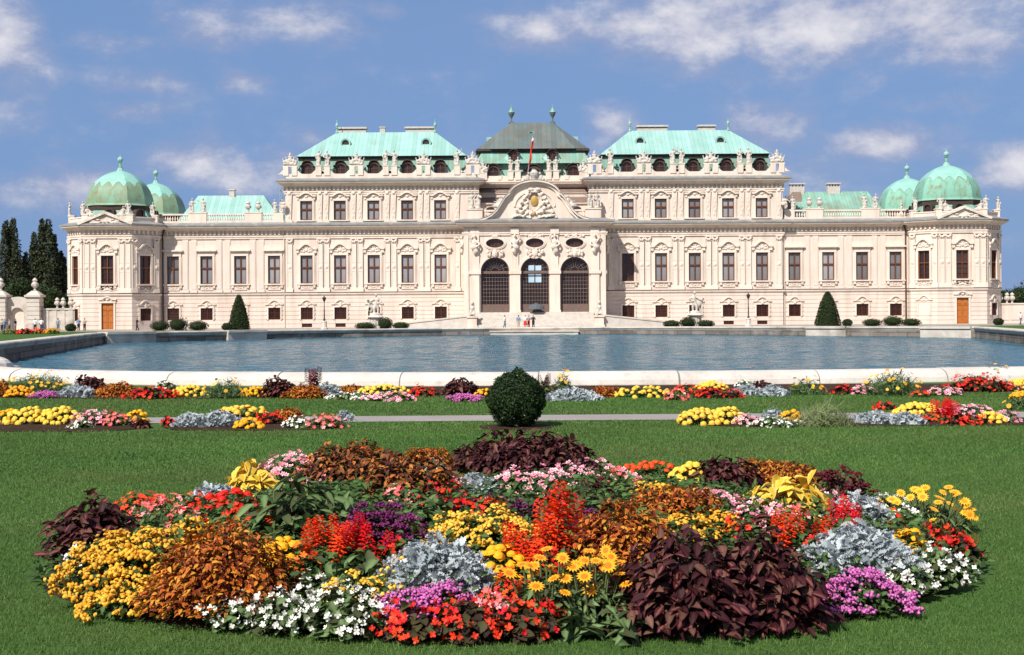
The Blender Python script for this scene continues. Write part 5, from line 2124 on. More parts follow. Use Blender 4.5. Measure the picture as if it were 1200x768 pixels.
def single_heads(t, P, nr, tpl, mat, r, name='flower_head', stalk=True):
    """each flower head a part of its own, sharing one mesh"""
    a = Acc()
    a.add(tpl, np.zeros((1, 3)), np.eye(3)[None], np.array([1.0]), np.array([.35 + .02 * RNG.random()]))
    me = a.mesh(name)
    me.materials.append(M[mat])
    fr = flat_frames(nr)
    for i in range(len(P)):
        o = bpy.data.objects.new(name, me)
        COL.objects.link(o)
        o.parent = t
        m = Matrix([list(fr[i][k]) + [P[i][k]] for k in range(3)] + [[0, 0, 0, 1]])
        o.matrix_local = m @ Matrix.Scale(r * (.85 + .3 * RNG.random()), 4)
def spaced(n, rx, ry, h, gap, r0=1.0, r1=1.15, zlo=.25):
    P, nr = dome(n * 30, rx, ry, h, r0, r1, zlo, lump=.05)
    keep = []
    for i in range(len(P)):
        if all(np.linalg.norm(P[i] - P[j]) > gap for j in keep):
            keep.append(i)
        if len(keep) >= n:
            break
    return P[keep], nr[keep]
def marigold(t, rx, ry, h, lod, mat='fl_orange', r=.032):
    under(t, rx, ry, h, lod, 'lf_green', .05)
    r = r * min(lod, 1.25)
    n = min(46, area_n(rx, ry, h, r * 2, .85))
    P, nr = spaced(n, rx, ry, h, r * 1.55, zlo=.1)
    nr = nr + np.array([0, -.1, .5]) + RNG.normal(size=nr.shape) * .25
    single_heads(t, P, nr, T_POM, mat, r)
def yellow_marigold(t, rx, ry, h, lod): marigold(t, rx, ry, h, lod, 'fl_lemon', .036)
def red_marigold(t, rx, ry, h, lod): marigold(t, rx, ry, h, lod, 'fl_redorange', .027)
def gazania(t, rx, ry, h, lod, mat='fl_gazania', n=17, r=.040):
    under(t, rx, ry, h * .8, lod, 'lf_bright', .075, 3.4, T_NARROW)
    P, nr = spaced(n, rx, ry, h, r * 1.25, 1.05, 1.25, .3)
    a = MB()
    for p in P:
        a.tube([(p[0] * .6, p[1] * .6, h * .2), (p[0], p[1], p[2])], .005, 4)
    a.build('stalks', M['lf_bright'], t, local=True)
    nr = np.array([0, -.35, .8]) + RNG.normal(size=nr.shape) * .25
    single_heads(t, P, nr, T_DAISY, mat, r)
def yellow_gazania(t, rx, ry, h, lod): gazania(t, rx, ry, h, lod, 'fl_gazyellow', 38, .042)
def salvia(t, rx, ry, h, lod, mat='fl_red'):
    under(t, rx, ry, h * .75, lod, 'lf_green', .06, 2.6, T_OVATE)
    n = max(7, min(60, int(3.4 * rx * ry / (.055 * .055) * .42)))
    P, nr = spaced(n, rx, ry, h * .62, .036, .85, 1.05, .15)
    nr = nr * .25 + np.array([0, 0, 1]) + RNG.normal(size=nr.shape) * .1
    single_heads(t, P, nr, T_SPIKE, mat, .22 * min(lod, 1.3) * (1 if h > .3 else .75), 'flower_spike')
def dark_salvia(t, rx, ry, h, lod): salvia(t, rx, ry, h, lod, 'fl_celosia')
def feathery(t, rx, ry, h, lod):
    a = Acc()
    n = area_n(rx, ry, h, .06 * lod, 5)
    leaves(a, T_BLADE, n, rx, ry, h, .10 * lod, .5, 1.06, up=.2, out=.4, droop=.7, jit=.9, aspect=.09)
    leaves(a, T_SMALL, n // 2, rx, ry, h * .9, .035 * lod, .4, 1.0, jit=1.0, droop=.3)
    a.build('foliage', 'lf_feather', t)
    f = Acc()
    heads(f, T_DAISY_S, max(9, int(130 * rx * ry + 10)), rx, ry, h, .030 * min(lod, 1.3), 1.0, 1.25, zlo=.2)
    f.build('blossoms', 'fl_yellow', t)
def straw_grass(t, rx, ry, h, lod):
    a = Acc()
    n = 900
    leaves(a, T_BLADE, n, rx, ry, h, .22, .5, 1.1, up=.1, out=.35, droop=.9, jit=.7, aspect=.035)
    a.build('foliage', 'lf_straw', t)

SPEC = {   # name, builder, category, phrase, short phrase
 'dark_coleus': ('coleus_plant', dark_coleus, 'coleus', 'dark burgundy coleus with large pointed leaves', 'dark burgundy coleus'),
 'orange_coleus': ('coleus_plant', orange_coleus, 'coleus', 'rusty orange coleus of small leaves', 'rusty orange coleus'),
 'redgreen_coleus': ('coleus_plant', redgreen_coleus, 'coleus', 'red and green coleus', 'red and green coleus'),
 'yellow_coleus': ('coleus_plant', yellow_coleus, 'coleus', 'golden yellow coleus with big pointed leaves', 'golden coleus'),
 'broad_green': ('leafy_plant', broad_green, 'leafy plant', 'leafy plant with long green leaves', 'long green leaves'),
 'dusty': ('dusty_miller', dusty, 'dusty miller', 'silver grey dusty miller', 'silver dusty miller'),
 'yellow_mum': ('yellow_flower_clump', yellow_mum, 'flowers', 'golden yellow button flowers', 'golden button flowers'),
 'lemon_mum': ('yellow_flower_clump', lemon_mum, 'flowers', 'lemon yellow button flowers', 'lemon button flowers'),
 'magenta': ('magenta_flower_clump', magenta, 'flowers', 'bright magenta ageratum', 'magenta ageratum'),
 'purple': ('purple_flower_clump', purple, 'flowers', 'dark purple ageratum', 'purple ageratum'),
 'celosia': ('celosia_clump', celosia, 'flowers', 'blackish red celosia', 'blackish celosia'),
 'red_begonia': ('begonia_clump', red_begonia, 'begonias', 'scarlet begonias', 'scarlet begonias'),
 'white_begonia': ('begonia_clump', white_begonia, 'begonias', 'white begonias', 'white begonias'),
 'coral': ('coral_flower_clump', coral_mix, 'flowers', 'coral red and pink flowers', 'coral flowers'),
 'impatiens': ('impatiens_clump', impatiens, 'impatiens', 'pink and white impatiens', 'pink and white impatiens'),
 'vermilion': ('orange_red_flower_clump', vermilion, 'flowers', 'orange red flowers', 'orange red flowers'),
 'marigold': ('marigold_clump', marigold, 'marigolds', 'round orange marigolds', 'orange marigolds'),
 'yellow_marigold': ('marigold_clump', yellow_marigold, 'marigolds', 'round yellow marigolds', 'yellow marigolds'),
 'red_marigold': ('marigold_clump', red_marigold, 'marigolds', 'small red and orange marigolds', 'red marigolds'),
 'gazania': ('gazania_clump', gazania, 'gazanias', 'large orange gazania daisies on stalks', 'orange gazanias'),
 'yellow_gazania': ('gazania_clump', yellow_gazania, 'gazanias', 'large yellow gazania daisies on stalks', 'yellow gazanias'),
 'salvia': ('salvia_clump', salvia, 'salvia', 'upright scarlet salvia spikes', 'scarlet salvia'),
 'dark_salvia': ('salvia_clump', dark_salvia, 'salvia', 'tall dark red flower spikes', 'dark red spikes'),
 'feathery': ('feathery_plant', feathery, 'flowers', 'feathery green plant dotted with yellow daisies', 'feathery yellow daisies'),
 'straw_grass': ('ornamental_grass', straw_grass, 'grass clump', 'pale ornamental grass', 'pale ornamental grass'),
}
BEDX, BEDY, BEDA, BEDB = -.02, 8.78, 3.02, 2.28
def mound(x, y):
    r2 = ((x - BEDX) / BEDA) ** 2 + ((y - BEDY) / BEDB) ** 2
    return .30 * max(0.0, 1 - r2) ** .8
USED = {}
def plant(kd, x, y, z, rx, ry, h, lod, label, group):
    nm, fn, cat, _, _ = SPEC[kd]
    t = empty(nm, (x, y, z - .02), label, cat, group)
    fn(t, rx, ry, h, lod)
    USED.setdefault(label, []).append(t.name)
    return t

def row_fit(px, py, w, hh, zfun, lod_on=False):
    """ground position and size of a mound seen centred on (px, py) and w by hh photo pixels"""
    d = 8.5 if zfun is mound else 22
    for _ in range(30):
        u, v = unroll(px, py)
        s = F / d
        h = max(.13, hh / s * .74)
        X = u * d / F
        zc = zfun(X, d) + .55 * h
        d = .5 * d + .5 * F * (EYE - zc) / v
    s = F / d
    rx = w / s / 2
    return X, d, zfun(X, d), rx, min(rx, max(.12, rx * .75)), max(.13, hh / s * .74)

FRONT = [
 ('dark_coleus', 110, 618, 98, 88, 'at the left tip of the round flower bed'),
 ('coral', 195, 598, 80, 42, 'right of the burgundy coleus at the left tip of the round bed'),
 ('vermilion', 168, 588, 60, 28, 'behind the coral flowers on the left of the round bed'),
 ('yellow_mum', 130, 664, 100, 84, 'at the left front edge of the round bed'),
 ('yellow_mum', 175, 655, 110, 90, 'against the left side of the rusty coleus'),
 ('yellow_mum', 158, 697, 108, 50, 'lowest of three on the left lawn edge of the round bed'),
 ('orange_coleus', 262, 665, 160, 118, 'large mound in the left front of the round bed'),
 ('dusty', 250, 578, 56, 26, 'small tuft on the left back edge of the round bed'),
 ('yellow_coleus', 296, 562, 62, 46, 'on the left back shoulder of the round bed'),
 ('impatiens', 345, 550, 84, 46, 'right of the golden coleus on the back left shoulder'),
 ('red_marigold', 270, 592, 90, 40, 'below the golden coleus on the left of the round bed'),
 ('redgreen_coleus', 415, 545, 130, 62, 'at the back of the round bed left of the burgundy mound'),
 ('redgreen_coleus', 480, 560, 110, 70, 'behind the purple ageratum'),
 ('broad_green', 355, 595, 130, 80, 'between rusty coleus and purple ageratum'),
 ('vermilion', 320, 612, 70, 40, 'beside the long green leaves above the rusty coleus'),
 ('purple', 448, 618, 95, 62, 'in the middle left of the round bed'),
 ('salvia', 388, 640, 62, 66, 'in front of the long green leaves'),
 ('salvia', 425, 640, 46, 50, 'in front of the purple ageratum'),
 ('marigold', 332, 650, 54, 44, 'at the right flank of the large rusty coleus mound'),
 ('white_begonia', 275, 712, 70, 50, 'at the front lawn edge below the large rusty coleus'),
 ('white_begonia', 330, 714, 70, 56, 'second along the front edge from the left'),
 ('white_begonia', 405, 712, 110, 62, 'at the front edge left of the magenta ageratum'),
 ('broad_green', 420, 668, 100, 50, 'low in front of the salvia and above the white begonias'),
 ('lemon_mum', 425, 690, 90, 34, 'scattered above the white begonias'),
 ('dusty', 512, 662, 118, 76, 'large mound behind the magenta ageratum in front'),
 ('magenta', 502, 704, 112, 36, 'below the silver mound at the front of the bed'),
 ('red_begonia', 490, 724, 90, 52, 'at the front edge below the magenta ageratum'),
 ('red_begonia', 545, 722, 90, 56, 'middle of three at the front edge'),
 ('red_begonia', 612, 722, 80, 52, 'at the front edge below the orange gazanias'),
 ('lemon_mum', 568, 622, 120, 58, 'in the centre of the round bed'),
 ('lemon_mum', 530, 618, 60, 44, 'beside the purple ageratum'),
 ('marigold', 588, 660, 66, 46, 'below the lemon flowers in the centre'),
 ('salvia', 625, 640, 60, 80, 'left of two tall drifts in the bed centre'),
 ('salvia', 655, 625, 60, 96, 'right of two tall drifts in the bed centre'),
 ('gazania', 640, 690, 90, 84, 'at the centre front right of the marigolds'),
 ('gazania', 695, 690, 80, 88, 'against the big burgundy coleus'),
 ('dark_coleus', 615, 530, 158, 56, 'topmost mound at the back centre of the round bed'),
 ('impatiens', 625, 565, 90, 46, 'left drift below the burgundy mound at the back'),
 ('impatiens', 690, 560, 110, 46, 'right drift below the burgundy mound at the back'),
 ('dusty', 560, 572, 64, 36, 'small tuft in front of the back burgundy mound'),
 ('red_begonia', 545, 596, 90, 36, 'behind the lemon flowers in the centre'),
 ('broad_green', 505, 598, 80, 50, 'right of the purple ageratum'),
 ('purple', 610, 596, 50, 34, 'tiny clump behind the scarlet salvia'),
 ('broad_green', 700, 595, 60, 48, 'right of the tall scarlet salvia'),
 ('purple', 690, 612, 36, 40, 'tiny clump right of the scarlet salvia'),
 ('orange_coleus', 730, 630, 120, 90, 'left of two mounds behind the big burgundy coleus'),
 ('orange_coleus', 790, 592, 110, 60, 'right of two mounds behind the big burgundy coleus'),
 ('dark_coleus', 800, 680, 160, 130, 'huge mound at the front, left half'),
 ('dark_coleus', 890, 678, 150, 128, 'huge mound at the front, right half'),
 ('yellow_mum', 800, 618, 70, 26, 'small clump behind the huge burgundy coleus'),
 ('yellow_mum', 848, 614, 40, 24, 'tiny clump beside pink impatiens'),
 ('impatiens', 835, 592, 74, 44, 'left of the golden coleus on the right'),
 ('impatiens', 890, 606, 80, 44, 'in front of the golden coleus on the right'),
 ('dark_coleus', 850, 556, 84, 50, 'on the right back shoulder of the round bed'),
 ('orange_coleus', 908, 552, 92, 34, 'low strip at the right back edge'),
 ('yellow_coleus', 925, 582, 96, 58, 'on the right shoulder of the round bed'),
 ('red_marigold', 760, 552, 80, 26, 'at the back edge right of pink impatiens'),
 ('yellow_marigold', 808, 560, 40, 40, 'at the back edge beside a burgundy coleus'),
 ('celosia', 982, 566, 70, 42, 'at the right back edge of the round bed'),
 ('dusty', 1008, 600, 76, 48, 'behind the large silver mound on the right'),
 ('dusty', 1008, 645, 122, 68, 'large mound above the magenta ageratum on the right'),
 ('salvia', 938, 628, 50, 54, 'right of the huge burgundy coleus'),
 ('salvia', 992, 614, 42, 26, 'short one between two silver mounds'),
 ('magenta', 1010, 692, 98, 50, 'at the right front edge of the round bed'),
 ('white_begonia', 1060, 672, 60, 50, 'right of the magenta ageratum'),
 ('white_begonia', 1100, 662, 66, 52, 'at the right tip of the round bed'),
 ('yellow_gazania', 1084, 600, 98, 58, 'at the right tip of the round bed'),
 ('red_begonia', 1122, 638, 44, 46, 'at the far right tip below the yellow gazanias'),
 ('marigold', 1064, 634, 34, 24, 'tiny clump below the yellow gazanias'),
 ('white_begonia', 1045, 590, 40, 30, 'small clump left of the yellow gazanias'),
]
G1 = 'plants in the round flower bed'
# loose tufts that grow between the larger mounds
TUFTS = [('vermilion', 225, 590, 44, 26), ('red_begonia', 288, 600, 40, 26), ('coral', 215, 612, 40, 22), ('impatiens', 380, 562, 40, 26), ('vermilion', 440, 560, 34, 24), ('coral', 470, 585, 36, 24),
 ('white_begonia', 505, 545, 30, 22), ('red_begonia', 520, 580, 44, 26), ('impatiens', 540, 575, 36, 24), ('vermilion', 575, 600, 40, 26), ('red_begonia', 655, 590, 40, 26), ('coral', 735, 570, 44, 24),
 ('yellow_mum', 765, 582, 40, 22), ('white_begonia', 780, 600, 30, 20), ('vermilion', 870, 620, 36, 24), ('coral', 930, 612, 36, 24), ('red_begonia', 960, 640, 36, 30), ('impatiens', 970, 590, 34, 22),
 ('vermilion', 1040, 612, 30, 20), ('white_begonia', 1062, 608, 30, 20), ('red_begonia', 1098, 632, 34, 24), ('yellow_mum', 228, 625, 44, 26), ('vermilion', 355, 660, 36, 28), ('white_begonia', 365, 690, 40, 30),
 ('yellow_mum', 470, 672, 30, 26), ('red_begonia', 462, 655, 34, 24), ('vermilion', 600, 690, 44, 30), ('red_begonia', 640, 660, 40, 26), ('coral', 580, 712, 40, 24), ('broad_green', 735, 735, 44, 26),
 ('broad_green', 680, 728, 44, 26), ('white_begonia', 92, 650, 30, 20), ('yellow_mum', 600, 625, 40, 24), ('orange_coleus', 500, 540, 60, 30), ('vermilion', 420, 532, 40, 20), ('celosia', 700, 575, 40, 22)]
bed = MB()
vs, fs = [], []
nn, mm = 64, 10
for j in range(mm + 1):
    for i in range(nn):
        a = 2 * PI * i / nn
        k = j / mm
        wob = 1 + (.035 * math.sin(5 * a + 1) + .02 * math.sin(11 * a)) * k
        x, y = BEDX + BEDA * .99 * k * wob * math.cos(a), BEDY + BEDB * .99 * k * wob * math.sin(a)
        vs.append((x, y, mound(x, y) + .012 - (.05 if j == mm else 0)))
for j in range(mm):
    for i in range(nn):
        a, b_ = j * nn + i, j * nn + (i + 1) % nn
        fs.append((a, b_, b_ + nn, a + nn))
bed.add(vs, fs)
tag(bed.build('soil', M['soil'], smooth=True), kind='structure')
for kd, px, py, w, hh, where in FRONT:
    X, d, z, rx, ry, h = row_fit(px, py, w, hh, mound)
    lb = SPEC[kd][3] + ', ' + where
    if len(lb.split()) > 16:
        lb = SPEC[kd][4] + ', ' + where
    plant(kd, X, d, z, rx * 1.14, ry * 1.1, h * 1.06, 1.0 if d < 9 else 1.1, lb, G1)

seen_ = set()
for kd, px, py, w, hh in TUFTS:
    near = sorted((f for f in FRONT if f[0] != kd), key=lambda f: math.hypot(f[1] - px, (f[2] - py) * 1.6))
    lb = None
    for a_ in range(4):
        for c_ in range(a_ + 1, 5):
            if near[a_][0] == near[c_][0]:
                continue
            t_ = 'small tuft of ' + SPEC[kd][4] + ' between ' + SPEC[near[a_][0]][4] + ' and ' + SPEC[near[c_][0]][4]
            if t_ not in seen_ and lb is None and len(t_.split()) < 16:
                lb = t_
    seen_.add(lb)
    X, d, z, rx, ry, h = row_fit(px, py, w, hh, mound)
    plant(kd, X, d, z, rx * 1.2, ry * 1.2, h * 1.25, 1.0, lb, G1)

def flatz(x, y): return 0.0
def auto_row(rows, place, group, lod):
    rows = sorted(rows, key=lambda r: r[1])
    n = len(rows)
    for i, (kd, px, py, w, hh) in enumerate(rows):
        def sh(k):
            return SPEC[rows[k][0]][4]
        if i == 0:
            wh = f'left end of the {place}, before {sh(1)}'
        elif i == n - 1:
            wh = f'right end of the {place}, after {sh(n - 2)}'
        else:
            wh = f'between {sh(i - 1)} and {sh(i + 1)}, {place}'
        X, d, z, rx, ry, h = row_fit(px, py, w, hh, flatz)
        plant(kd, X, d, z, rx * 1.05, ry, h, lod, SPEC[kd][4] + ' ' + wh, group)
RIM = [('orange_coleus', 2, 455, 22, 24), ('feathery', 45, 449, 76, 30), ('marigold', 24, 459, 30, 16), ('magenta', 52, 462, 26, 8), ('dusty', 90, 458, 46, 18), ('dark_coleus', 103, 447, 36, 22),
 ('orange_coleus', 137, 456, 52, 22), ('red_begonia', 180, 460, 56, 18), ('white_begonia', 195, 451, 24, 14), ('yellow_marigold', 222, 458, 38, 16), ('feathery', 264, 455, 46, 30),
 ('marigold', 300, 459, 34, 14), ('dark_coleus', 326, 454, 44, 30), ('orange_coleus', 358, 458, 48, 22), ('dark_salvia', 368, 446, 14, 26), ('dusty', 384, 456, 30, 18), ('white_begonia', 412, 463, 52, 12),
 ('orange_coleus', 412, 455, 40, 12), ('yellow_marigold', 450, 457, 56, 14), ('impatiens', 458, 464, 60, 14), ('red_begonia', 496, 458, 34, 16), ('dark_coleus', 541, 453, 44, 26), ('magenta', 545, 466, 36, 8),
 ('marigold', 568, 461, 22, 14), ('dark_salvia', 638, 450, 14, 24), ('feathery', 660, 448, 22, 30), ('dusty', 672, 462, 62, 18), ('orange_coleus', 710, 458, 40, 18), ('yellow_marigold', 755, 459, 66, 16), ('coral', 793, 462, 30, 18), ('vermilion', 806, 455, 34, 14),
 ('red_begonia', 840, 460, 60, 16), ('yellow_marigold', 834, 452, 34, 12), ('dusty', 876, 457, 32, 16), ('dusty', 905, 458, 38, 16), ('white_begonia', 873, 449, 24, 10), ('dark_coleus', 892, 450, 24, 12), ('feathery', 945, 453, 42, 24),
 ('red_begonia', 988, 456, 26, 16), ('impatiens', 1013, 457, 32, 14), ('feathery', 1046, 449, 62, 36), ('impatiens', 1106, 458, 44, 14), ('red_begonia', 1146, 449, 72, 24), ('coral', 1182, 452, 24, 16),
 ('feathery', 1166, 437, 50, 22), ('yellow_marigold', 1198, 449, 32, 14), ('vermilion', 1080, 461, 24, 10), ('marigold', 1195, 463, 22, 12)]
auto_row(RIM, 'basin strip', 'plants in the strip along the basin coping', 1.55)
MIDL = [('marigold', 8, 488, 30, 20), ('yellow_marigold', 34, 487, 50, 24), ('yellow_marigold', 70, 487, 46, 24), ('impatiens', 108, 489, 44, 24), ('white_begonia', 96, 496, 28, 14), ('coral', 138, 490, 42, 22), ('marigold', 160, 488, 24, 18),
 ('dark_coleus', 165, 496, 22, 12), ('red_begonia', 198, 494, 18, 10), ('dusty', 225, 492, 48, 20), ('dusty', 258, 490, 48, 24), ('yellow_marigold', 284, 484, 62, 22), ('marigold', 292, 496, 30, 12), ('red_begonia', 315, 489, 32, 20),
 ('orange_coleus', 338, 485, 42, 20), ('white_begonia', 350, 494, 38, 18), ('coral', 382, 493, 44, 22), ('dusty', 404, 487, 18, 16)]
MIDR = [('yellow_marigold', 820, 488, 44, 24), ('yellow_marigold', 850, 487, 44, 24), ('impatiens', 874, 491, 36, 16), ('dusty', 906, 485, 24, 18), ('marigold', 926, 487, 26, 14), ('white_begonia', 910, 494, 56, 12), ('straw_grass', 965, 485, 70, 36),
 ('dusty', 1026, 489, 48, 18), ('dusty', 1060, 490, 46, 18), ('red_begonia', 1037, 475, 24, 12), ('yellow_marigold', 1076, 478, 48, 16), ('vermilion', 1088, 488, 34, 16), ('salvia', 1106, 484, 30, 18), ('red_begonia', 1132, 491, 56, 16),
 ('impatiens', 1132, 479, 58, 16), ('yellow_marigold', 1162, 489, 34, 16), ('impatiens', 1180, 487, 30, 20), ('feathery', 1196, 470, 34, 26)]
auto_row(MIDL, 'left path bed', 'plants in the left bed by the path', 1.4)
auto_row(MIDR, 'right path bed', 'plants in the right bed by the path', 1.4)
b = MB()
for x0, x1, y0, y1 in ((-13.5, 12.5, 23.6, 28.2),):
    b.add([(x0, y0 + .6, .005), (x1, y0 + .6, .005), (x1, y1 - .3, .005), (x0, y1 - .3, .005)], [(0, 1, 2, 3)])
def strip(px0, px1, y0, y1, z):
    vs, fs = [], []
    n = 24
    for i in range(n + 1):
        px = px0 + (px1 - px0) * i / n
        x = (px - 600) / F * (y0 + y1) / 2
        e = .12 * mnoise.noise((x * 1.3, 5, 0))
        tap = 1 - .9 * (abs(i / n - .5) * 2) ** 6
        ym = (y0 + y1) / 2
        vs += [(x, ym - (ym - y0 + e) * tap, z), (x, ym + (y1 - ym + e) * tap, z)]
    for i in range(n):
        fs.append((i * 2, i * 2 + 2, i * 2 + 3, i * 2 + 1))
    b.add(vs, fs)
b = MB()
strip(-60, 1260, 24.3, 27.6, .008)
strip(-60, 176, 17.9, 19.1, .010)
strip(192, 412, 17.9, 19.1, .010)
strip(804, 1260, 17.9, 19.1, .010)
tag(b.build('soil', M['soil']), kind='structure')
for lb, ns in USED.items():
    if len(ns) > 1:
        print('DUP', lb, ns)

# ------------------------------------------------------------------ clipped box ball
def leafy(parent, mat, n, pts_fn, L_, name='foliage', tpl=T_CHIP, jit=.9):
    P, nr = pts_fn(n)
    n = len(P)
    a = Acc()
    d = np.cross(nr, RNG.normal(size=nr.shape)) + nr * .55
    a.add(tpl, P, frames(d, nr + RNG.normal(size=nr.shape) * jit * .5), L_ * (.7 + .6 * RNG.random(n)))
    return a.build(name, mat, parent)
def ball_pts(rx, rz, zc, lump=.05, r0=.82):
    def fn(n):
        D = nrmz(RNG.normal(size=(n, 3)))
        lm = 1 + lump * (np.sin(D[:, 0] * 7 + 1) * np.cos(D[:, 2] * 6) + np.sin(D[:, 1] * 9 + D[:, 0] * 5) * .6 + .8 * np.sin(D[:, 2] * 13 + D[:, 0] * 11))
        r = (r0 + (1.03 - r0) * RNG.random(n) ** .5) * lm
        return D * np.array([rx, rx, rz]) * r[:, None] + np.array([0, 0, zc]), D
    return fn
x, d = ground_at(605, 501, 0)
box = empty('boxwood_ball', (x, d, 0), 'round clipped boxwood ball standing alone on the lawn before the path', 'shrub')
leafy(box, 'lf_box', 11000, ball_pts(.365, .365, .37, .055, .76), .040, tpl=T_SMALL)
bm_ = MB(); bm_.tube([(0, 0, -.05), (0, 0, .4)], .03, 6)
bm_.build('trunk', M['bark'], box, local=True)
b = MB()
b.lathe([(.5, -.02), (.5, .012), (.3, .02)], (x, d, 0), 20)
tag(b.build('soil', M['soil']), kind='structure')
# ------------------------------------------------------------------ low foliage filling the gaps of the round bed
def ground_cover():
    a = Acc()
    n = 17000
    th = RNG.random(n) * 2 * PI
    rr_ = np.sqrt(RNG.random(n)) * .985
    X = BEDX + BEDA * rr_ * np.cos(th)
    Y = BEDY + BEDB * rr_ * np.sin(th)
    Z = np.array([mound(x, y) for x, y in zip(X, Y)]) + RNG.random(n) * .15 * np.minimum(1, (1.0 - rr_) * 6 + .25)
    d = RNG.normal(size=(n, 3)); d[:, 2] = np.abs(d[:, 2]) * .5
    a.add(T_OVATE, np.stack([X, Y, Z], -1), frames(d, np.array([0, 0, 1.0]) + RNG.normal(size=(n, 3)) * .5), .035 + .03 * RNG.random(n))
    o = a.build('ground_cover', 'lf_green')
    tag(o, 'low dark green leaves filling the gaps between the bedding plants', 'ground cover', kind='stuff')
ground_cover()

# ------------------------------------------------------------------ lawn blades
def grass():
    a = Acc()
    def in_bed(X, Y):
        return ((X - BEDX) / (BEDA * 1.0)) ** 2 + ((Y - BEDY) / (BEDB * 1.0)) ** 2 < 1
    for d0, d1, dens, hgt, wid in ((5.4, 7.5, 8200, .026, .0040), (7.5, 10, 5600, .026, .0050), (10, 13.5, 3300, .027, .0066), (13.5, 18, 1700, .030, .0095), (18, 24.6, 800, .034, .014)):
        xm = d1 * .46 + 1.2
        n = int(dens * (d1 - d0) * 2 * xm)
        X = (RNG.random(n) * 2 - 1) * xm
        Y = d0 + (d1 - d0) * RNG.random(n)
        keep = (np.abs(X) < Y * .46 + 1.2) & ~in_bed(X, Y) & ~((Y > 19.08) & (Y < 20.2)) & (np.hypot(X - .06, Y - 18.03) > .42)
        keep &= ~((Y > 17.95) & (Y < 19.1) & ((X < -2.45) | (X > 2.5)) & (RNG.random(n) < .96))
        X, Y = X[keep], Y[keep]
        m = len(X)
        cl = np.array([mnoise.noise((x * 2.2, y * 2.2, 0)) for x, y in zip(X[::16], Y[::16])])
        d = RNG.normal(size=(m, 3)) * .55
        d[:, 2] = 1
        S = hgt * (.6 + .75 * RNG.random(m))
        th = RNG.random(m) * 2 * PI
        up = np.stack([np.cos(th), np.sin(th), np.zeros(m)], -1)
        a.add(T_BLADE, np.stack([X, Y, np.full(m, -.004)], -1), frames(d, up), np.stack([wid * (.7 + .6 * RNG.random(m)), S, S], -1))
    o = a.build('grass', 'grass')
    tag(o, 'mown green lawn grass around the flower beds', 'grass', kind='stuff')
    # tiny pale clover heads along the path edge
    c = Acc()
    n = 200
    X = (RNG.random(n) * 2 - 1) * 5.5
    Y = 16.2 + 1.6 * RNG.random(n)
    c.add(T_OCTA, np.stack([X, Y, np.full(n, .035)], -1), flat_frames(np.tile(np.array([0, 0, 1.0]), (n, 1))), .006 + .006 * RNG.random(n))
    tag(c.build('clover_flowers', 'lf_straw'), 'tiny pale clover heads in the lawn before the path', 'clover', kind='stuff')
grass()

# ------------------------------------------------------------------ statues
SG = 'stone statues along the palace roofs'
def st_mesh(nm, parts, v=.055, j=.018):
    return body_mesh(nm, parts, v, j)
def figure_parts(v):
    """draped standing figure about 2.15 m tall; v picks the pose"""
    s = -1 if v % 2 else 1
    P = [('e', (0, 0, .06), (.36, .32, .1)), ('c', (-.13, 0, .12), .11, (-.14, -.02, .55), .13), ('c', (-.14, -.02, .55), .13, (-.11, 0, 1.02), .18),
         ('c', (.15, -.06, .12), .1, (.17, -.12, .55), .125), ('c', (.17, -.12, .55), .125, (.11, 0, 1.02), .18), ('c', (s * .1, .06, .15), .16, (s * .08, .05, .95), .24),
         ('e', (0, 0, 1.05), (.24, .19, .2)), ('c', (0, 0, 1.1), .19, (s * .02, 0, 1.45), .22), ('e', (s * .02, 0, 1.5), (.29, .18, .19)), ('c', (s * .02, 0, 1.6), .08, (s * .03, -.02, 1.75), .08),
         ('e', (s * .04, -.03, 1.9), (.125, .15, .165)), ('e', (s * .04, -.19, 1.89), (.03, .04, .04)), ('e', (s * .04, .02, 1.98), (.14, .15, .12))]
    arm = {0: ((.55, -.08, 1.75), (.62, -.16, 2.15)), 1: ((.5, .02, 1.2), (.36, -.26, 1.05)), 2: ((.48, -.18, 1.3), (.12, -.34, 1.4)), 3: ((.6, 0, 1.62), (.9, -.1, 1.75))}[v % 4]
    P += [('c', (s * .29, 0, 1.52), .1, (s * arm[0][0], arm[0][1], arm[0][2]), .085), ('c', (s * arm[0][0], arm[0][1], arm[0][2]), .085, (s * arm[1][0], arm[1][1], arm[1][2]), .065),
          ('e', (s * arm[1][0], arm[1][1] - .02, arm[1][2] + .05), (.07, .06, .09)),
          ('c', (-s * .29, 0, 1.52), .1, (-s * .42, .02, 1.18), .085), ('c', (-s * .42, .02, 1.18), .085, (-s * .3, -.22, 1.0), .065), ('e', (-s * .28, -.25, .98), (.07, .07, .07)),
          ('c', (s * .25, .08, 1.5), .1, (-s * .3, .06, .7), .12), ('c', (-s * .32, .05, .9), .1, (-s * .34, .05, .2), .12)]
    return P
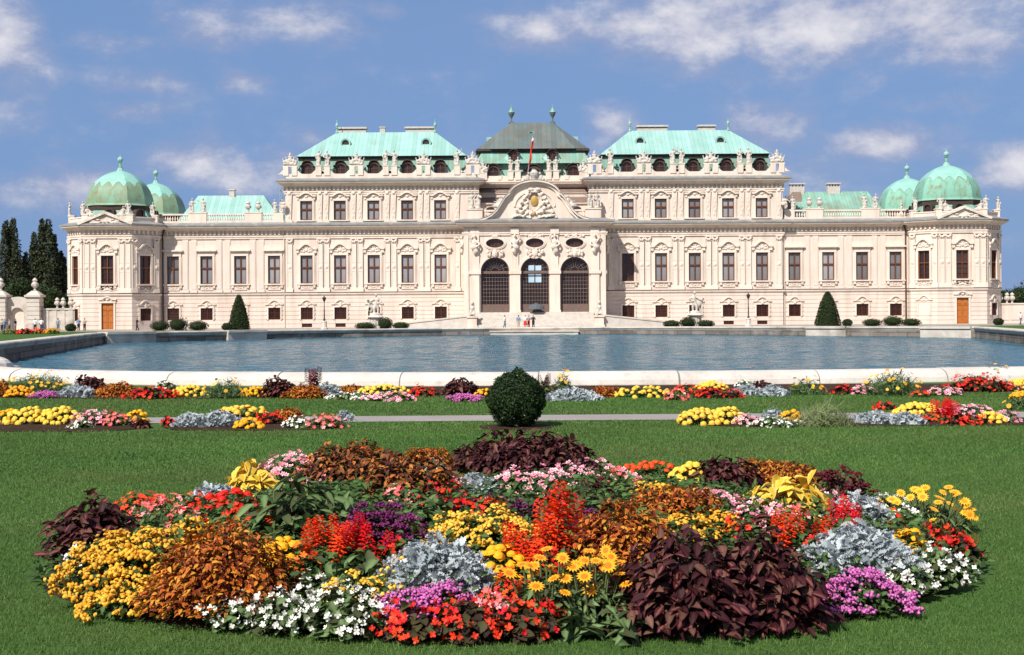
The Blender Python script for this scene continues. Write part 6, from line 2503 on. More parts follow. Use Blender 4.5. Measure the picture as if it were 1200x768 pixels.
def trophy_parts(v):
    rr = random.Random(40 + v)
    P = [('e', (0, 0, .25), (.95, .36, .3)), ('e', (0, 0, .9), (.34, .26, .48)), ('e', (0, -.03, 1.62), (.2, .2, .24)), ('e', (0, 0, 1.88), (.1, .16, .16)), ('e', (0, 0, 1.32), (.42, .22, .16))]
    for s in (-1, 1):
        P += [('e', (s * .5, -.12, .62), (.24, .22, .42)), ('e', (s * .55, -.12, 1.15), (.13, .13, .16)), ('c', (s * .3, .1, .3), .06, (s * .8, .12, 1.5), .05), ('c', (s * .12, .12, .3), .06, (s * .36, .14, 1.8), .04),
              ('e', (s * .85, -.1, .55), (.22, .14, .3)), ('c', (s * .5, -.1, .9), .09, (s * .2, -.25, .75), .07), ('e', (s * .75, -.2, .2), (.26, .2, .2)), ('c', (s * .95, .05, .3), .05, (s * 1.1, .08, 1.1), .09)]
    for _ in range(7):
        P.append(('e', (rr.uniform(-.8, .8), rr.uniform(-.3, .1), rr.uniform(.2, 1.0)), (rr.uniform(.1, .22), .14, rr.uniform(.1, .2))))
    return P
def reclining_parts():
    return [('e', (0, 0, .15), (.7, .3, .2)), ('c', (-.35, -.05, .4), .2, (.25, -.08, .35), .17), ('c', (.25, -.08, .35), .15, (.72, -.1, .15), .09), ('c', (-.35, 0, .4), .23, (-.42, -.02, .95), .24),
            ('e', (-.42, -.03, 1.0), (.26, .18, .18)), ('c', (-.42, -.03, 1.1), .08, (-.4, -.05, 1.25), .08), ('e', (-.4, -.07, 1.38), (.13, .15, .16)), ('c', (-.2, -.05, 1.0), .09, (.1, -.1, .72), .08),
            ('c', (.1, -.1, .72), .08, (.4, -.1, .8), .06), ('c', (-.66, 0, 1.0), .09, (-.8, 0, .6), .08), ('c', (-.8, 0, .6), .07, (-.7, -.1, .3), .06), ('e', (-.1, .05, .6), (.3, .2, .3))]
def group_parts(s):
    """a man reining in a rearing horse: garden group, about 3.3 m"""
    return [('e', (0, 0, .15), (.85, .6, .2)), ('c', (.12 * s, -.2, .25), .13, (.14 * s, -.22, .85), .16), ('c', (.14 * s, -.22, .85), .17, (-.05 * s, -.12, 1.45), .22),
            ('c', (-.35 * s, -.12, .25), .13, (-.38 * s, -.14, .85), .16), ('c', (-.38 * s, -.14, .85), .17, (-.2 * s, -.1, 1.45), .22), ('c', (-.12 * s, -.1, 1.45), .25, (-.25 * s, -.08, 2.05), .3),
            ('e', (-.25 * s, -.08, 2.15), (.38, .24, .24)), ('c', (-.25 * s, -.08, 2.3), .1, (-.15 * s, -.12, 2.5), .1), ('e', (-.1 * s, -.14, 2.72), (.16, .19, .21)), ('e', (-.1 * s, -.08, 2.8), (.19, .2, .16)),
            ('c', (-.6 * s, -.08, 2.15), .13, (-.85 * s, -.2, 1.8), .1), ('c', (-.85 * s, -.2, 1.8), .1, (-.4 * s, -.4, 1.6), .09), ('c', (.1 * s, -.1, 2.15), .13, (.5 * s, -.25, 1.95), .1), ('c', (.5 * s, -.25, 1.95), .1, (.85 * s, -.3, 1.75), .09),
            ('c', (.2 * s, .25, .9), .36, (.75 * s, .2, 1.5), .34), ('c', (.8 * s, .2, 1.6), .26, (1.0 * s, .1, 2.0), .17), ('e', (1.05 * s, -.08, 2.05), (.15, .3, .16)), ('c', (.85 * s, .1, 1.3), .13, (1.0 * s, -.1, .85), .09),
            ('c', (1.0 * s, -.1, .85), .08, (.8 * s, -.12, .5), .06), ('c', (.1 * s, .3, .8), .2, (.35 * s, .3, .25), .1), ('c', (.5 * s, .3, .9), .18, (.75 * s, .3, .25), .1), ('e', (0, .1, 1.1), (.5, .3, .3))]
def sphinx_parts():
    return [('e', (0, .35, .22), (.42, .75, .26)), ('e', (0, .6, .5), (.36, .5, .34)), ('c', (0, .1, .4), .34, (0, -.12, .95), .27), ('e', (0, -.14, 1.0), (.33, .24, .24)), ('c', (0, -.14, 1.1), .12, (0, -.16, 1.35), .11),
            ('e', (0, -.2, 1.55), (.17, .2, .23)), ('e', (0, -.1, 1.62), (.24, .2, .24)), ('e', (0, -.4, 1.53), (.035, .05, .05)), ('c', (-.24, -.1, .7), .12, (-.26, -.45, .14), .11), ('c', (.24, -.1, .7), .12, (.26, -.45, .14), .11),
            ('e', (-.26, -.6, .1), (.12, .2, .1)), ('e', (.26, -.6, .1), (.12, .2, .1)), ('e', (-.2, -.08, 1.35), (.1, .14, .22)), ('e', (.2, -.08, 1.35), (.1, .14, .22))]
FIGM = [st_mesh('statue', figure_parts(v)) for v in range(4)]
TROM = [st_mesh('trophy', trophy_parts(v)) for v in range(2)]
RECL = st_mesh('reclining_statue', reclining_parts())
def put(me, nm, x, y, z, label, cat='statue', rz=0.0, sc=1.0, group=SG, world=False):
    o = link_mesh(nm, me, M['statue'], None, (x if world else XC + x, y if world else D0 + y, z), rz, sc)
    return tag(o, label, cat, group)
SIDE = {-1: 'left', 1: 'right'}
ORD = ['first', 'second', 'third', 'fourth', 'fifth', 'sixth', 'seventh', 'eighth', 'ninth', 'tenth']
for s in (-1, 1):
    fi = ti = 0
    for x, y, z, k in [p for p in PEDS if p[0] * s > 0]:
        if k == 'figure':
            put(FIGM[(fi + (s > 0)) % 4], 'statue', x, y, z, f'standing stone figure, {ORD[fi]} from the outer corner of the {SIDE[s]} main roof', rz=R((-25, 20, 10, -15, 0)[fi % 5]), sc=1.08)
            fi += 1
        else:
            nm = ('trophy of armour with seated figures', 'trophy of arms and helmets', 'trophy of banners and armour', 'arms beside the central roof')[ti % 4]
            put(TROM[(ti + (s > 0)) % 2], 'trophy', x, y, z, f'carved {nm}, {ORD[ti]} from the outer end of the {SIDE[s]} roof', 'sculpture', sc=(1.0 * s, 1.0, 1.0))
            ti += 1
    # wings: figure pair, vase pair (only one built as vase), figure pair near the block
VASE = [(.12, 0), (.22, .04), (.12, .16), (.1, .26), (.34, .55), (.42, .85), (.36, 1.02), (.22, 1.08), (.26, 1.2), (.34, 1.3), (.2, 1.5), (.06, 1.62)]
def vase(x, y, z, label, k=1.0, nm='stone_vase', group='stone vases on walls and balustrades', mt='statue'):
    b = MB()
    b.lathe([(r * k, zz * k) for r, zz in VASE], (x, y, z), 12)
    for j in range(6):
        a = j * PI / 3
        b.ball((x + .38 * k * math.cos(a), y + .38 * k * math.sin(a), z + .72 * k), (.1 * k, .1 * k, .18 * k), 6, 4)
    o = b.build(nm, M[mt], loc=(x, y, z))
    return tag(o, label, 'vase', group)
for s in (-1, 1):
    w = SIDE[s]
    for i, x in enumerate((-50.15, -48.5)):
        put(FIGM[(i + 2) % 4], 'statue', s * x, .35, 15.8, f'stone figure, {("outer", "inner")[i]} of the pair on the {w} wing balustrade nearest the dome', rz=R(15 - 30 * i), sc=1.0)
    for i, x in enumerate((-41.9, -40.4)):
        vase(XC + s * x, D0 + .35, 15.8, f'stone vase, {("outer", "inner")[i]} of the pair on the {w} wing balustrade', 1.0)
    for i, x in enumerate((-38.0, -36.95)):
        put(FIGM[(i + 1) % 4], 'statue', s * x * 1.0, .35, 15.64 if i == 0 else 15.64, f'stone figure, {("outer", "inner")[i]} of the pair where the {w} wing meets the main block', rz=R(-20 + 25 * i), sc=.95)
    # pavilion
    cx, cy = s * 61.55, 2.3
    names = {0: 'inner front', 7: 'outer front', 1: 'outer front', 2: 'inner side', 6: 'outer side'}
    for i, (x, y) in enumerate(OCT):
        if i in (3, 4, 5) or (i in (2, 6) and False):
            continue
        where = {0: 'left of the pediment', 1: 'right of the pediment', 2: 'right side corner', 7: 'left side corner', 6: 'left rear corner', 3: ''}[i]
        put(FIGM[(i + (s > 0)) % 4], 'statue', cx + x * .93, cy + y * .93, 15.3, f'stone figure at the foot of the {w} front dome, {where}', sc=.92, rz=R(20 * (i - 1)))
    for e in (-1, 1):
        put(RECL, 'reclining_statue', cx + e * 2.15, cy - 6.35, 14.95, f'reclining stone figure {SIDE[e]} of the pediment peak under the {w} front dome', sc=(1.05 * -e, 1.0, 1.0))
    # portico terrace figures
    for i, x in enumerate((9.1, 8.1)):
        put(FIGM[(2 * i + (s > 0)) % 4], 'statue', s * x, -1.8, 15.9, f'terrace figure {("outside", "beside")[i]} the curved gable on its {w} side, {("outer", "inner")[i]} of two', sc=1.2, rz=R(s * 20))
    put(RECL, 'reclining_statue', s * 5.3, YP, 15.75, f'reclining stone figure on the {w} slope of the curved gable', sc=(-1.15 * s * -1, 1.15, 1.15))
    for i, x in enumerate((3.4, 2.3)):
        put(FIGM[(i + 1 + (s > 0)) % 4], 'statue', s * x, 4.0, 21.95, f'standing figure before the central roof, {("outer", "inner")[i]} of the {w} pair', sc=1.0, rz=R(10 - 20 * i))
    put(TROM[0], 'trophy', s * 7.5, 4.0, 21.7, f'carved trophy at the {w} end of the central roof parapet', 'sculpture', sc=(.75, .9, 1.0))
SPH = st_mesh('sphinx', sphinx_parts(), .05)
for s in (-1, 1):
    put(SPH, 'sphinx', s * 8.85, -9.45, .38, f'seated stone sphinx on the pedestal {SIDE[s]} of the entrance stairs', group='sphinxes beside the stairs', sc=1.12)
b = PB()
b.lathe([(.4, 0), (.7, .1), (.35, .3), (.6, .8), (.66, 1.2), (.4, 1.45), (.3, 1.6), (.38, 1.75)], (0, YP + .3, 19.55), 14)
for s in (-1, 1):
    b.ball((s * .95, YP + .3, 20.0), (.3, .25, .5), 8, 6); b.ball((s * .8, YP + .2, 20.65), (.17, .17, .2), 8, 6); b.ball((s * 1.25, YP + .25, 19.8), (.3, .22, .25), 8, 6)
tag(b.build('urn', M['statue'], loc=(XC, D0 + YP + .3, 19.55)), 'large stone urn held by two cherubs on the peak of the curved gable', 'urn')
# flag
b = MB()
fx, fy = XC - .1, D0 + 2.0
b.tube([(fx - .75, fy, 21.2), (fx + .05, fy, 27.0)], .07, 6)
fl = b.build('flag', M['steel'], loc=(fx - .75, fy, 21.2))
tag(fl, 'limp red flag with white tip hanging from a pole behind the gable', 'flag')
def cloth(z0, z1, mt):
    b = MB()
    rings = []
    for i in range(9):
        z = z1 + (z0 - z1) * i / 8
        x = fx + .05 - (27 - z) * .138
        w = .22 + .07 * math.sin(i * 1.3)
        rings.append([(x - .05, fy - .06, z), (x + .1 - .1 * math.sin(i), fy - .2, z), (x + w, fy - .08 + .08 * math.sin(i * 2), z), (x + .12, fy + .1, z)])
    b.rings(rings)
    return b.build('cloth', M[mt], fl)
cloth(22.6, 26.1, 'flagred'); cloth(26.12, 26.6, 'cloth_white')
# garden groups on tall plinths
for s, px in ((-1, 440), (1, 815)):
    u = (px - 600) / F * 184
    me = st_mesh('statue_group', group_parts(s), .06)
    b = MB()
    x, y = u, 184
    b.lathe([(1.15, 0), (1.15, .25), (.8, .4), (.8, 1.35), (1.0, 1.5), (1.15, 1.6), (1.0, 1.75), (.75, 1.95)], (x, y, ZG), 12)
    t = empty('statue_group', (x, y, ZG), f'stone group of a man taming a horse on a round plinth, {SIDE[s]} of the stairs', 'statue', 'garden statue groups')
    b.build('plinth', M['statue'], t)
    link_mesh('figures', me, M['statue'], t, (0, 0, 1.85), 0, 1.0)

# ------------------------------------------------------------------ clipped bushes before the palace
def cone_pts(r, h):
    def fn(n):
        t = RNG.random(n) ** .7
        t = 1 - t
        th = RNG.random(n) * 2 * PI
        rr_ = r * (1 - t) ** .62 * (.88 + .14 * RNG.random(n)) * np.where(t < .06, .9, 1)
        nr = np.stack([np.cos(th), np.sin(th), np.full(n, .45)], -1)
        return np.stack([rr_ * np.cos(th), rr_ * np.sin(th), t * h], -1), nrmz(nr)
    return fn
def solid_core(t, prof):
    b = MB()
    b.lathe(prof, (0, 0, 0), 14)
    b.build('core', M['lf_yew'], t, local=True)
for px, base, top, w, lab in ((280, 384, 345, 26, 'tall clipped yew cone before the left wing'), (970, 381, 343, 32, 'tall clipped yew cone before the right wing')):
    d = 186
    x = (px - 600) / F * d
    r, h = w / F * d / 2, (base - top) / F * d + .35
    t = empty('topiary_cone', (x, d, ZG - .1), lab, 'topiary', 'clipped yew cones')
    leafy(t, 'lf_yew', 5200, cone_pts(r, h), .17)
    solid_core(t, [(r * .84 * (1 - k / 10) ** .62 + .01, h * .98 * k / 10) for k in range(11)])
BUSH = [(187, 21, 376.5, 'leftmost of three round bushes at the corner of the left pavilion'), (208, 22, 373, 'tallest of three round bushes at the corner of the left pavilion'), (232, 24, 376.5, 'low wide bush right of two taller ones before the left wing'),
        (266, 12, 379, 'tiny bush at the foot of the left yew cone'), (428, 24, 378.5, 'low bush left of the left horse statue'), (452, 16, 372.5, 'round bush in front of the left horse statue'), (470, 19, 378.5, 'low bush right of the left horse statue'),
        (787, 20, 376, 'low bush left of the right horse statue'), (806, 18, 372, 'round bush in front of the right horse statue'), (827, 20, 376, 'low bush right of the right horse statue'),
        (993, 11, 378, 'tiny bush at the foot of the right yew cone'), (1022, 22, 375, 'low bush left of the tallest one before the right wing'), (1046, 24, 371, 'tallest round bush before the right wing'), (1068, 22, 376, 'low bush nearest the right pavilion'),
        (83, 12, 380, 'small dark ball bush before the left pavilion corner'), (1170, 11, 379, 'small dark ball bush before the right pavilion corner')]
for px, w, top, lab in BUSH:
    d = 183
    x, z = at_depth(px, top, d)
    r = w / F * d / 2
    h = max(.9, z - ZG)
    t = empty('clipped_bush', (x, d, ZG), lab, 'bush', 'clipped bushes before the palace')
    leafy(t, 'lf_yew', 1300, ball_pts(r, h * .52, h * .48, .03), .13)
    b = MB(); b.ball((0, 0, h * .47), (r * .84, r * .84, h * .45), 12, 8)
    b.build('core', M['lf_yew'], t, local=True)

# ------------------------------------------------------------------ lamps
for px, lab in ((380, 'black iron lamp post on a white stone base before the left block'), (877, 'black iron lamp post on a white stone base before the right block')):
    d = 184
    x = (px - 600) / F * d
    t = empty('street_lamp', (x, d, ZG), lab, 'lamp post', 'lamp posts before the palace')
    b = MB(); b.lathe([(.5, 0), (.5, .2), (.36, .3), (.33, .95), (.4, 1.05), (.3, 1.15)], (x, d, ZG), 8)
    b.build('base', M['coping'], t)
    b = MB(); b.lathe([(.14, 0), (.16, .2), (.09, .35), (.075, 1.4), (.1, 1.45), (.06, 1.55), (.05, 2.55), (.1, 2.6)], (x, d, ZG + 1.15), 8)
    b.build('post', M['iron'], t)
    b = MB(); b.lathe([(.12, 0), (.26, .42), (.3, .45), (.16, .62), (.05, .7), (.05, .8)], (x, d, ZG + 3.75), 6)
    b.build('lantern', M['iron'], t)

# ------------------------------------------------------------------ gates, garden walls
def pier(px, w, top, lab):
    d = 197
    x, zt = at_depth(px, top, d)
    wd = w / F * d
    b = MB()
    b.box(x - wd / 2 - .2, x + wd / 2 + .2, d - wd / 2 - .2, d + wd / 2 + .2, ZG - .2, ZG + .8)
    b.box(x - wd / 2, x + wd / 2, d - wd / 2, d + wd / 2, ZG + .8, zt - .9)
    for k in range(7):
        z = ZG + .9 + k * .62
        b.box(x - wd / 2 - .06, x + wd / 2 + .06, d - wd / 2 - .06, d + wd / 2 + .06, z, z + .5)
    b.box(x - wd / 2 - .3, x + wd / 2 + .3, d - wd / 2 - .3, d + wd / 2 + .3, zt - .9, zt - .6)
    b.hexa([(x - wd / 2 - .15, d - wd / 2 - .15, zt - .6), (x + wd / 2 + .15, d - wd / 2 - .15, zt - .6), (x + wd / 2 + .15, d + wd / 2 + .15, zt - .6), (x - wd / 2 - .15, d + wd / 2 + .15, zt - .6)],
           [(x - .4, d - .4, zt), (x + .4, d - .4, zt), (x + .4, d + .4, zt), (x - .4, d + .4, zt)])
    tag(b.build('gate_pier', M['coping_worn'], loc=(x, d, ZG)), lab + ', cream stone with a stepped cap', 'gate pier', 'gate piers left of the palace')
    vase(x, d, zt, 'stone vase on top of the ' + lab, 1.15)
pier(1, 15, 341, 'gate pier at the left edge of the picture')
pier(41, 14, 341, 'gate pier between arched niche and garden wall')
x0, _ = at_depth(9, 360, 197.2)
x1, zt = at_depth(33, 352, 197.2)
xm = (x0 + x1) / 2
b = MB()
b.prism([(x0, ZG - .2), (x1, ZG - .2), (x1, zt - .2)] + [(xm + (x1 - x0) / 2 * math.cos(PI * k / 12), zt - .2 + .7 * math.sin(PI * k / 12)) for k in range(1, 12)] + [(x0, zt - .2)], 196.9, 197.6, [arch_loop(xm, .95, ZG + .05, ZG + 2.3, 12)])
nw = b.build('niche_wall', M['coping_worn'], loc=(xm, 197, ZG))
tag(nw, 'curved wall with an arched niche between the two gate piers', 'wall')
b = MB()
b.box(xm - 1.0, xm + 1.0, 197.4, 197.55, ZG, ZG + 3.3)
b.build('niche', M['plaster'], nw)
x0, zt = at_depth(50, 361.5, 197.4)
x1, _ = at_depth(88, 361, 197.4)
b = MB()
b.box(x0, x1, 197.2, 197.8, ZG - .2, zt - .25)
for k in range(4):
    xx = x0 + (x1 - x0) * (k + .5) / 4
    b.box(xx - .35, xx + .35, 197.12, 197.3, ZG, zt - .3)
b.box(x0 - .1, x1 + .1, 197.05, 197.9, zt - .25, zt)
tag(b.build('garden_wall', M['coping_worn'], loc=(x0, 197.4, ZG)), 'pale garden wall with vases joining the left pavilion', 'wall')
for px, lab in ((67, 'left one of the close pair on the left garden wall'), (74, 'right one of the close pair on the left garden wall'), (83, 'single one on the left garden wall beside the pavilion')):
    x, _ = at_depth(px, 360, 197.4)
    vase(x, 197.45, zt, 'stone vase, ' + lab, .95)
x0, zt = at_depth(1165, 355.5, 199)
x1, _ = at_depth(1290, 355.5, 199)
b = MB()
b.box(x0, x1, 199, 199.6, ZG - .2, zt - .2)
for k in range(7):
    xx = x0 + 1.2 + (x1 - x0 - 1) * k / 7
    b.box(xx - .9, xx + .9, 198.93, 199.05, ZG + .5, zt - .6)
b.box(x0, x1 + .1, 198.9, 199.7, zt - .2, zt)
tag(b.build('garden_wall', M['plaster'], loc=(x0, 199, ZG)), 'panelled pale garden wall running off right of the palace', 'wall')
for px, lab in ((1173, 'single one next to the right pavilion'), (1181, 'left one of the close pair on the right garden wall'), (1187, 'right one of the close pair on the right garden wall')):
    x, _ = at_depth(px, 350, 199)
    vase(x, 199.3, zt, 'stone vase, ' + lab, .95)

# scaffold tower on the left wing terrace
sx, sy = XC - 37.4, D0 + 5.0
b = MB()
for dx in (-.55, .55):
    for dy in (-.55, .55):
        b.box(sx + dx - .045, sx + dx + .045, sy + dy - .045, sy + dy + .045, 14.0, 20.9)
for k in range(5):
    z = 14.9 + k * 1.45
    for dy in (-.55, .55):
        b.box(sx - .62, sx + .62, sy + dy - .03, sy + dy + .03, z, z + .07)
    b.box(sx - .58, sx - .52, sy - .6, sy + .6, z, z + .06); b.box(sx + .52, sx + .58, sy - .6, sy + .6, z, z + .06)
    b.tube([(sx - .55, sy - .62, z), (sx + .55, sy - .62, z + 1.4)], .03, 4)
tag(b.build('scaffold', M['steel'], loc=(sx, sy, 14)), 'thin grey scaffold tower beside the left corner of the main block', 'scaffold')

# parasol at the foot of the middle arch
px_, py_ = XC + .1, D0 + YP - .9
t = empty('parasol', (px_, py_, FLOOR - .2), 'grey parasol open before the middle arch', 'parasol')
b = MB(); b.lathe([(.06, 0), (.06, .05)], (px_, py_, FLOOR - .2), 8); b.tube([(px_, py_, FLOOR - .2), (px_, py_, FLOOR + 1.35)], .03, 6)
b.build('pole', M['steel'], t)
b = MB(); b.lathe([(1.18, .55), (1.2, .58), (1.05, .95), (.7, 1.2), (.3, 1.36), (.02, 1.42)], (px_, py_, FLOOR - .15), 12)
b.build('canopy', M['cloth_dim'], t)

# ------------------------------------------------------------------ trees
def tree(x, y, z, label, crown_fn, mat, n, L_, trunk_h, trunk_r, nm='tree', group=None, limbs=()):
    t = empty(nm, (x, y, z), label, 'tree', group)
    b = MB()
    b.tube([(0, 0, -.3), (0, 0, trunk_h * .5), (.1, 0, trunk_h)], [trunk_r, trunk_r * .75, trunk_r * .3], 8)
    for lx, ly, lz, l0 in limbs:
        b.tube([(0, 0, l0), (lx * .5, ly * .5, (l0 + lz) / 2 + .3), (lx, ly, lz)], [trunk_r * .4, trunk_r * .28, trunk_r * .1], 6)
    b.build('trunk', M['bark'], t, local=True)
    leafy(t, mat, n, crown_fn, L_, 'crown', T_SMALL, 1.2)
    return t
def poplar_crown(r, h, seed, base=1.0):
    rr = random.Random(seed)
    spires = [(rr.uniform(-.75, .75) * r, rr.uniform(-.5, .5) * r, rr.uniform(.6, 1.0) * h, rr.uniform(.3, .48) * r) for _ in range(7)] + [(0, 0, h, r * .5)]
    def fn(n):
        P, D = [], []
        per = n // len(spires)
        for sx_, sy_, sh, sr in spires:
            m = int(per * (sh / h))
            t = RNG.random(m) ** .85
            th = RNG.random(m) * 2 * PI
            wob = 1 + .35 * np.sin(t * 19 + th * 2 + sx_ * 5) * np.sin(th * 3 + t * 9)
            rad = sr * np.minimum(1, (1 - t) * 2.2 + .12) * np.minimum(1, t * 5 + .3) * wob * RNG.random(m) ** .35
            P.append(np.stack([sx_ * (1 - .3 * t) + rad * np.cos(th), sy_ + rad * np.sin(th), base + t * (sh - base)], -1))
            D.append(np.stack([np.cos(th), np.sin(th), .5 + 0 * th], -1))
        return np.concatenate(P), nrmz(np.concatenate(D))
    return fn
def round_crown(r, h, zc, seed, k=9):
    rr = random.Random(seed)
    cl = [(rr.uniform(-.7, .7) * r, rr.uniform(-.6, .6) * r, zc + rr.uniform(-.6, .7) * h / 2, rr.uniform(.32, .55) * r) for _ in range(k)]
    def fn(n):
        P, D = [], []
        for cx_, cy_, cz_, cr in cl:
            m = n // k
            d = nrmz(RNG.normal(size=(m, 3)))
            rad = cr * (.55 + .5 * RNG.random(m) ** .6) * (1 + .2 * np.sin(d[:, 0] * 9 + d[:, 2] * 7))
            P.append(d * rad[:, None] * np.array([1, 1, .8]) + np.array([cx_, cy_, cz_])); D.append(d)
        return np.concatenate(P), np.concatenate(D)
    return fn
PG = 'poplars beyond the garden gate'
for px, top, r, seed, lab in ((12, 259, 2.6, 1, 'tall slender dark poplar, leftmost beyond the garden gate'), (33, 275, 2.2, 2, 'shorter dark poplar between two taller ones'), (46, 259, 3.0, 3, 'tallest broad dark poplar beyond the garden gate'), (58, 297, 1.2, 4, 'shortest dark poplar nearest the palace'), (2, 300, 2.4, 5, 'low poplar at the left edge of the picture')):
    d = 232
    x, zt = at_depth(px, top, d)
    tree(x, d + seed * 1.5, ZG, lab, poplar_crown(r, zt - ZG + .4, seed), 'lf_poplar', 11000, .46, (zt - ZG) * .7, .32, 'poplar_tree', PG)
for px, top, r, d, seed, lab in ((26, 322, 3.4, 212, 11, 'dark round tree behind the arched niche'), (2, 318, 3.6, 215, 12, 'dark round tree behind the left gate pier'), (52, 332, 2.4, 210, 13, 'dark round tree behind the left garden wall'), (72, 343, 1.7, 216, 14, 'small round tree beside the left pavilion'),
                                 (1192, 334, 3.6, 216, 15, 'green tree behind the right garden wall'), (1222, 330, 4.5, 222, 16, 'green tree just beyond the right edge of the picture'), (1178, 340, 2.2, 220, 17, 'small green tree next to the right pavilion'),
                                 (-40, 315, 4.2, 222, 18, 'broad tree, first outside the left edge of the picture'), (-105, 305, 5.0, 226, 19, 'broad tree, second outside the left edge of the picture'), (-185, 312, 5.0, 222, 20, 'broad tree, third outside the left edge of the picture'),
                                 (-265, 306, 5.2, 228, 21, 'broad tree, fourth outside the left edge of the picture'), (1300, 312, 5.0, 226, 22, 'broad tree, farthest beyond the right garden wall')):
    x, zt = at_depth(px, top, d)
    h = zt - ZG
    tree(x, d, ZG, lab, round_crown(r, h * .8, h * .56, seed), 'lf_tree', 5500, .38, h * .6, .2, 'tree', 'round trees behind the garden walls', [(r * .5, 0, h * .6, h * .3), (-r * .5, .3, h * .65, h * .3), (0, -r * .4, h * .6, h * .35)])

# flower strip behind the left side of the basin
FB = [('marigold', 14, 393, 24, 7), ('red_begonia', 30, 393.5, 18, 6), ('vermilion', 46, 392, 16, 6), ('yellow_mum', 62, 391, 14, 5)]
for i, (kd, px, py, w, hh) in enumerate(FB):
    d = 139
    x, z = at_depth(px, py, d)
    plant(kd, x, d, zg(d), w / F * d / 2 * 1.1, 1.2, .5, 6.0, SPEC[kd][3] + ' behind the left side of the basin before the gate', 'flowers before the left gate')

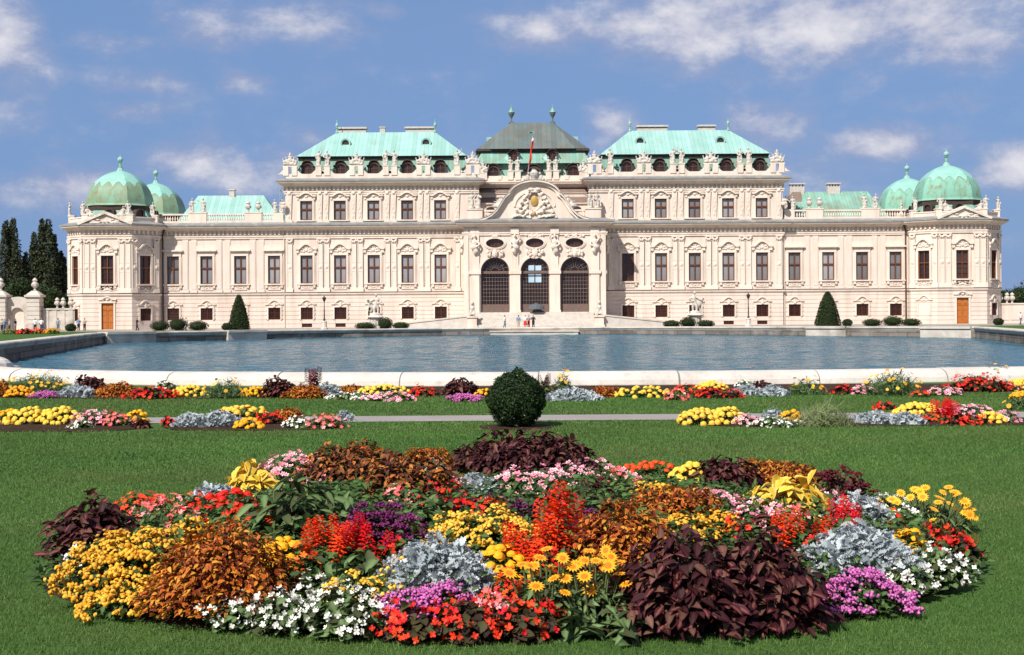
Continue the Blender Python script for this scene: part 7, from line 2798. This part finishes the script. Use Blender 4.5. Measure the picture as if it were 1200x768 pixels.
# ------------------------------------------------------------------ people
def person(x, y, z, label, top='white', legs='black', pose=0, rz=0.0, h=1.72, skirt=False, hair='hair', grp='visitors near the palace'):
    k = h / 1.72
    s = 1 if pose % 2 == 0 else -1
    st = .16 if pose in (1, 2) else .02
    hipL, hipR = (-.09, 0, .90), (.09, 0, .90)
    kneL, kneR = (-.10, -st * .6, .49), (.10, st * .4, .49)
    ankL, ankR = (-.10, -st * .5, .08), (.10, st * 1.5, .10)
    elL, elR = (-.27, .03, 1.14), (.27, .03, 1.14)
    wrL, wrR = ((-.29, -.06, .89), (.29, -.06, .89)) if pose != 3 else ((-.14, -.30, 1.22), (.14, -.30, 1.22))
    if pose == 4:
        wrR = (.1, -.24, 1.12)
    if pose == 2:
        wrL, wrR = (-.27, -.2, .95), (.27, .12, .92)
    Lg = [('c', hipL, .092, kneL, .062), ('c', kneL, .062, ankL, .042), ('c', hipR, .092, kneR, .062), ('c', kneR, .062, ankR, .042)]
    To = [('e', (0, 0, .95), (.165, .115, .13)), ('c', (0, 0, 1.0), .13, (0, 0, 1.28), .15), ('e', (0, 0, 1.33), (.2, .12, .12))]
    Ar = [('c', (-.19, 0, 1.38), .055, elL, .045), ('c', (.19, 0, 1.38), .055, elR, .045)]
    Fo = [('c', elL, .042, wrL, .03), ('c', elR, .042, wrR, .03)]
    hd = []
    for w in (wrL, wrR):
        hd += [('e', (w[0], w[1] - .01, w[2] - .055), (.026, .035, .05)), ('c', (w[0], w[1] - .04, w[2] - .06), .012, (w[0], w[1] - .06, w[2] - .1), .010)]
        hd += [('c', (w[0] + .012 * (q - 1.5), w[1] - .01, w[2] - .09), .010, (w[0] + .014 * (q - 1.5), w[1] - .02, w[2] - .15), .008) for q in range(4)]
    He = [('c', (0, 0, 1.42), .055, (0, -.01, 1.52), .05), ('e', (0, -.02, 1.62), (.078, .095, .115)), ('e', (0, -.118, 1.61), (.014, .02, .022)), ('e', (.08, 0, 1.615), (.014, .022, .032)), ('e', (-.08, 0, 1.615), (.014, .022, .032))]
    Ft = [('e', (a[0], a[1] - .07, .04), (.045, .13, .04)) for a in (ankL, ankR)]
    t = empty('person', (x, y, z), label, 'person', grp, rz)
    t.scale = (k, k, k)
    link_mesh('body', body_mesh('body', Lg + To + Ar + Fo + hd + He + Ft, .022), M['skin'], t)
    def big(ps, e):
        return [(p[0], p[1], tuple(q + e for q in p[2])) if p[0] == 'e' else ('c', p[1], p[2] + e, p[3], p[4] + e) for p in ps]
    link_mesh('shirt', body_mesh('shirt', big(To + Ar, .022), .028), M['cloth_' + top], t)
    if skirt:
        b = MB(); b.lathe([(.30, .38), (.29, .42), (.21, .75), (.17, 1.0)], (0, 0, 0), 12)
        b.build('skirt', M['cloth_' + legs], t, local=True, smooth=True)
    else:
        link_mesh('trousers', body_mesh('trousers', big(Lg + [('e', (0, 0, .93), (.165, .115, .1))], .022), .028), M['cloth_' + legs], t)
    link_mesh('hair', body_mesh('hair', [('e', (0, .015, 1.665), (.088, .098, .09)), ('e', (0, .06, 1.61), (.075, .06, .09))], .02), M['hair'], t)
    for a in (ankL, ankR):
        b = MB(); b.ball((a[0], a[1] - .07, .045), (.055, .145, .05), 8, 6)
        b.build('shoe', M['cloth_black'], t, local=True, smooth=True)
    return t
def ppl(px, d, label, *a, dz=0.0, **kw):
    x = (px - 600) / F * d
    return person(x, d, (zg(d) if d < 182 else ZG) + dz, label, *a, **kw)
SD = 186.5
ppl(591.5, SD, 'person in white top and jeans walking left at the foot of the stairs', 'white', 'denim', 2, R(80))
ppl(607.5, SD, 'person in blue shirt and beige trousers standing at the stairs', 'blue', 'beige', 0, R(160))
ppl(615.5, SD, 'person in white top and red skirt in the group at the stairs', 'white', 'red', 4, R(15), skirt=True)
ppl(619.5, SD + .6, 'person in grey top and red trousers in the group at the stairs', 'grey', 'red', 3, R(-30))
ppl(624.8, SD, 'person in dark red and black clothes with hands raised at the stairs', 'black', 'black', 3, R(0))
ppl(160.5, 187, 'person in black suit walking before the left pavilion', 'black', 'black', 2, R(-80))
ppl(218, 185, 'person in white shirt and grey trousers beside the bushes of the left wing', 'white', 'grey', 1, R(60))
ppl(214, 186, 'person in beige top with dark trousers beside the bushes of the left wing', 'beige', 'navy', 0, R(-40))
ppl(92, 188, 'person in blue top and dark trousers at the left pavilion corner', 'blue', 'black', 0, R(20))
ppl(99, 188, 'person in beige top and black trousers at the left pavilion corner', 'beige', 'black', 4, R(-20))
ppl(68, 189, 'person in denim clothes standing before the left garden wall', 'grey', 'denim', 0, R(180))
ppl(41, 186, 'person in white shirt and dark trousers before the gate pier, left of two', 'white', 'black', 1, R(0))
ppl(48.5, 186, 'person in white shirt and navy trousers before the gate pier, right of two', 'white', 'navy', 4, R(10))
ppl(18, 184, 'person in black jacket before the arched niche', 'black', 'grey', 2, R(80))
ppl(11, 183, 'person in grey top and black trousers before the left gate pier', 'grey', 'black', 0, R(-60))
ppl(5, 183, 'person in pale blue top at the left edge of the picture', 'blue', 'denim', 1, R(30))
ppl(2, 181, 'person in beige coat at the left edge of the picture', 'beige', 'black', 4, R(-20))
ppl(1196, 186, 'person in white shirt before the right garden wall', 'white', 'denim', 1, R(30))
